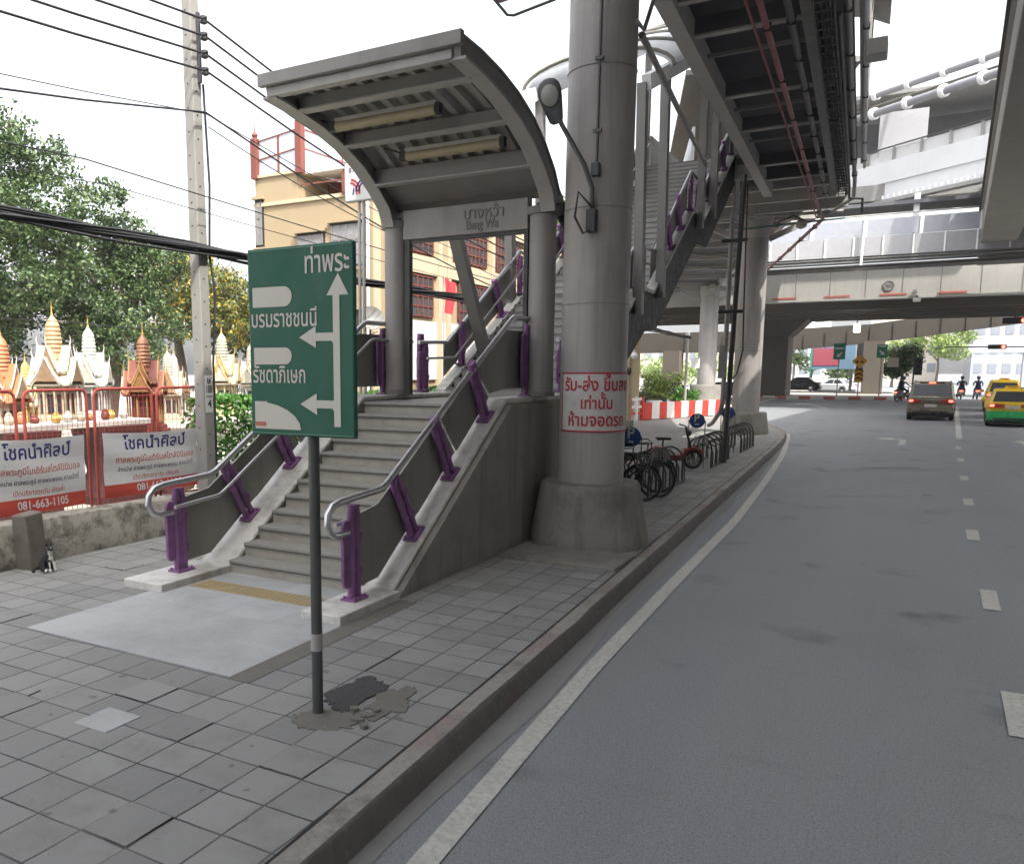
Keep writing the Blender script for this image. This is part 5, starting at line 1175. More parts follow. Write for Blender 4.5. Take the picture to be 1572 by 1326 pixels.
y = Y0 + .5
while y < Y1:
    for s in (-3.02, -.38): MB().beam(SK(s, y, 9.2), SK(s, y, 11.85), .1, .12, (0, 1, 0)).build('roof_post', M['ltgrey'], sw)
    y += 2.6
def pipe(name, label, pts, r, mat, cat='pipe', group=None, clamps=0, n=8):
    t = thing(name, label, cat, pts[0], group); MB().tube(pts, r, n).build('pipe_run', mat, t)
    if clamps:
        for (a, b) in zip(pts, pts[1:]):
            a = Vector(a); b = Vector(b); k = int((b - a).length / clamps)
            for i in range(k): p = a.lerp(b, (i + .5) / max(1, k)); MB().beam(p - Vector((0, .02, 0)), p + Vector((0, .02, 0)), r * 2.6, r * 2.6).build('hanger', M['dkgrey'], t)
    return t
pipe('fire_pipe', 'dull red pipe slung diagonally under the walkway', [SK(-1.35, -10, 7.45), SK(-1.53, 12.3, 7.35), SK(-1.50, 27, 7.35), (-2.62, 31.2, 7.4)], .045, M['redpipe'], clamps=2.2)
pipe('fire_pipe', 'thinner dark red pipe hung beside the diagonal red pipe', [SK(-1.62, -10, 7.42), SK(-1.72, 12.3, 7.42), SK(-1.65, 27, 7.42), (-2.8, 31.0, 7.45)], .022, M['redpipe'])
pipe('fire_pipe', 'red pipe leaving the walkway end towards the flyover', [(-2.62, 31.2, 7.4), (-6.2, 46, 7.5)], .06, M['redpipe'], clamps=3)
pipe('grey_pipe', 'grey conduit along the inner beam under the walkway', [SK(-1.22, -10, 7.42), SK(-1.22, 27.5, 7.42)], .05, M['galv'], clamps=1.6)
pipe('grey_pipe', 'thick pale conduit along the outer side of the walkway', [SK(-.52, -10, 7.7), SK(-.52, 27, 7.7), (-1.6, 28.4, 7.5), (-2.2, 29.2, 7.3)], .05, M['ltgrey'], clamps=1.9)
pipe('grey_pipe', 'pale conduit hung below the outer parapet of the walkway', [SK(-.30, -10, 7.95), SK(-.30, 26.5, 7.95)], .04, M['offwhite'], clamps=1.9)
pipe('grey_pipe', 'drop pipe bent down at the far end of the walkway', [SK(-.62, 14, 7.52), SK(-.64, 26.6, 7.5), SK(-.64, 27.2, 7.3), SK(-.3, 27.4, 7.28), SK(-.3, 27.5, 6.9)], .035, M['galv'])
tr_ = thing('cable_tray', 'dark ladder cable tray with cables under the walkway', 'cable tray', (-1.2, 10, 7.4))
mb = MB().beam(SK(-.92, Y0, 7.44), SK(-.92, 27.5, 7.44), .02, .07).beam(SK(-.66, Y0, 7.44), SK(-.66, 27.5, 7.44), .02, .07)
y = -4
while y < 27.4: mb.beam(SK(-.93, y, 7.42), SK(-.65, y, 7.42), .03, .02); y += .35
mb.build('tray', M['dkgrey'], tr_)
mb = MB()
for k in range(5): mb.tube([SK(-.90 + k * .05 + .012 * math.sin(i * 1.7 + k), -6 + i * 1.1, 7.47 + .01 * math.sin(i * 2.3 + k)) for i in range(31)], .017, 5)
mb.build('cables', M['cable'], tr_)
bx = MB().box(-.85, -.55, 15.3, 15.7, 7.3, 7.55).build('junction_box', M['ltgrey'], bevel=.02); tag(bx, 'pale junction box at the outer edge of the walkway', 'junction box')
# bracket pipe between the near column and the beam, and the frame cut off at the top edge
pipe('bracket_pipe', 'thin inclined pipe joining the round column to the walkway beam', [(-3.16, 10.9, 6.78), (-3.2, 11.4, 6.84), (-2.95, 11.3, 7.5)], .028, M['midgrey'])
pipe('bracket_pipe', 'sloping pipe running from the round column down to the upper stair', [(-3.2, 11.3, 6.75), (-4.05, 19.6, 6.95)], .045, M['midgrey'])
hf = thing('hanging_sign', 'underside of a rounded sign box in a pipe frame at the top edge', 'sign', (-3.9, 9, 6.4))
MB().tube([(-4.32, 8.75, 6.72), (-4.05, 9.0, 6.37), (-3.98, 9.02, 6.36), (-3.1, 9.3, 6.62)], .016, 8).build('pipe_frame', M['galv'], hf)
MB().loft([[(-4.12 + .09 * math.cos(a) + .02 * 0, 8.98, 6.60 + .10 * math.sin(a)) for a in [2 * math.pi * k / 12 for k in range(12)]], [(-3.2 + .09 * math.cos(a), 9.3, 6.86 + .10 * math.sin(a)) for a in [2 * math.pi * k / 12 for k in range(12)]]]).build('sign_box', pm('maroon_plastic', (.09, .05, .08), .5), hf)

# second walkway span turning away over the far columns
w2 = thing('elevated_walkway', 'second walkway span turning left beyond the round columns', 'walkway', (-5, 33, 8))
D2 = Vector((-.275, .96, 0)).normalized(); N2_ = Vector((.96, .275, 0)); P0 = Vector((-4.35, 29.0, 0))
def S2(u, s, z): p = P0 + D2 * u + N2_ * s; return (p.x, p.y, z)
MB().beam(S2(-1.5, 0, 8.55), S2(45, 0, 8.55), 4.2, .25).build('deck', M['soffit'], w2)
for s in (-2.0, 2.0): MB().beam(S2(-1.5, s, 8.35), S2(45, s, 8.35), .18, .45).build('edge_beam', M['ltgrey'], w2)
for u in (2.3, 3.0, 8, 13, 17.4, 22, 27, 32, 36): MB().beam(S2(u, -2, 8.3), S2(u, 2, 8.3), .16, .32).build('cross_beam', M['ltgrey'], w2)
for u in (4.6, 9.5, 15, 20): MB().beam(S2(u, -1.9, 8.2), S2(u + 3, 1.9, 8.2), .07, .07).beam(S2(u, 1.9, 8.2), S2(u + 3, -1.9, 8.2), .07, .07).build('brace', M['ltgrey'], w2)
for s in (-2.1, 2.1): MB().beam(S2(-1.5, s, 9.2), S2(45, s, 9.2), .08, 1.1).build('parapet', M['offwhite'], w2)
MB().beam(S2(-1.5, 0, 11.3), S2(45, 0, 11.3), 4.8, .15).build('roof', M['midgrey'], w2)
for c, s in ((c2, 1), (c3, 1.1)):
    x, y, _ = c.location
    mb = MB()
    mb.lathe((x, y, 0), [(.47 * s, 7.2), (.62 * s, 7.9), (.62 * s, 8.14)], 24)
    for d in (N2_, D2): mb.beam(Vector((x, y, 7.98)) - d * 2.0, Vector((x, y, 7.98)) + d * 2.0, .3, .3)
    for d in (N2_, -N2_):
        q = Vector((x, y, 0)) + d * .5; e2 = Vector((x, y, 0)) + d * 1.9
        mb.beam((q.x, q.y, 7.2), (e2.x, e2.y, 7.85), .2, .2)
    mb.build('column_head', M['ltgrey'], c)
jb = thing('walkway_junction', 'deck joining the upper stair to the walkway end', 'walkway', (-4.5, 27.5, 8.3))
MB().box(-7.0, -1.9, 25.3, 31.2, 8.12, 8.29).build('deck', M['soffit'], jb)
for y in (25.4, 27.2, 29.2, 31.1): MB().box(-7.0, -1.9, y - .1, y + .1, 7.72, 8.11).build('cross_beam', M['ltgrey'], jb)
MB().box(-7.1, -6.95, 26, 31.2, 7.9, 9.4).box(-7.0, -1.95, 31.21, 31.3, 7.9, 9.4).build('parapet', M['midgrey'], jb)
pipe('grey_pipe', 'network of thin pipes crossing above the second round column', [(-6.9, 30.4, 7.6), (-4.0, 30.6, 7.55), (-2.0, 30.8, 7.55)], .05, M['ltgrey'], clamps=1.0)
pipe('grey_pipe', 'thin teal pipe crossing in front of the second round column', [(-5.0, 30.0, 7.1), (-1.9, 30.3, 7.25)], .03, pm('teal_paint', (.06, .14, .14), .5))
fd = thing('flood_lamp', 'white flood lamp with a rounded head under the walkway end', 'lamp', (-3.3, 30.3, 7.3))
MB().lathe((-3.15, 30.2, 7.12), [(.05, -.12), (.16, -.06), (.18, .08), (.1, .16), (.03, .2)], 14).build('lamp_head', M['ltgrey'], fd); MB().tube([(-3.15, 30.2, 7.3), (-3.4, 30.3, 7.45), (-3.9, 30.4, 7.3)], .03, 6).build('arm', M['dkgrey'], fd)
# riser pipes beside the second column
rz_ = thing('riser_pipes', 'dark pole and grey riser pipe with clamps in front of the second column', 'pipes', (-3.72, 22.3, .15))
MB().tube([(-3.80, 22.3, .14), (-3.66, 22.3, 7.2)], .062, 10).build('dark_pole', M['dkgrey'], rz_)
MB().tube([(-3.96, 23.2, 7.3), (-3.98, 23.2, 6.6), (-4.1, 23.5, 6.4), (-4.2, 24.0, 1.6), (-4.35, 24.6, 1.35), (-4.9, 26.5, .9), (-5.1, 27, .8)], .062, 10).build('riser_pipe', M['ltgrey'], rz_)
MB().tube([(-3.58, 22.3, 7.0), (-3.52, 22.3, 4.2), (-3.5, 22.4, 3.0), (-3.62, 22.45, 2.4), (-3.8, 22.5, 2.2)], .018, 6).build('loose_cable', M['cable'], rz_)
MB().box(-4.1, -3.5, 22.2, 22.3, 5.62, 5.7).box(-4.1, -3.5, 22.2, 22.3, 3.9, 3.98).build('clamp', M['black'], rz_); MB().box(-4.02, -3.86, 22.1, 22.25, 2.3, 3.1).build('meter_box', M['ltgrey'], rz_, bevel=.01)

# ================================================================== VIADUCT OVERHEAD ON THE RIGHT
vd = thing('rail_viaduct', 'concrete rail viaduct passing overhead at the right edge', 'viaduct', (3, 20, 9.6))
def V_(x, y, z): return (x + .53 + .048 * y, y, z)
MB().beam(V_(.85, -60, 10.5), V_(.85, 64, 10.5), 1.7, 1.8).build('edge_girder', M['vconc'], vd, bevel=.03)
MB().beam(V_(8.4, -60, 10.5), V_(8.4, 64, 10.5), 1.7, 1.8).build('far_girder', M['vconc'], vd)
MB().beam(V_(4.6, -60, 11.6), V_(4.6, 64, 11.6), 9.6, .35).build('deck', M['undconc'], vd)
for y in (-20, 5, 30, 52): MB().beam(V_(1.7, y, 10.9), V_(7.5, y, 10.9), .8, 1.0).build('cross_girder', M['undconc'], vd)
MB().beam(V_(.02, 64.2, 9.9), V_(9, 64.2, 9.9), 1.0, 1.7).build('end_girder', M['vconc'], vd)
MB().beam(V_(-.02, -60, 12.3), V_(-.02, 64, 12.3), .2, 1.8).beam(V_(9.3, -60, 12.3), V_(9.3, 64, 12.3), .2, 1.8).build('parapet', M['flyconc'], vd)
for y in (-30,): MB().cyl(V_(4.6, y, 0), V_(4.6, y, 9.6), 1.0, n=24).build('pier', M['vconc'], vd)

# ================================================================== STATION AND FLYOVER AHEAD
sn = thing('station_building', 'white elevated station with tubular roof edge above the flyover', 'station', (0, 60, 8.6))
def ST(x, z): return (x, 62 - (x + 3.3) * .87, z)     # the upper deck runs a little towards us on the right
def band_(x0, x1, z0, z1, name, mat, dy=0, th=.3): a = ST(x0, (z0 + z1) / 2); b = ST(x1, (z0 + z1) / 2); return MB().beam((a[0], a[1] + dy, a[2]), (b[0], b[1] + dy, b[2]), th, z1 - z0).build(name, mat, sn)
band_(-9, 9, 12.75, 13.85, 'eave_band', M['offwhite'], .2, .5); band_(-9, 9, 13.85, 15.1, 'deck_fascia', M['offwhite'], .0, .4); band_(-9, 9, 15.1, 15.9, 'parapet_panel', M['vinyl'], .3, .08)
band_(-9, 9, 12.6, 12.8, 'gutter', M['ltgrey'], -.2, .6); band_(-9, 9, 15.95, 16.03, 'handrail', M['dkgrey'], .1, .06)
for k in range(13): p = ST(-8.5 + k * 1.42, 15.5); MB().cbox((p[0], p[1] + .15, 15.5), (.14, .14, .95)).build('railing_post', M['midgrey'], sn)
mb = MB()
for k in range(60): p = ST(-8.7 + k * .3, 0); mb.cbox((p[0], p[1] - .12, 13.0), (.12, .2, .22))
mb.build('dentil', M['white'], sn)
p = ST(-1.0, 16.6); MB().cbox((p[0], p[1] + 1.5, 16.9), (2.6, .4, 2.6)).build('wall_panel', pm('cool_grey_panel', (.30, .30, .31), .5), sn)
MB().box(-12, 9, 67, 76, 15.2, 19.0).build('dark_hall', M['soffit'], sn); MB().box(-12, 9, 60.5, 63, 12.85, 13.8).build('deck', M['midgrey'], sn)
for (x0, z0, x1, z1, dy, r) in [(-6, 19.35, 7.5, 19.0, -.2, .24), (-6, 18.05, 7.5, 17.9, -.9, .3), (-6, 18.9, 7.5, 18.6, .6, .1)]:
    r *= .75; a = ST(x0, z0); b = ST(x1, z1); t_ = MB().cyl((a[0], a[1] + dy, z0), (b[0], b[1] + dy, z1), r, n=14).build('roof_tube', M['tubegrey'] if r > .15 else M['brokenconc'], sn)
    a = Vector((a[0], a[1] + dy, z0)); b = Vector((b[0], b[1] + dy, z1)); d = (b - a).normalized()
    if r > .15:
        for k in range(7): q = a.lerp(b, .12 + .13 * k); MB().cyl(q - d * .13, q + d * .13, r * 1.55, n=14).build('tube_collar', M['offwhite'], t_)
MB().prism([(57, 19.5), (75, 21.5), (75, 21.7), (57, 19.7)], -8, -4.2, 'yz').prism([(62, 19.4), (76, 20.6), (76, 20.8), (62, 19.6)], -4.2, 9, 'yz').build('roof', M['midgrey'], sn)
# link bridge below
lb = thing('link_bridge', 'pale grey covered footbridge with panel parapets in front of the station', 'footbridge', (-2, 58, 8.6))
MB().box(-16, 12, 57.9, 58.0, 10.4, 11.35).build('parapet_panel', pm('blue_grey_panel', (.30, .31, .345), .5), lb)
MB().box(-16, 12, 57.8, 58.05, 9.25, 10.36).build('girder', pm('pale_girder', (.30, .30, .31), .5), lb)
MB().box(-16, 12, 58.1, 61, 9.3, 9.6).build('deck', M['midgrey'], lb)
mb = MB()
for k in range(18): mb.box(-15.5 + k * 1.55, -15.42 + k * 1.55, 57.74, 57.8, 9.25, 10.36)
mb.build('stiffener', M['white'], lb)
for k in range(10): MB().box(-14.2 + k * 2.9, -14.02 + k * 2.9, 57.84, 58.1, 10.1, 11.5).build('light_bracket', M['white'], lb)
MB().cyl((-16, 57.9, 11.6), (12, 57.9, 11.6), .05, n=8).build('handrail', M['ltgrey'], lb)
for x in (-5.9, .05, 6): MB().box(x - .15, x + .15, 58.2, 58.5, 9.6, 12.7).build('roof_post', M['offwhite'], lb)
MB().box(-16, 12, 57.9, 61.4, 12.1, 12.3).build('roof', M['soffit'], lb)
for z, r in ((9.1, .06), (8.9, .09), (8.72, .05)): MB().cyl((-13, 57.8, z), (12, 57.8, z), r, n=8).build('service_pipe', M['galv'], lb)
MB().box(-16, 12, 58.0, 60, 8.62, 8.7).build('service_tray', M['dkgrey'], lb)
MB().tube([(-2.55, 57.6, 11.2), (-2.6, 57.6, 8.7)], .07, 8).build('downpipe', M['offwhite'], lb)
# flyover
fo = thing('flyover', 'broad pale concrete flyover crossing over the junction', 'flyover', (0, 66, 7.4))
MB().prism([(66, 7.42), (66, 9.25), (66.25, 9.25), (66.3, 7.75), (84, 7.75), (84, 7.35), (66.9, 7.35), (66.8, 7.28), (65.9, 7.28), (65.9, 7.42)], -90, 60, 'yz').build('deck', M['flyconc'], fo)
mb = MB()
for k in range(30): x = -40 + k * 2.2; mb.box(x, x + .04, 65.985, 66.0, 7.43, 9.25)
mb.build('panel_joint', M['midgrey'], fo)
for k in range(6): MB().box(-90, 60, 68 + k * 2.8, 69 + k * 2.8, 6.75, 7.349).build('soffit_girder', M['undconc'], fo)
for k in range(4): x = -8.5 + k * 3.4; MB().box(x, x + 1.6, 65.93, 65.999, 7.5, 7.62).build('red_strip', M['letterorange'], fo)
em = MB().cyl((-1.2, 65.99, 8.15), (-1.2, 65.96, 8.15), .38, n=24).build('emblem', M['ltgrey'], fo)
mb = MB().tube([(-1.2 + .3 * math.cos(a), 65.95, 8.15 + .3 * math.sin(a)) for a in [2 * math.pi * k / 20 for k in range(20)]], .025, 6, closed=True)
for a in (.4, 1.4, 2.6): mb.beam((-1.2 - .25 * math.cos(a), 65.95, 8.15 - .25 * math.sin(a)), (-1.2 + .25 * math.cos(a), 65.95, 8.15 + .25 * math.sin(a)), .03, .03, (0, 1, 0))
mb.build('emblem_ring', M['midgrey'], em)
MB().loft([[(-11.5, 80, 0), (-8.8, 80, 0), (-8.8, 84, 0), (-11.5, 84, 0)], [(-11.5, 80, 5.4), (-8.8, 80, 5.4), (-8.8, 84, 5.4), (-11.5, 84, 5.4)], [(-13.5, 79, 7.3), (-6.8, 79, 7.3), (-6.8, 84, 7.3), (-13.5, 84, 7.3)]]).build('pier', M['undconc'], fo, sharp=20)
rp_ = thing('ramp_bridge', 'brown concrete ramp girder rising to the right beyond the flyover', 'bridge', (0, 92, 5))
P = [(-60, 4.3, 6.4), (-12, 4.3, 6.4), (-3, 5.0, 6.8), (9, 6.6, 8.3), (30, 9, 11)]
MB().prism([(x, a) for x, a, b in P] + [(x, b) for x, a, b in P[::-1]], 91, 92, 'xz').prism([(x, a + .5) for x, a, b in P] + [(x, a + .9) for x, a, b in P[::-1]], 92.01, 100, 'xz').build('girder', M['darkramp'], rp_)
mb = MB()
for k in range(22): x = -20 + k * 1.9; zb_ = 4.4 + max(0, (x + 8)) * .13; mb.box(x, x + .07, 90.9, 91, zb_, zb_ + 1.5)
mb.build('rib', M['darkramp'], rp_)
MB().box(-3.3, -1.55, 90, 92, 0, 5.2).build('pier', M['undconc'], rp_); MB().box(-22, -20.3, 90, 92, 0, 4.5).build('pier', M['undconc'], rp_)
# traffic island under the flyover
pts = [(-42, 79.6), (-20, 79.2), (-8, 79.3), (-3, 79.8), (-.6, 80.8), (.4, 82.5), (.4, 88), (-1, 100), (-42, 100)]
struct(MB().prism(pts, -.05, .24, 'xy').build('traffic_island', M['soil']))
struct(MB().loft([[(x, y - .12, -.02) for x, y in pts[:6]][i:i + 1] + [(pts[i][0], pts[i][1] - .12, .262), (pts[i][0], pts[i][1] + .2, .262)] for i in range(6)], caps=False).build('island_kerb', M['islkerb']))
# ---- signs on the island
def sign_post(name, label, x, y, h, cat='road sign', r=.05, g=None):
    t = thing(name, label, cat, (x, y, .2), g); MB().cyl((x, y, .2), (x, y, h), r, n=8).build('post', M['ltgrey'], t); return t
for (x0, x1, z0, z1, lab, fl_) in [(-5.3, -4.38, 3.4, 4.8, 'green sign with a down-left arrow on the traffic island', -1), (-1.98, -1.2, 3.55, 4.65, 'smaller green sign with a down-right arrow near the island tip', 1)]:
    t = sign_post('lane_sign', lab, (x0 + x1) / 2, 82, z1, g='green signs on the island')
    s_ = MB().box(x0, x1, 81.88, 81.94, z0, z1).build('sign_face', M['signgreenfar'], t)
    cx, cz = (x0 + x1) / 2, z0 + .4
    def rot_(p): a = R(45 * fl_); return (cx + p[0] * math.cos(a) - p[1] * math.sin(a) - x0, cz + p[0] * math.sin(a) + p[1] * math.cos(a) - z0)
    flat([rot_(q) for q in [(-.06, .28), (.06, .28), (.06, 0), (.18, 0), (0, -.28), (-.18, 0), (-.06, 0)]], (x0, 81.88, z0), (1, 0, 0), (0, 0, 1), M['white'], s_, 'arrow', .01)
    mb = MB(); flat([(.12, .9), (x1 - x0 - .12, .9), (x1 - x0 - .12, 1.02), (.12, 1.02)], (x0, 81.88, z0), (1, 0, 0), (0, 0, 1), None, None, '', .01, .002, mb); mb.build('text_line', M['white'], s_)
MB_ = MB().box(-1.15, -.3, 82.6, 82.66, 2.75, 3.55).build('notice_board', M['farbeige']); tag(MB_, 'small beige board beside the right-hand island sign', 'sign')
wt = sign_post('warning_sign', 'yellow diamond warning sign above black and yellow chevrons', -3.22, 82, 3.6)
d_ = MB().prism([(-3.22, 2.72 - .05), (-2.62, 3.24), (-3.22, 3.82), (-3.82, 3.24)], 81.86, 81.92, 'xz').build('diamond', M['orange'], wt)
mb = MB()
for s in (-1, 1): flat([(s * .12 + .0, .3), (s * .12, .62), (s * .3, .45)][::1 if s > 0 else -1], (-3.22, 81.86, 2.72), (1, 0, 0), (0, 0, 1), None, None, '', .01, .002, mb); flat([(s * .08, .44), (s * .32, .44), (s * .32, .5), (s * .08, .5)][::1 if s > 0 else -1], (-3.22, 81.86, 2.72), (1, 0, 0), (0, 0, 1), None, None, '', .012, .002, mb)
mb.build('black_arrows', M['black'], d_)
cb = MB().box(-3.56, -2.88, 81.86, 81.92, 1.45, 2.6).build('chevron_board', M['orange'], wt)
mb = MB()
for k in range(3): z = .12 + k * .36; flat([(0, z), (.34, z + .22), (.68, z), (.68, z + .17), (.34, z + .39), (0, z + .17)], (-3.56, 81.86, 1.45), (1, 0, 0), (0, 0, 1), None, None, '', .01, .002, mb)
mb.build('black_chevrons', M['black'], cb)
bb = thing('billboard', 'blue-grey billboard with a dark red panel under the flyover', 'billboard', (-7.5, 104, 0))
MB().box(-8.9, -4.6, 104, 104.2, 2.6, 6.2).build('board', pm('billboard_blue', (.10, .17, .24), .6), bb); MB().box(-8.75, -6.2, 103.95, 103.99, 3.0, 4.9).build('red_panel', pm('billboard_red', (.26, .05, .07), .6), bb)
MB().box(-8.95, -8.7, 104.02, 104.2, 0, 2.6).box(-5.0, -4.7, 104.02, 104.2, 0, 2.6).build('leg', M['dkgrey'], bb); MB().box(-9.05, -8.92, 103.97, 104.2, .3, 6.3).build('green_edge', M['signgreenfar'], bb)
bk = MB().box(-4.3, -2.2, 101, 101.5, 2.3, 5.6).build('dark_kiosk', M['black'], bevel=.05); tag(bk, 'dark block of equipment behind the yellow warning sign', 'equipment box')
# traffic lights
def tlight(x, y, z, label, horiz=True, arm=None, lit=True):
    t = thing('traffic_light', label, 'traffic light', (x, y, z), 'traffic lights')
    if horiz:
        MB().box(x - .75, x + .75, y - .1, y + .15, z - .22, z + .22).build('housing', M['black'], t, bevel=.03)
        for k, m in ((-.5, 'black'), (0, 'black'), (.5, 'redlight')): MB().cyl((x + k, y - .11, z), (x + k, y - .16, z), .15, n=14).build('lamp', M[m], t)
    else:
        MB().box(x - .28, x + .28, y - .1, y + .2, z - .65, z + .65).build('housing', M['black'], t, bevel=.03)
        for k in (-.42, 0, .42): MB().cyl((x, y - .11, z + k), (x, y - .16, z + k), .14, n=12).build('lamp', M['carblack'], t)
    if arm: MB().tube(arm, .06, 8).build('arm', M['galv'], t)
tlight(6.85, 75, 6.05, 'red traffic light hung below the flyover at the right edge', arm=[(6.85, 75.2, 6.2), (6.85, 75.3, 7.3)])
tlight(7.9, 100, 4.75, 'red traffic light on a long arm beyond the junction', arm=[(3.5, 100.1, 4.8), (8, 100.1, 4.75), (14, 100.1, 4.7), (14, 100.1, 0)])
tlight(1.1, 78, 2.75, 'dark vertical traffic light on a post above the grey car', False, arm=[(.8, 78.2, 0), (.8, 78.2, 3.4)])
for (x, y, z, lab, m) in [(-3.1, 70, 5.55, 'white lit lamp under the flyover near the second pier', 'lamplit'), (.5, 65.6, 7.12, 'white lamp fixed to the lower edge of the flyover', 'white'), (9.2, 80, 6.5, 'dark fitting hanging from the flyover at far right', 'dkgrey')]:
    t = thing('soffit_lamp', lab, 'lamp', (x, y, z), 'lamps under the flyover'); MB().box(x - .22, x + .22, y - .15, y + .15, z - .3 if m == 'lamplit' else z - .12, z + .3 if m == 'lamplit' else z + .12).build('lamp_body', M[m], t, bevel=.04); MB().cyl((x, y, z), (x, y + .05, z + 1.2 if m == 'lamplit' else z + .3), .04, n=6).build('hanger', M['galv'], t)
# far buildings and trees
def block(name, label, x0, x1, y0, y1, z1, mat, rows, cols):
    o = thing(name, label, 'building', ((x0 + x1) / 2, y0, 0)); MB().box(x0, x1, y0, y1, 0, z1).build('wall', mat, o)
    for r_ in range(rows):
        mb = MB()
        for c_ in range(cols):
            w_ = (x1 - x0) / cols; h = (z1 - 1) / rows; mb.box(x0 + w_ * (c_ + .2), x0 + w_ * (c_ + .8), y0 - .06, y0 + .02, 1 + h * (r_ + .3), 1 + h * (r_ + .8))
        mb.build('window_row', M['farwin'], o)
    MB().box(x0 - .2, x1 + .2, y0 - .2, y1, z1, z1 + .4).build('roof', M['ltgrey'], o)
block('office_building', 'pale grey multi-storey building beyond the taxis', 10, 34, 170, 190, 17, M['farbld'], 5, 12)
block('office_building', 'beige building beyond the trees above the brown car', -6, 6, 190, 205, 22, M['farbeige'], 6, 5)
block('office_building', 'long cream building far behind the left piers', -70, -22, 170, 185, 9, M['farbeige'], 3, 16)
block('office_building', 'white building between the pier and the billboard', -17, -11, 150, 160, 12, M['offwhite'], 4, 3)
mb = thing('footbridge', 'distant grey footbridge crossing the road beyond the traffic light', 'footbridge', (15, 150, 5)); MB().box(8, 40, 150, 153, 5.0, 5.5).box(8, 40, 150, 150.1, 5.5, 6.3).build('deck', M['farbld'], mb); MB().box(15.2, 16.4, 150.2, 152, 0, 5).build('pier', M['farbld'], mb)
for i, (y0, y1, h, m) in enumerate([(-62, -38, 13, 'farbeige'), (-36, -12, 15, 'farbld'), (-10, 14, 12.5, 'farbeige'), (16, 40, 14, 'farbld')]):  # unseen rows opposite, added to cut sky light from the right
    o = thing('shophouse_row', ['beige shophouse row far down the right side of the road', 'grey shophouse row on the right side of the road, second from the far end', 'beige shophouse row facing the stair across the road', 'grey shophouse row across the road nearest the junction'][i], 'building', (22, y0, 0))
    MB().box(17.5, 28, y0, y1, 0, h).build('wall', pm('shophouse_wall', (.22, .2, .18), .8, 0, .15, .5), o); MB().box(17.0, 28, y0, y1, h, h + .4).build('roof', M['undconc'], o)
    for f in range(4):
        for k in range(6): yy_ = y0 + 1 + k * 3.8; MB().box(17.44, 17.52, yy_, yy_ + 2.4, .4 + f * 3.2, 2.5 + f * 3.2).build('window', M['glass'], o)
rnd = random.Random(77)
far = [('street_tree', 'light green spreading tree beyond the junction above the brown car', (4.2, 138, 0), 9.5, (4.0, 3, 2.6), 6.3, 'ltleaf', 18, 4200), ('street_tree', 'smaller yellow-green tree left of the vertical traffic light', (-1.2, 142, 0), 7, (1.6, 2, 1.9), 4.6, 'ltleaf', 10, 1600),
       ('street_tree', 'dark leafy tree behind the right-hand island sign', (-.2, 101, 0), 5.6, (1.0, 1.2, 1.9), 3.7, 'treeleaf', 10, 2600), ('street_tree', 'green tree seen between the pier and the billboard', (-12.6, 122, 0), 8, (2.6, 2, 2.6), 4.6, 'treeleaf2', 12, 2400), ('street_tree', 'pale tree at the right edge beyond the taxis', (22, 150, 0), 6, (1.8, 2, 1.7), 4, 'ltleaf', 8, 1200), ('street_tree', 'palm-like tuft under the billboard', (-6.9, 118, 0), 3, (1.0, 1, .9), 1.9, 'treeleaf2', 5, 700)]
for i, (nm, lab, b, h, rad, zc, lf, k, n) in enumerate(far): tree(nm, lab, b, h, .18, clumps_in(rnd, (b[0], b[1], zc), rad, k, .7, 1.3), n, .42, M[lf], 50 + i, limbs=4)
o = thing('tree_belt', 'continuous belt of distant trees behind the left-hand piers', 'trees', (-40, 125, 0)); mb = MB(); leaf_cloud(mb, clumps_in(rnd, (-38, 128, 2.6), (24, 5, 1.9), 80, 1.0, 2.0), 9000, .5, rnd); f_ = mb.build('foliage', M['ltleaf'], o, loose=True, sharp=180); o['kind'] = 'stuff'
tree('shrub', 'rounded green bush behind the red and white barrier', (-12.4, 50, .1), 2, .05, clumps_in(rnd, (-12.4, 50, 1.6), (.8, .8, .7), 9, .4, .75), 2600, .16, M['ltleaf'], 70, limbs=4)
tree('shrub', 'low bush right of the taller rounded bush behind the barrier', (-10.9, 50.2, .1), 1.2, .04, clumps_in(rnd, (-10.9, 50.2, .95), (.5, .5, .35), 6, .3, .5), 1300, .14, M['hedgeleaf'], 71, limbs=3)
tag(MB().lathe((-11.6, 46, .15), [(.25, 0), (.4, .6), (.44, .62), (.44, .7), (.36, .7)], 12).build('plant_pot', M['offwhite']), 'larger pale plant pot standing behind the striped barrier', 'plant pot')
tag(MB().lathe((-10.7, 46.4, .15), [(.22, 0), (.34, .5), (.38, .6), (.3, .6)], 12).build('plant_pot', M['offwhite']), 'smaller pale plant pot standing behind the striped barrier', 'plant pot')
# gate posts, thin posts
for x, y, h, lab in [(-9.6, 33.4, 3.2, 'cream gate pillar just right of the round column'), (-9.95, 31.6, 3.3, 'cream latticed gate pillar half hidden by the round column')]:
    t = thing('gate_pillar', lab, 'gate', (x, y, .15), 'cream gate pillars')
    MB().box(x - .2, x + .2, y - .2, y + .2, .15, h).build('pillar', M['yellowlt'], t, bevel=.02); MB().box(x - .27, x + .27, y - .27, y + .27, h, h + .1).build('cap', M['offwhite'], t); MB().box(x - .3, x + .3, y - .3, y + .3, .151, .5).build('base', M['plinth'], t)
cv = thing('security_camera', 'white dome camera on an arm by the cream gate pillar', 'camera', (-9.3, 33.2, 3.0)); MB().ell((-9.2, 33.1, 3.05), (.14, .14, .14)).build('dome', M['white'], cv); MB().tube([(-9.4, 33.3, 3.12), (-9.2, 33.1, 3.22), (-9.2, 33.1, 3.15)], .03, 6).build('arm', M['white'], cv); MB().ell((-9.38, 33.05, 2.45), (.1, .1, .16)).build('second_camera', M['black'], cv)
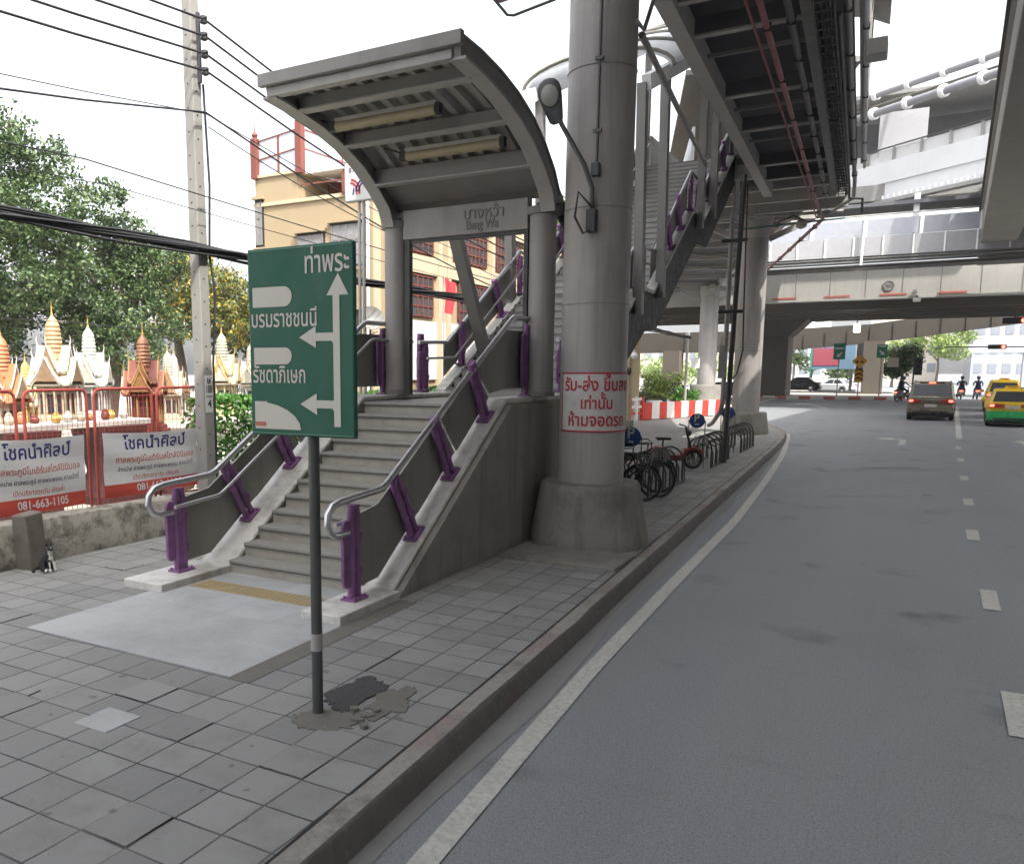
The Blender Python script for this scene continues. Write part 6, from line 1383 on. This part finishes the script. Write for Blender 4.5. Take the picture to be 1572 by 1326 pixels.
sp_ = sign_post('thin_post', 'thin white post with a ball top behind the barrier', -9.55, 44, 4.2, 'post', .07); MB().ell((-9.55, 44, 4.28), (.12, .12, .14)).build('ball', M['white'], sp_); MB().box(-9.3, -8.9, 43.9, 44, 2.6, 3.1).build('small_plate', M['white'], sp_)
# striped barrier
ba = thing('road_barrier', 'red and white striped barrier across the far pavement', 'barrier', (-9.3, 42.8, .15))
a = Vector((-10.45, 39.4, 0)); b = Vector((-8.15, 46.0, 0)); n = 11
for k in range(n):
    p = a.lerp(b, k / n); q = a.lerp(b, (k + 1) / n); MB().beam((p.x, p.y, .57), (q.x, q.y, .57), .14, .8).build('stripe', M['redstripe'] if k % 2 == 0 else M['white'], ba)
MB().beam((-10.45, 39.4, .16), (-8.15, 46, .16), .3, .05).build('foot', M['dkgrey'], ba)
b2 = thing('road_barrier', 'short red and white barrier frame beside the cream gate pillar', 'barrier', (-10.6, 38.8, .15))
for k, (x, y) in enumerate([(-10.75, 38.2), (-10.6, 38.7), (-10.45, 39.2)]): MB().box(x - .08, x + .08, y - .06, y + .06, .15, 1.25).build('upright', M['redstripe'] if k % 2 == 0 else M['white'], b2)
for z in (.5, .8, 1.15): MB().beam((-10.75, 38.2, z), (-10.45, 39.2, z), .04, .12).build('rail', M['white'] if z > .7 else M['redstripe'], b2)
# ================================================================== BICYCLE RACKS, BICYCLES, SCOOTER
def rack(x, y, n, label, sx=0., psign=True):
    t = thing('bicycle_rack', label, 'bicycle rack', (x, y, PZ), 'bicycle racks')
    sp = .55
    for k in range(n):
        yy = y + k * sp; h = .74; w_ = .27
        pts = [(x - w_, yy, PZ)] + [(x - w_ * math.cos(R(a)), yy, PZ + h - w_ + w_ * math.sin(R(a))) for a in range(0, 181, 20)] + [(x + w_, yy, PZ)]
        MB().tube(pts, .021, 8).build('hoop', M['dkgrey'], t); MB().tube([(q[0], q[1] + .2, PZ + (q[2] - PZ) * .72) for q in pts], .016, 6).build('hoop', M['dkgrey'], t)
    MB().tube([(x - .27, y - .05, PZ + .03), (x - .27, y + sp * n - .2, PZ + .03)], .018, 6).tube([(x + .27, y - .05, PZ + .03), (x + .27, y + sp * n - .2, PZ + .03)], .018, 6).build('ground_rail', M['dkgrey'], t)
    if psign:
        yy = y - .1; xx = x + sx
        MB().tube([(xx - .19, yy, PZ), (xx - .19, yy, 1.3)], .012, 6).tube([(xx + .19, yy, PZ), (xx + .19, yy, 1.3)], .012, 6).build('sign_stake', M['galv'], t)
        d = MB().cyl((xx, yy - .012, 1.29), (xx, yy + .012, 1.29), .18, n=28).build('blue_disc', M['blueSign'], t)
        letters([('P', 0, .0, .15, 'C', None, .02)], M['vinyl'], d, (xx, yy - .012, 1.29 - .02), (1, 0, 0), (0, 0, 1))
        flat([(-.05, -.1), (.05, -.1), (.05, -.07), (-.05, -.07)], (xx, yy - .012, 1.29), (1, 0, 0), (0, 0, 1), M['vinyl'], d, 'symbol', .006)
rack(-4.15, 15.2, 6, 'near bicycle rack crowded with bicycles beside the round column', -.05)
rack(-4.12, 20.9, 5, 'empty grey hoop bicycle rack beside the dark pole', -.08)
rack(-4.12, 25.2, 5, 'farthest hoop bicycle rack at the foot of the second round column', -.1)

def bicycle(label, frame_m, basket=True, group=None):
    t = thing('bicycle', label, 'bicycle', (0, 0, 0), group)
    rw = .33
    for y in (-.5, .53):
        wb = MB().tube([(0, y + rw * math.cos(a), rw + rw * math.sin(a)) for a in [2 * math.pi * k / 28 for k in range(28)]], .019, 8, closed=True).build('wheel', M['rubber'], t)
        mb = MB().tube([(0, y + (rw - .03) * math.cos(a), rw + (rw - .03) * math.sin(a)) for a in [2 * math.pi * k / 28 for k in range(28)]], .010, 6, closed=True)
        for k in range(14): a = 2 * math.pi * k / 14; mb.tube([(.02 * (-1) ** k, y, rw), (0, y + (rw - .03) * math.cos(a), rw + (rw - .03) * math.sin(a))], .0022, 3)
        mb.cyl((-.04, y, rw), (.04, y, rw), .022, n=8).build('rim', M['galv'], wb)
        MB().tube([(0, y + (rw + .03) * math.cos(R(a)), rw + (rw + .03) * math.sin(R(a))) for a in range(20 if y < 0 else 40, 200, 20)], .016, 6).build('mudguard', M['carblack'], t)
    bb = (0, -.08, .29); st_ = (0, -.2, .80); hd = (0, .36, .84); hl = (0, .40, .66)
    MB().tube([bb, st_], .016, 8).tube([bb, hl], .018, 8).tube([(0, -.17, .66), hd], .016, 8).tube([(.03, -.5, .33), bb], .010, 6).tube([(-.03, -.5, .33), bb], .010, 6).tube([(.03, -.5, .33), (0, -.19, .74)], .009, 6).tube([(-.03, -.5, .33), (0, -.19, .74)], .009, 6).tube([hd, hl, (.035, .47, .5), (.035, .53, .33)], .014, 6).tube([hl, (-.035, .47, .5), (-.035, .53, .33)], .014, 6).build('frame', frame_m, t)
    MB().loft([[(-.07, -.34, .885), (.07, -.34, .885), (.08, -.3, .93), (-.08, -.3, .93)], [(-.06, -.22, .89), (.06, -.22, .89), (.07, -.22, .935), (-.07, -.22, .935)], [(-.018, -.06, .895), (.018, -.06, .895), (.02, -.06, .925), (-.02, -.06, .925)]]).cyl((0, -.2, .78), (0, -.23, .89), .012, n=8).build('saddle', M['rubber'], t, bevel=.01)
    hb = MB().tube([(-.28, .22, 1.0), (-.25, .32, 1.01), (-.08, .37, .98), (0, .36, .96), (.08, .37, .98), (.25, .32, 1.01), (.28, .22, 1.0)], .012, 6).tube([(0, .36, .82), (0, .36, .97)], .014, 6).build('handlebar', M['galv'], t)
    MB().tube([(-.28, .22, 1.0), (-.265, .13, .99)], .018, 6).tube([(.28, .22, 1.0), (.265, .13, .99)], .018, 6).build('grip', M['rubber'], hb)
    MB().cyl((-.05, -.08, .29), (.05, -.08, .29), .07, n=14).tube([(.06, -.08, .29), (.07, .06, .2), (.14, .06, .2)], .012, 6).tube([(-.06, -.08, .29), (-.07, -.22, .38), (-.14, -.22, .38)], .012, 6).build('crankset', M['galv'], t)
    MB().tube([(0, -.35, .62), (0, -.68, .68)], .01, 5).box(-.08, .08, -.68, -.33, .68, .70).build('carrier', M['galv'], t)
    if basket:
        mb = MB()
        for k in range(5):
            z = .66 + k * .055; w_ = .13 + k * .01; mb.tube([(-w_, .44, z), (w_, .44, z), (w_, .68 + k * .008, z), (-w_, .68 + k * .008, z)], .004, 4, closed=True)
        for k in range(6): x = -.15 + k * .06; mb.tube([(x * .85, .44, .66), (x, .44, .88)], .003, 4).tube([(x * .85, .68, .66), (x, .71, .88)], .003, 4)
        for k in range(5): y = .46 + k * .055; mb.tube([(.13, y, .66), (.17, y, .88)], .003, 4).tube([(-.13, y, .66), (-.17, y, .88)], .003, 4)
        mb.build('basket', M['midgrey'], t)
    return t
bf = pm('dark_green_frame_paint', (.02, .045, .03), .35)
b1 = bicycle('dark bicycle parked nearest the kerb in the crowded rack', M['carblack'], True, 'bicycles in the rack'); b1.location = (-4.30, 15.3, PZ); b1.rotation_euler = (0, R(-6), R(-68))
for (lx_, ly, rz, lab, ry) in [(-4.45, 14.85, -80, 'dark bicycle half hidden behind the round column', 5), (-4.42, 15.95, -64, 'dark bicycle with a wire basket at the far side of the crowded rack', 4)]:
    c = copy_tree(b1); c['label'] = lab; c.location = (lx_, ly, PZ); c.rotation_euler = (0, R(ry), R(rz))
b5 = bicycle('bicycle with red paint standing behind the dark bicycles', M['redpaint'], False, 'bicycles in the rack'); b5.location = (-5.15, 16.9, PZ); b5.rotation_euler = (0, R(5), R(70))
# electric scooter
es = thing('electric_scooter', 'small red electric moped standing beside the empty rack', 'scooter', (0, 0, 0))
for y in (-.42, .46):
    wb = MB().tube([(0, y + .2 * math.cos(a), .23 + .2 * math.sin(a)) for a in [2 * math.pi * k / 24 for k in range(24)]], .038, 8, closed=True).build('wheel', M['rubber'], es)
    mb = MB().cyl((-.03, y, .23), (.03, y, .23), .055, n=10)
    for k in range(5): a = 2 * math.pi * k / 5; mb.beam((0, y, .23), (0, y + .18 * math.cos(a), .23 + .18 * math.sin(a)), .03, .045, (1, 0, 0))
    mb.build('spoked_hub', M['midgrey'], wb)
    MB().tube([(0, y + .26 * math.cos(R(a)), .23 + .26 * math.sin(R(a))) for a in range(30, 151, 20)], .045, 8).build('mudguard', M['redpaint'], es)
MB().prism([(-.3, .2), (.2, .2), (.27, .3), (.3, .5), (.22, .5), (.18, .34), (-.1, .34), (-.2, .52), (-.42, .52), (-.4, .36)], -.1, .1, 'yz').build('body', M['redpaint'], es, bevel=.02)
MB().tube([(0, .46, .23), (0, .38, .55), (0, .28, .85), (0, .25, 1.0)], .03, 8).build('steering_column', M['black'], es)
MB().tube([(-.28, .16, 1.04), (-.1, .25, 1.02), (0, .25, 1.0), (.1, .25, 1.02), (.28, .16, 1.04)], .016, 6).build('handlebar', M['black'], es); MB().ell((0, .33, .86), (.07, .06, .07)).build('headlamp', M['dkgrey'], es)
MB().loft([[(-.09, -.44, .70), (.09, -.44, .70), (.1, -.44, .76), (-.1, -.44, .76)], [(-.06, -.1, .70), (.06, -.1, .70), (.07, -.1, .75), (-.07, -.1, .75)]]).cyl((0, -.28, .5), (0, -.28, .7), .02, n=8).build('saddle', M['black'], es, bevel=.02)
mb = MB()
for k in range(4): z = .6 + k * .06; mb.tube([(-.13, .5, z), (.13, .5, z), (.14, .74, z), (-.14, .74, z)], .006, 4, closed=True)
for k in range(5): x = -.13 + k * .065; mb.tube([(x, .74, .6), (x, .74, .78)], .005, 4).tube([(x, .5, .6), (x, .5, .78)], .005, 4)
mb.build('basket', M['ltgrey'], es)
es.location = (-4.62, 20.35, PZ); es.rotation_euler = (0, R(4), R(-62))

# ================================================================== VEHICLES
def rrect(hw, z0, z1, r, y, inset=0, n=4):
    hw -= inset; z0 += inset; z1 -= inset; P = []
    for cx, cz, a0 in ((hw - r, z0 + r, -90), (hw - r, z1 - r, 0), (-hw + r, z1 - r, 90), (-hw + r, z0 + r, 180)):
        for k in range(n + 1): a = R(a0 + 90 * k / n); P.append((cx + r * math.cos(a), y, cz + r * math.sin(a)))
    return P
def car(label, W, L, H, belt, zb, paint, low=None, cab=(.0, .55, .38, .78), sedan=False, suv=False, name='car', cat='car', lit=True, taxi=False):
    """built with the tail at y = 0, nose at y = L; cab = belt rear, roof rear, roof front, belt front as fractions of L"""
    t = thing(name, label, cat, (0, 0, 0)); hw = W / 2; low = low or paint
    mid = (zb + belt) / 2 + .05
    st_ = [(0.0, .10, .0), (.03, .03, .0), (.12, 0, 0), (L * .3, 0, 0), (L * .7, 0, .0), (L * .9, .04, .06), (L * .97, .12, .14), (L, .22, .22)]
    MB().loft([rrect(hw - a, zb + (.06 if y < .1 else 0), mid + .002, .09, y) for y, a, d in st_]).build('lower_body', low, t, sharp=50)
    MB().loft([rrect(hw - a - .012, mid - .12, belt - d, .10, y + (.03 if y < .1 else 0)) for y, a, d in st_]).build('upper_body', paint, t, sharp=50)
    yr0, yr1, yf1, yf0 = [L * c for c in cab]; hr = hw * (.84 if suv else .74)
    def ring(u, ins=0):   # cabin cross sections from belt (u 0) to roof (u 1)
        k = u; y0 = yr0 + (yr1 - yr0) * k; y1 = yf0 + (yf1 - yf0) * k; h = hw - .03 + (hr - hw + .03) * k; z = belt - .06 + (H - belt + .06) * k; r = .12
        P = []
        for cx, cy, a0 in ((h - r, y1 - r, 0), (-h + r, y1 - r, 90), (-h + r, y0 + r, 180), (h - r, y0 + r, 270)):
            for j in range(4): a = R(a0 + 90 * j / 3); P.append((cx + r * math.cos(a), cy + r * math.sin(a), z))
        return P
    top = ring(1); cz = [(x * .9, (y - (yr1 + yf1) / 2) * .9 + (yr1 + yf1) / 2, H + .045) for x, y, z in top]
    MB().loft([ring(0), ring(.55), ring(.93), top, cz]).build('cabin', paint, t, sharp=50)
    # glass: panels standing just proud of the cabin faces
    def lerp(a, b, u): return a + (b - a) * u
    def rear(u): return lerp(yr0, yr1, u), lerp(belt - .06, H, u), lerp(hw - .03, hr, u)
    y0, z0, h0 = rear(.16); y1, z1, h1 = rear(.88)
    rw = MB().add([(-h0 + .13, y0 - .014, z0), (h0 - .13, y0 - .014, z0), (h1 - .1, y1 - .014, z1), (-h1 + .1, y1 - .014, z1)], [(0, 1, 2, 3)]).build('rear_window', M['glass'], t)
    def fr(u): return lerp(yf0, yf1, u), lerp(belt - .06, H, u), lerp(hw - .03, hr, u)
    y0f, z0f, h0f = fr(.14); y1f, z1f, h1f = fr(.9)
    MB().add([(-h0f + .1, y0f + .014, z0f), (h0f - .1, y0f + .014, z0f), (h1f - .08, y1f + .014, z1f), (-h1f + .08, y1f + .014, z1f)], [(0, 1, 2, 3)]).build('windscreen', M['glass'], t)
    for s in (-1, 1):
        for a, b in ((.07, .5), (.54, .95)):
            ya0, ya1 = lerp(yr0 + .15, yf0 - .12, a), lerp(yr0 + .15, yf0 - .12, b); yb0, yb1 = lerp(yr1 + .08, yf1 - .04, a), lerp(yr1 + .08, yf1 - .04, b)
            za, zb_ = lerp(belt - .06, H, .16), lerp(belt - .06, H, .88); xa, xb = lerp(hw - .03, hr, .16) + .012, lerp(hw - .03, hr, .88) + .012
            MB().add([(s * xa, ya0, za), (s * xa, ya1, za), (s * xb, yb1, zb_), (s * xb, yb0, zb_)], [(0, 1, 2, 3)]).build('side_window', M['glass'], t)
    wr = .36 if suv else .31
    for s in (-1, 1):
        for y in (L * .19, L * .81):
            wh = MB().lathe((0, 0, 0), [(wr - .04, -.11), (wr, -.08), (wr, .08), (wr - .04, .11)], 24)
            wh.v = [(s * (hw - .10) + z_, y + x_, wr + y_) for x_, y_, z_ in wh.v]; w_ = wh.build('wheel', M['rubber'], t)
            hb = MB().lathe((0, 0, 0), [(wr * .62, .112), (wr * .5, .118), (.05, .125)], 16); hb.v = [(s * (hw - .10) + s * z_, y + x_, wr + y_) for x_, y_, z_ in hb.v]; hb.build('hubcap', M['chrome'], w_)
            ar = MB(); ar.tube([(s * (hw - .0), y + (wr + .05) * math.cos(R(a)), wr + (wr + .05) * math.sin(R(a))) for a in range(0, 181, 15)], .03, 6); ar.build('wheel_arch', M['black'], t)
    zl = belt - .25 if suv else belt - .2
    for s in (-1, 1):
        x0, x1 = (hw - .56, hw - .05) if suv else (hw - .62, hw - .05)
        l_ = MB().loft([[(s * x0, -.005 + .04, zl), (s * x0, -.005 + .04, zl + .13), (s * x0, .12, zl + .13), (s * x0, .12, zl)], [(s * x1, .06, zl - .02), (s * x1, .06, zl + .17), (s * x1, .22, zl + .17), (s * x1, .22, zl - .02)]]); l_.v = [(x, y - .06, z) for x, y, z in l_.v]; l_ = l_.build('tail_lamp', M['taildim'], t, bevel=.01)
        if lit: MB().ell((s * (x1 - .12), -.006, zl + .08), (.1, .03, .06), 10, 6).build('lit_bulb', M['tail'], l_)
        MB().box(s * (hw + .02) - .02, s * (hw + .2) if s > 0 else s * (hw + .02), L * .68, L * .68 + .1, belt - .02, belt + .15).build('mirror', paint, t, bevel=.03) if s > 0 else MB().box(-hw - .2, -hw - .02, L * .68, L * .68 + .1, belt - .02, belt + .15).build('mirror', paint, t, bevel=.03)
    MB().box(-.26, .26, -.02, .03, zl - .22 if suv else zl - .06, zl - .08 if suv else zl + .07).build('number_plate', M['plate'], t)
    bu = MB().loft([rrect(hw - .03, zb + .08, zb + .34, .08, -.07), rrect(hw - .01, zb + .06, zb + .36, .08, .2)]).build('rear_bumper', low, t, sharp=50)
    MB().box(-hw * .75, hw * .75, -.075, -.068, zb + .08, zb + .17).build('bumper_insert', M['black'], bu)
    MB().box(-hw + .1, hw - .1, .1, L - .3, zb - .12, zb + .05).build('underside', M['black'], t)
    if suv:
        MB().tube([(-hr + .08, yr1 + .2, H + .07), (-hr + .08, yf1 - .2, H + .07)], .025, 6).tube([(hr - .08, yr1 + .2, H + .07), (hr - .08, yf1 - .2, H + .07)], .025, 6).build('roof_rail', M['galv'], t)
        MB().box(-.55, .55, yr1 - .06, yr1 + .12, H - .02, H + .05).build('spoiler', paint, t, bevel=.02); MB().box(-.14, .14, yr1 - .075, yr1 - .062, H - .04, H + .02).build('high_brake_lamp', M['tail'], t)
        MB().box(-.45, .45, -.04, -.001, belt - .12, belt - .09).build('chrome_strip', M['chrome'], t)
    if taxi:
        b_ = MB().loft([[(-.3, (yr1 + yf1) / 2 - .09, H + .045), (.3, (yr1 + yf1) / 2 - .09, H + .045), (.3, (yr1 + yf1) / 2 + .09, H + .045), (-.3, (yr1 + yf1) / 2 + .09, H + .045)], [(-.24, (yr1 + yf1) / 2 - .05, H + .17), (.24, (yr1 + yf1) / 2 - .05, H + .17), (.24, (yr1 + yf1) / 2 + .05, H + .17), (-.24, (yr1 + yf1) / 2 + .05, H + .17)]]).build('roof_sign', M['caryellow'], t)
        letters([('TAXI', 0, .015, .08, 'C', .34, .01)], M['letterred'], b_, (0, (yr1 + yf1) / 2 - .09, H + .05), (1, 0, 0), (0, .3, .95), lift=.01)
    return t
SUVC = (.03, .11, .55, .70); SED = (.10, .25, .56, .73)
v = car('beige brown sport utility car waiting in the left lane', 2.02, 4.7, 1.88, 1.15, .32, M['beige'], cab=SUVC, suv=True); v.location = (1.34, 48.7, 0); v.rotation_euler = (0, 0, R(-3))
v = car('yellow and green taxi cut off by the right edge', 1.85, 4.5, 1.62, 1.06, .24, M['caryellow'], M['cargreen'], SED, sedan=True, taxi=True, name='taxi', cat='taxi'); v.location = (4.33, 44.9, 0); v.rotation_euler = (0, 0, R(-3))
v = car('dark car queuing ahead of the yellow and green taxi', 1.85, 4.5, 1.55, 1.0, .22, M['carblack'], None, SED); v.location = (5.25, 51.8, 0); v.rotation_euler = (0, 0, R(-3))
v = car('second yellow taxi further ahead beyond the dark car', 1.85, 4.5, 1.85, 1.15, .24, M['caryellow'], None, (.06, .18, .58, .74), taxi=True, name='taxi', cat='taxi'); v.location = (5.35, 60.5, 0); v.rotation_euler = (0, 0, R(-3))
v = car('dark saloon parked beside the big pier under the flyover', 1.8, 4.4, 1.45, .95, .2, M['carblack'], None, SED, lit=False); v.location = (-7.6, 101, .24); v.rotation_euler = (0, 0, R(88))
v = car('white car parked behind the left green island sign', 1.8, 4.4, 1.5, .95, .2, M['carwhite'], None, SED, lit=False); v.location = (-4.6, 106, 0); v.rotation_euler = (0, 0, R(70))
v = car('dark car half hidden left of the pale far column', 1.85, 4.4, 1.55, .98, .2, M['carblack'], None, SED, lit=False); v.location = (-13.1, 61, .0); v.rotation_euler = (0, 0, R(60))
v = car('dark car glimpsed between the two far round columns', 1.85, 4.4, 1.5, .98, .2, M['carblack'], None, SED, lit=False); v.location = (-10.5, 71, .0); v.rotation_euler = (0, 0, R(75))

# ================================================================== MOTORCYCLES AND RIDERS
def motorbike(label, paint):
    t = thing('motorcycle', label, 'motorcycle', (0, 0, 0), 'motorcycles at the stop line')
    for y in (-.62, .62):
        w_ = MB().tube([(0, y + .24 * math.cos(a), .29 + .24 * math.sin(a)) for a in [2 * math.pi * k / 20 for k in range(20)]], .05, 8, closed=True).build('wheel', M['rubber'], t); MB().cyl((-.05, y, .29), (.05, y, .29), .1, n=12).build('hub', M['galv'], w_)
    MB().loft([[(-.15, -.8, .45), (.15, -.8, .45), (.14, -.8, .82), (-.14, -.8, .82)], [(-.2, -.4, .35), (.2, -.4, .35), (.17, -.4, .78), (-.17, -.4, .78)], [(-.1, .1, .3), (.1, .1, .3), (.08, .1, .6), (-.08, .1, .6)], [(-.06, .3, .5), (.06, .3, .5), (.05, .35, .85), (-.05, .35, .85)]]).build('body', paint, t, bevel=.03)
    MB().box(-.13, .13, -.72, .05, .78, .86).build('seat', M['rubber'], t, bevel=.03)
    MB().tube([(0, .62, .29), (0, .45, .75), (0, .38, 1.0)], .035, 6).tube([(-.33, .28, 1.06), (0, .38, 1.02), (.33, .28, 1.06)], .016, 6).build('fork', M['galv'], t)
    MB().box(-.11, .11, -.86, -.80, .6, .7).build('tail_lamp', M['tail'], t, bevel=.01); MB().box(-.1, .1, -.87, -.85, .42, .56).build('number_plate', M['plate'], t)
    for s in (-1, 1): MB().tube([(s * .2, .3, 1.05), (s * .28, .32, 1.22)], .008, 5).ell((s * .3, .32, 1.25), (.05, .015, .035), 8, 6).build('mirror', M['black'], t)
    MB().tube([(.13, -.1, .32), (.16, -.75, .42)], .045, 8).build('exhaust', M['galv'], t)
    return t
def rider(label, top_m, leg_m, helmet_m):
    t = thing('person', label, 'person', (0, 0, 0), 'motorcycle riders')
    J = [(0, -.28, .95, .15, .13), (0, -.26, 1.15, .14, .11), (0, -.22, 1.35, .17, .12), (0, -.19, 1.46, .07, .07), (0, -.16, 1.56, .075, .08), (0, -.15, 1.68, .085, .1),
         (.19, -.2, 1.40, .06), (.29, 0, 1.2, .046), (.31, .2, 1.08, .036), (.32, .27, 1.07, .03), (-.19, -.2, 1.40, .06), (-.29, 0, 1.2, .046), (-.31, .2, 1.08, .036), (-.32, .27, 1.07, .03),
         (.12, -.22, .9, .1), (.2, .12, .76, .075), (.21, .02, .36, .052), (.21, .1, .29, .04), (-.12, -.22, .9, .1), (-.2, .12, .76, .075), (-.22, .02, .36, .056), (-.24, .06, .06, .05), (-.24, .18, .04, .04)]
    E_ = [(0, 1), (1, 2), (2, 3), (3, 4), (4, 5), (2, 6), (6, 7), (7, 8), (8, 9), (2, 10), (10, 11), (11, 12), (12, 13), (0, 14), (14, 15), (15, 16), (16, 17), (0, 18), (18, 19), (19, 20), (20, 21), (21, 22)]
    m = skinned(J, E_, 'body', 2); m.materials.clear()
    for x in (M['skin'], top_m, leg_m, M['rubber']): m.materials.append(x)
    for p in m.polygons:
        x, y, z = p.center; p.use_smooth = True
        p.material_index = 0 if z > 1.47 or (y > .16 and z > 1.0) else 1 if z > .98 else 3 if (z < .12 or (z < .34 and x > 0)) else 2
    o = bpy.data.objects.new('body', m); COL.objects.link(o); o.parent = t
    MB().ell((0, -.14, 1.66), (.135, .155, .15), 16, 12).build('helmet', helmet_m, t)
    for s in (-1, 1):
        mb = MB()
        for k in range(4): mb.tube([(s * (.30 + .018 * k), .27, 1.08), (s * (.30 + .018 * k), .31, 1.075), (s * (.30 + .018 * k), .315, 1.05), (s * (.30 + .018 * k), .285, 1.04)], [.011, .01, .009, .007], 6)
        mb.tube([(s * .29, .25, 1.07), (s * .275, .28, 1.045), (s * .285, .30, 1.04)], [.012, .01, .008], 6); mb.build('fingers', M['skin'], t)
    return t
for (x, y, rz, lab, plab, tm_, lm, hm, mp, mlean) in [(4.55, 86, -3, 'dark motorcycle stopped at the line, left of the pair', 'rider in a dark jacket and black helmet on the left of the pair of motorcycles', 'clothdark', 'clothnavy', 'black', 'carblack', 0), (5.75, 86.5, -3, 'motorcycle with a bright red tail lamp, right of the pair', 'rider in a blue-black jacket and black helmet on the motorcycle with the red tail lamp', 'clothnavy', 'clothblue', 'black', 'carblack', 0), (.25, 77.5, -40, 'motorcycle seen aslant beside the brown car', 'rider in a navy jacket leaning beside the brown car', 'clothnavy', 'clothdark', 'letterblue', 'carblack', 0)]:
    mo = motorbike(lab, M[mp]); pe = rider(plab, M[tm_], M[lm], M[hm])
    for o in (mo, pe): o.location = (x, y, 0.0); o.rotation_euler = (0, 0, R(rz)); o.scale = (1.12,) * 3
# ================================================================== HAZE
hz = MB().box(-305, 305, -105, 605, -1.2, 30).build('haze', M['white']); hz.data.materials.clear()
hm = bpy.data.materials.new('hazy_air'); hm.use_nodes = True; ht = hm.node_tree; ht.nodes.clear()
ho = ht.nodes.new('ShaderNodeOutputMaterial'); hv = ht.nodes.new('ShaderNodeVolumePrincipled'); hv.inputs['Color'].default_value = (.92, .94, .97, 1); hv.inputs['Density'].default_value = .0005
ht.links.new(hv.outputs[0], ho.inputs['Volume']); hz.data.materials.append(hm); hz['kind'] = 'stuff'
bpy.context.view_layer.update()
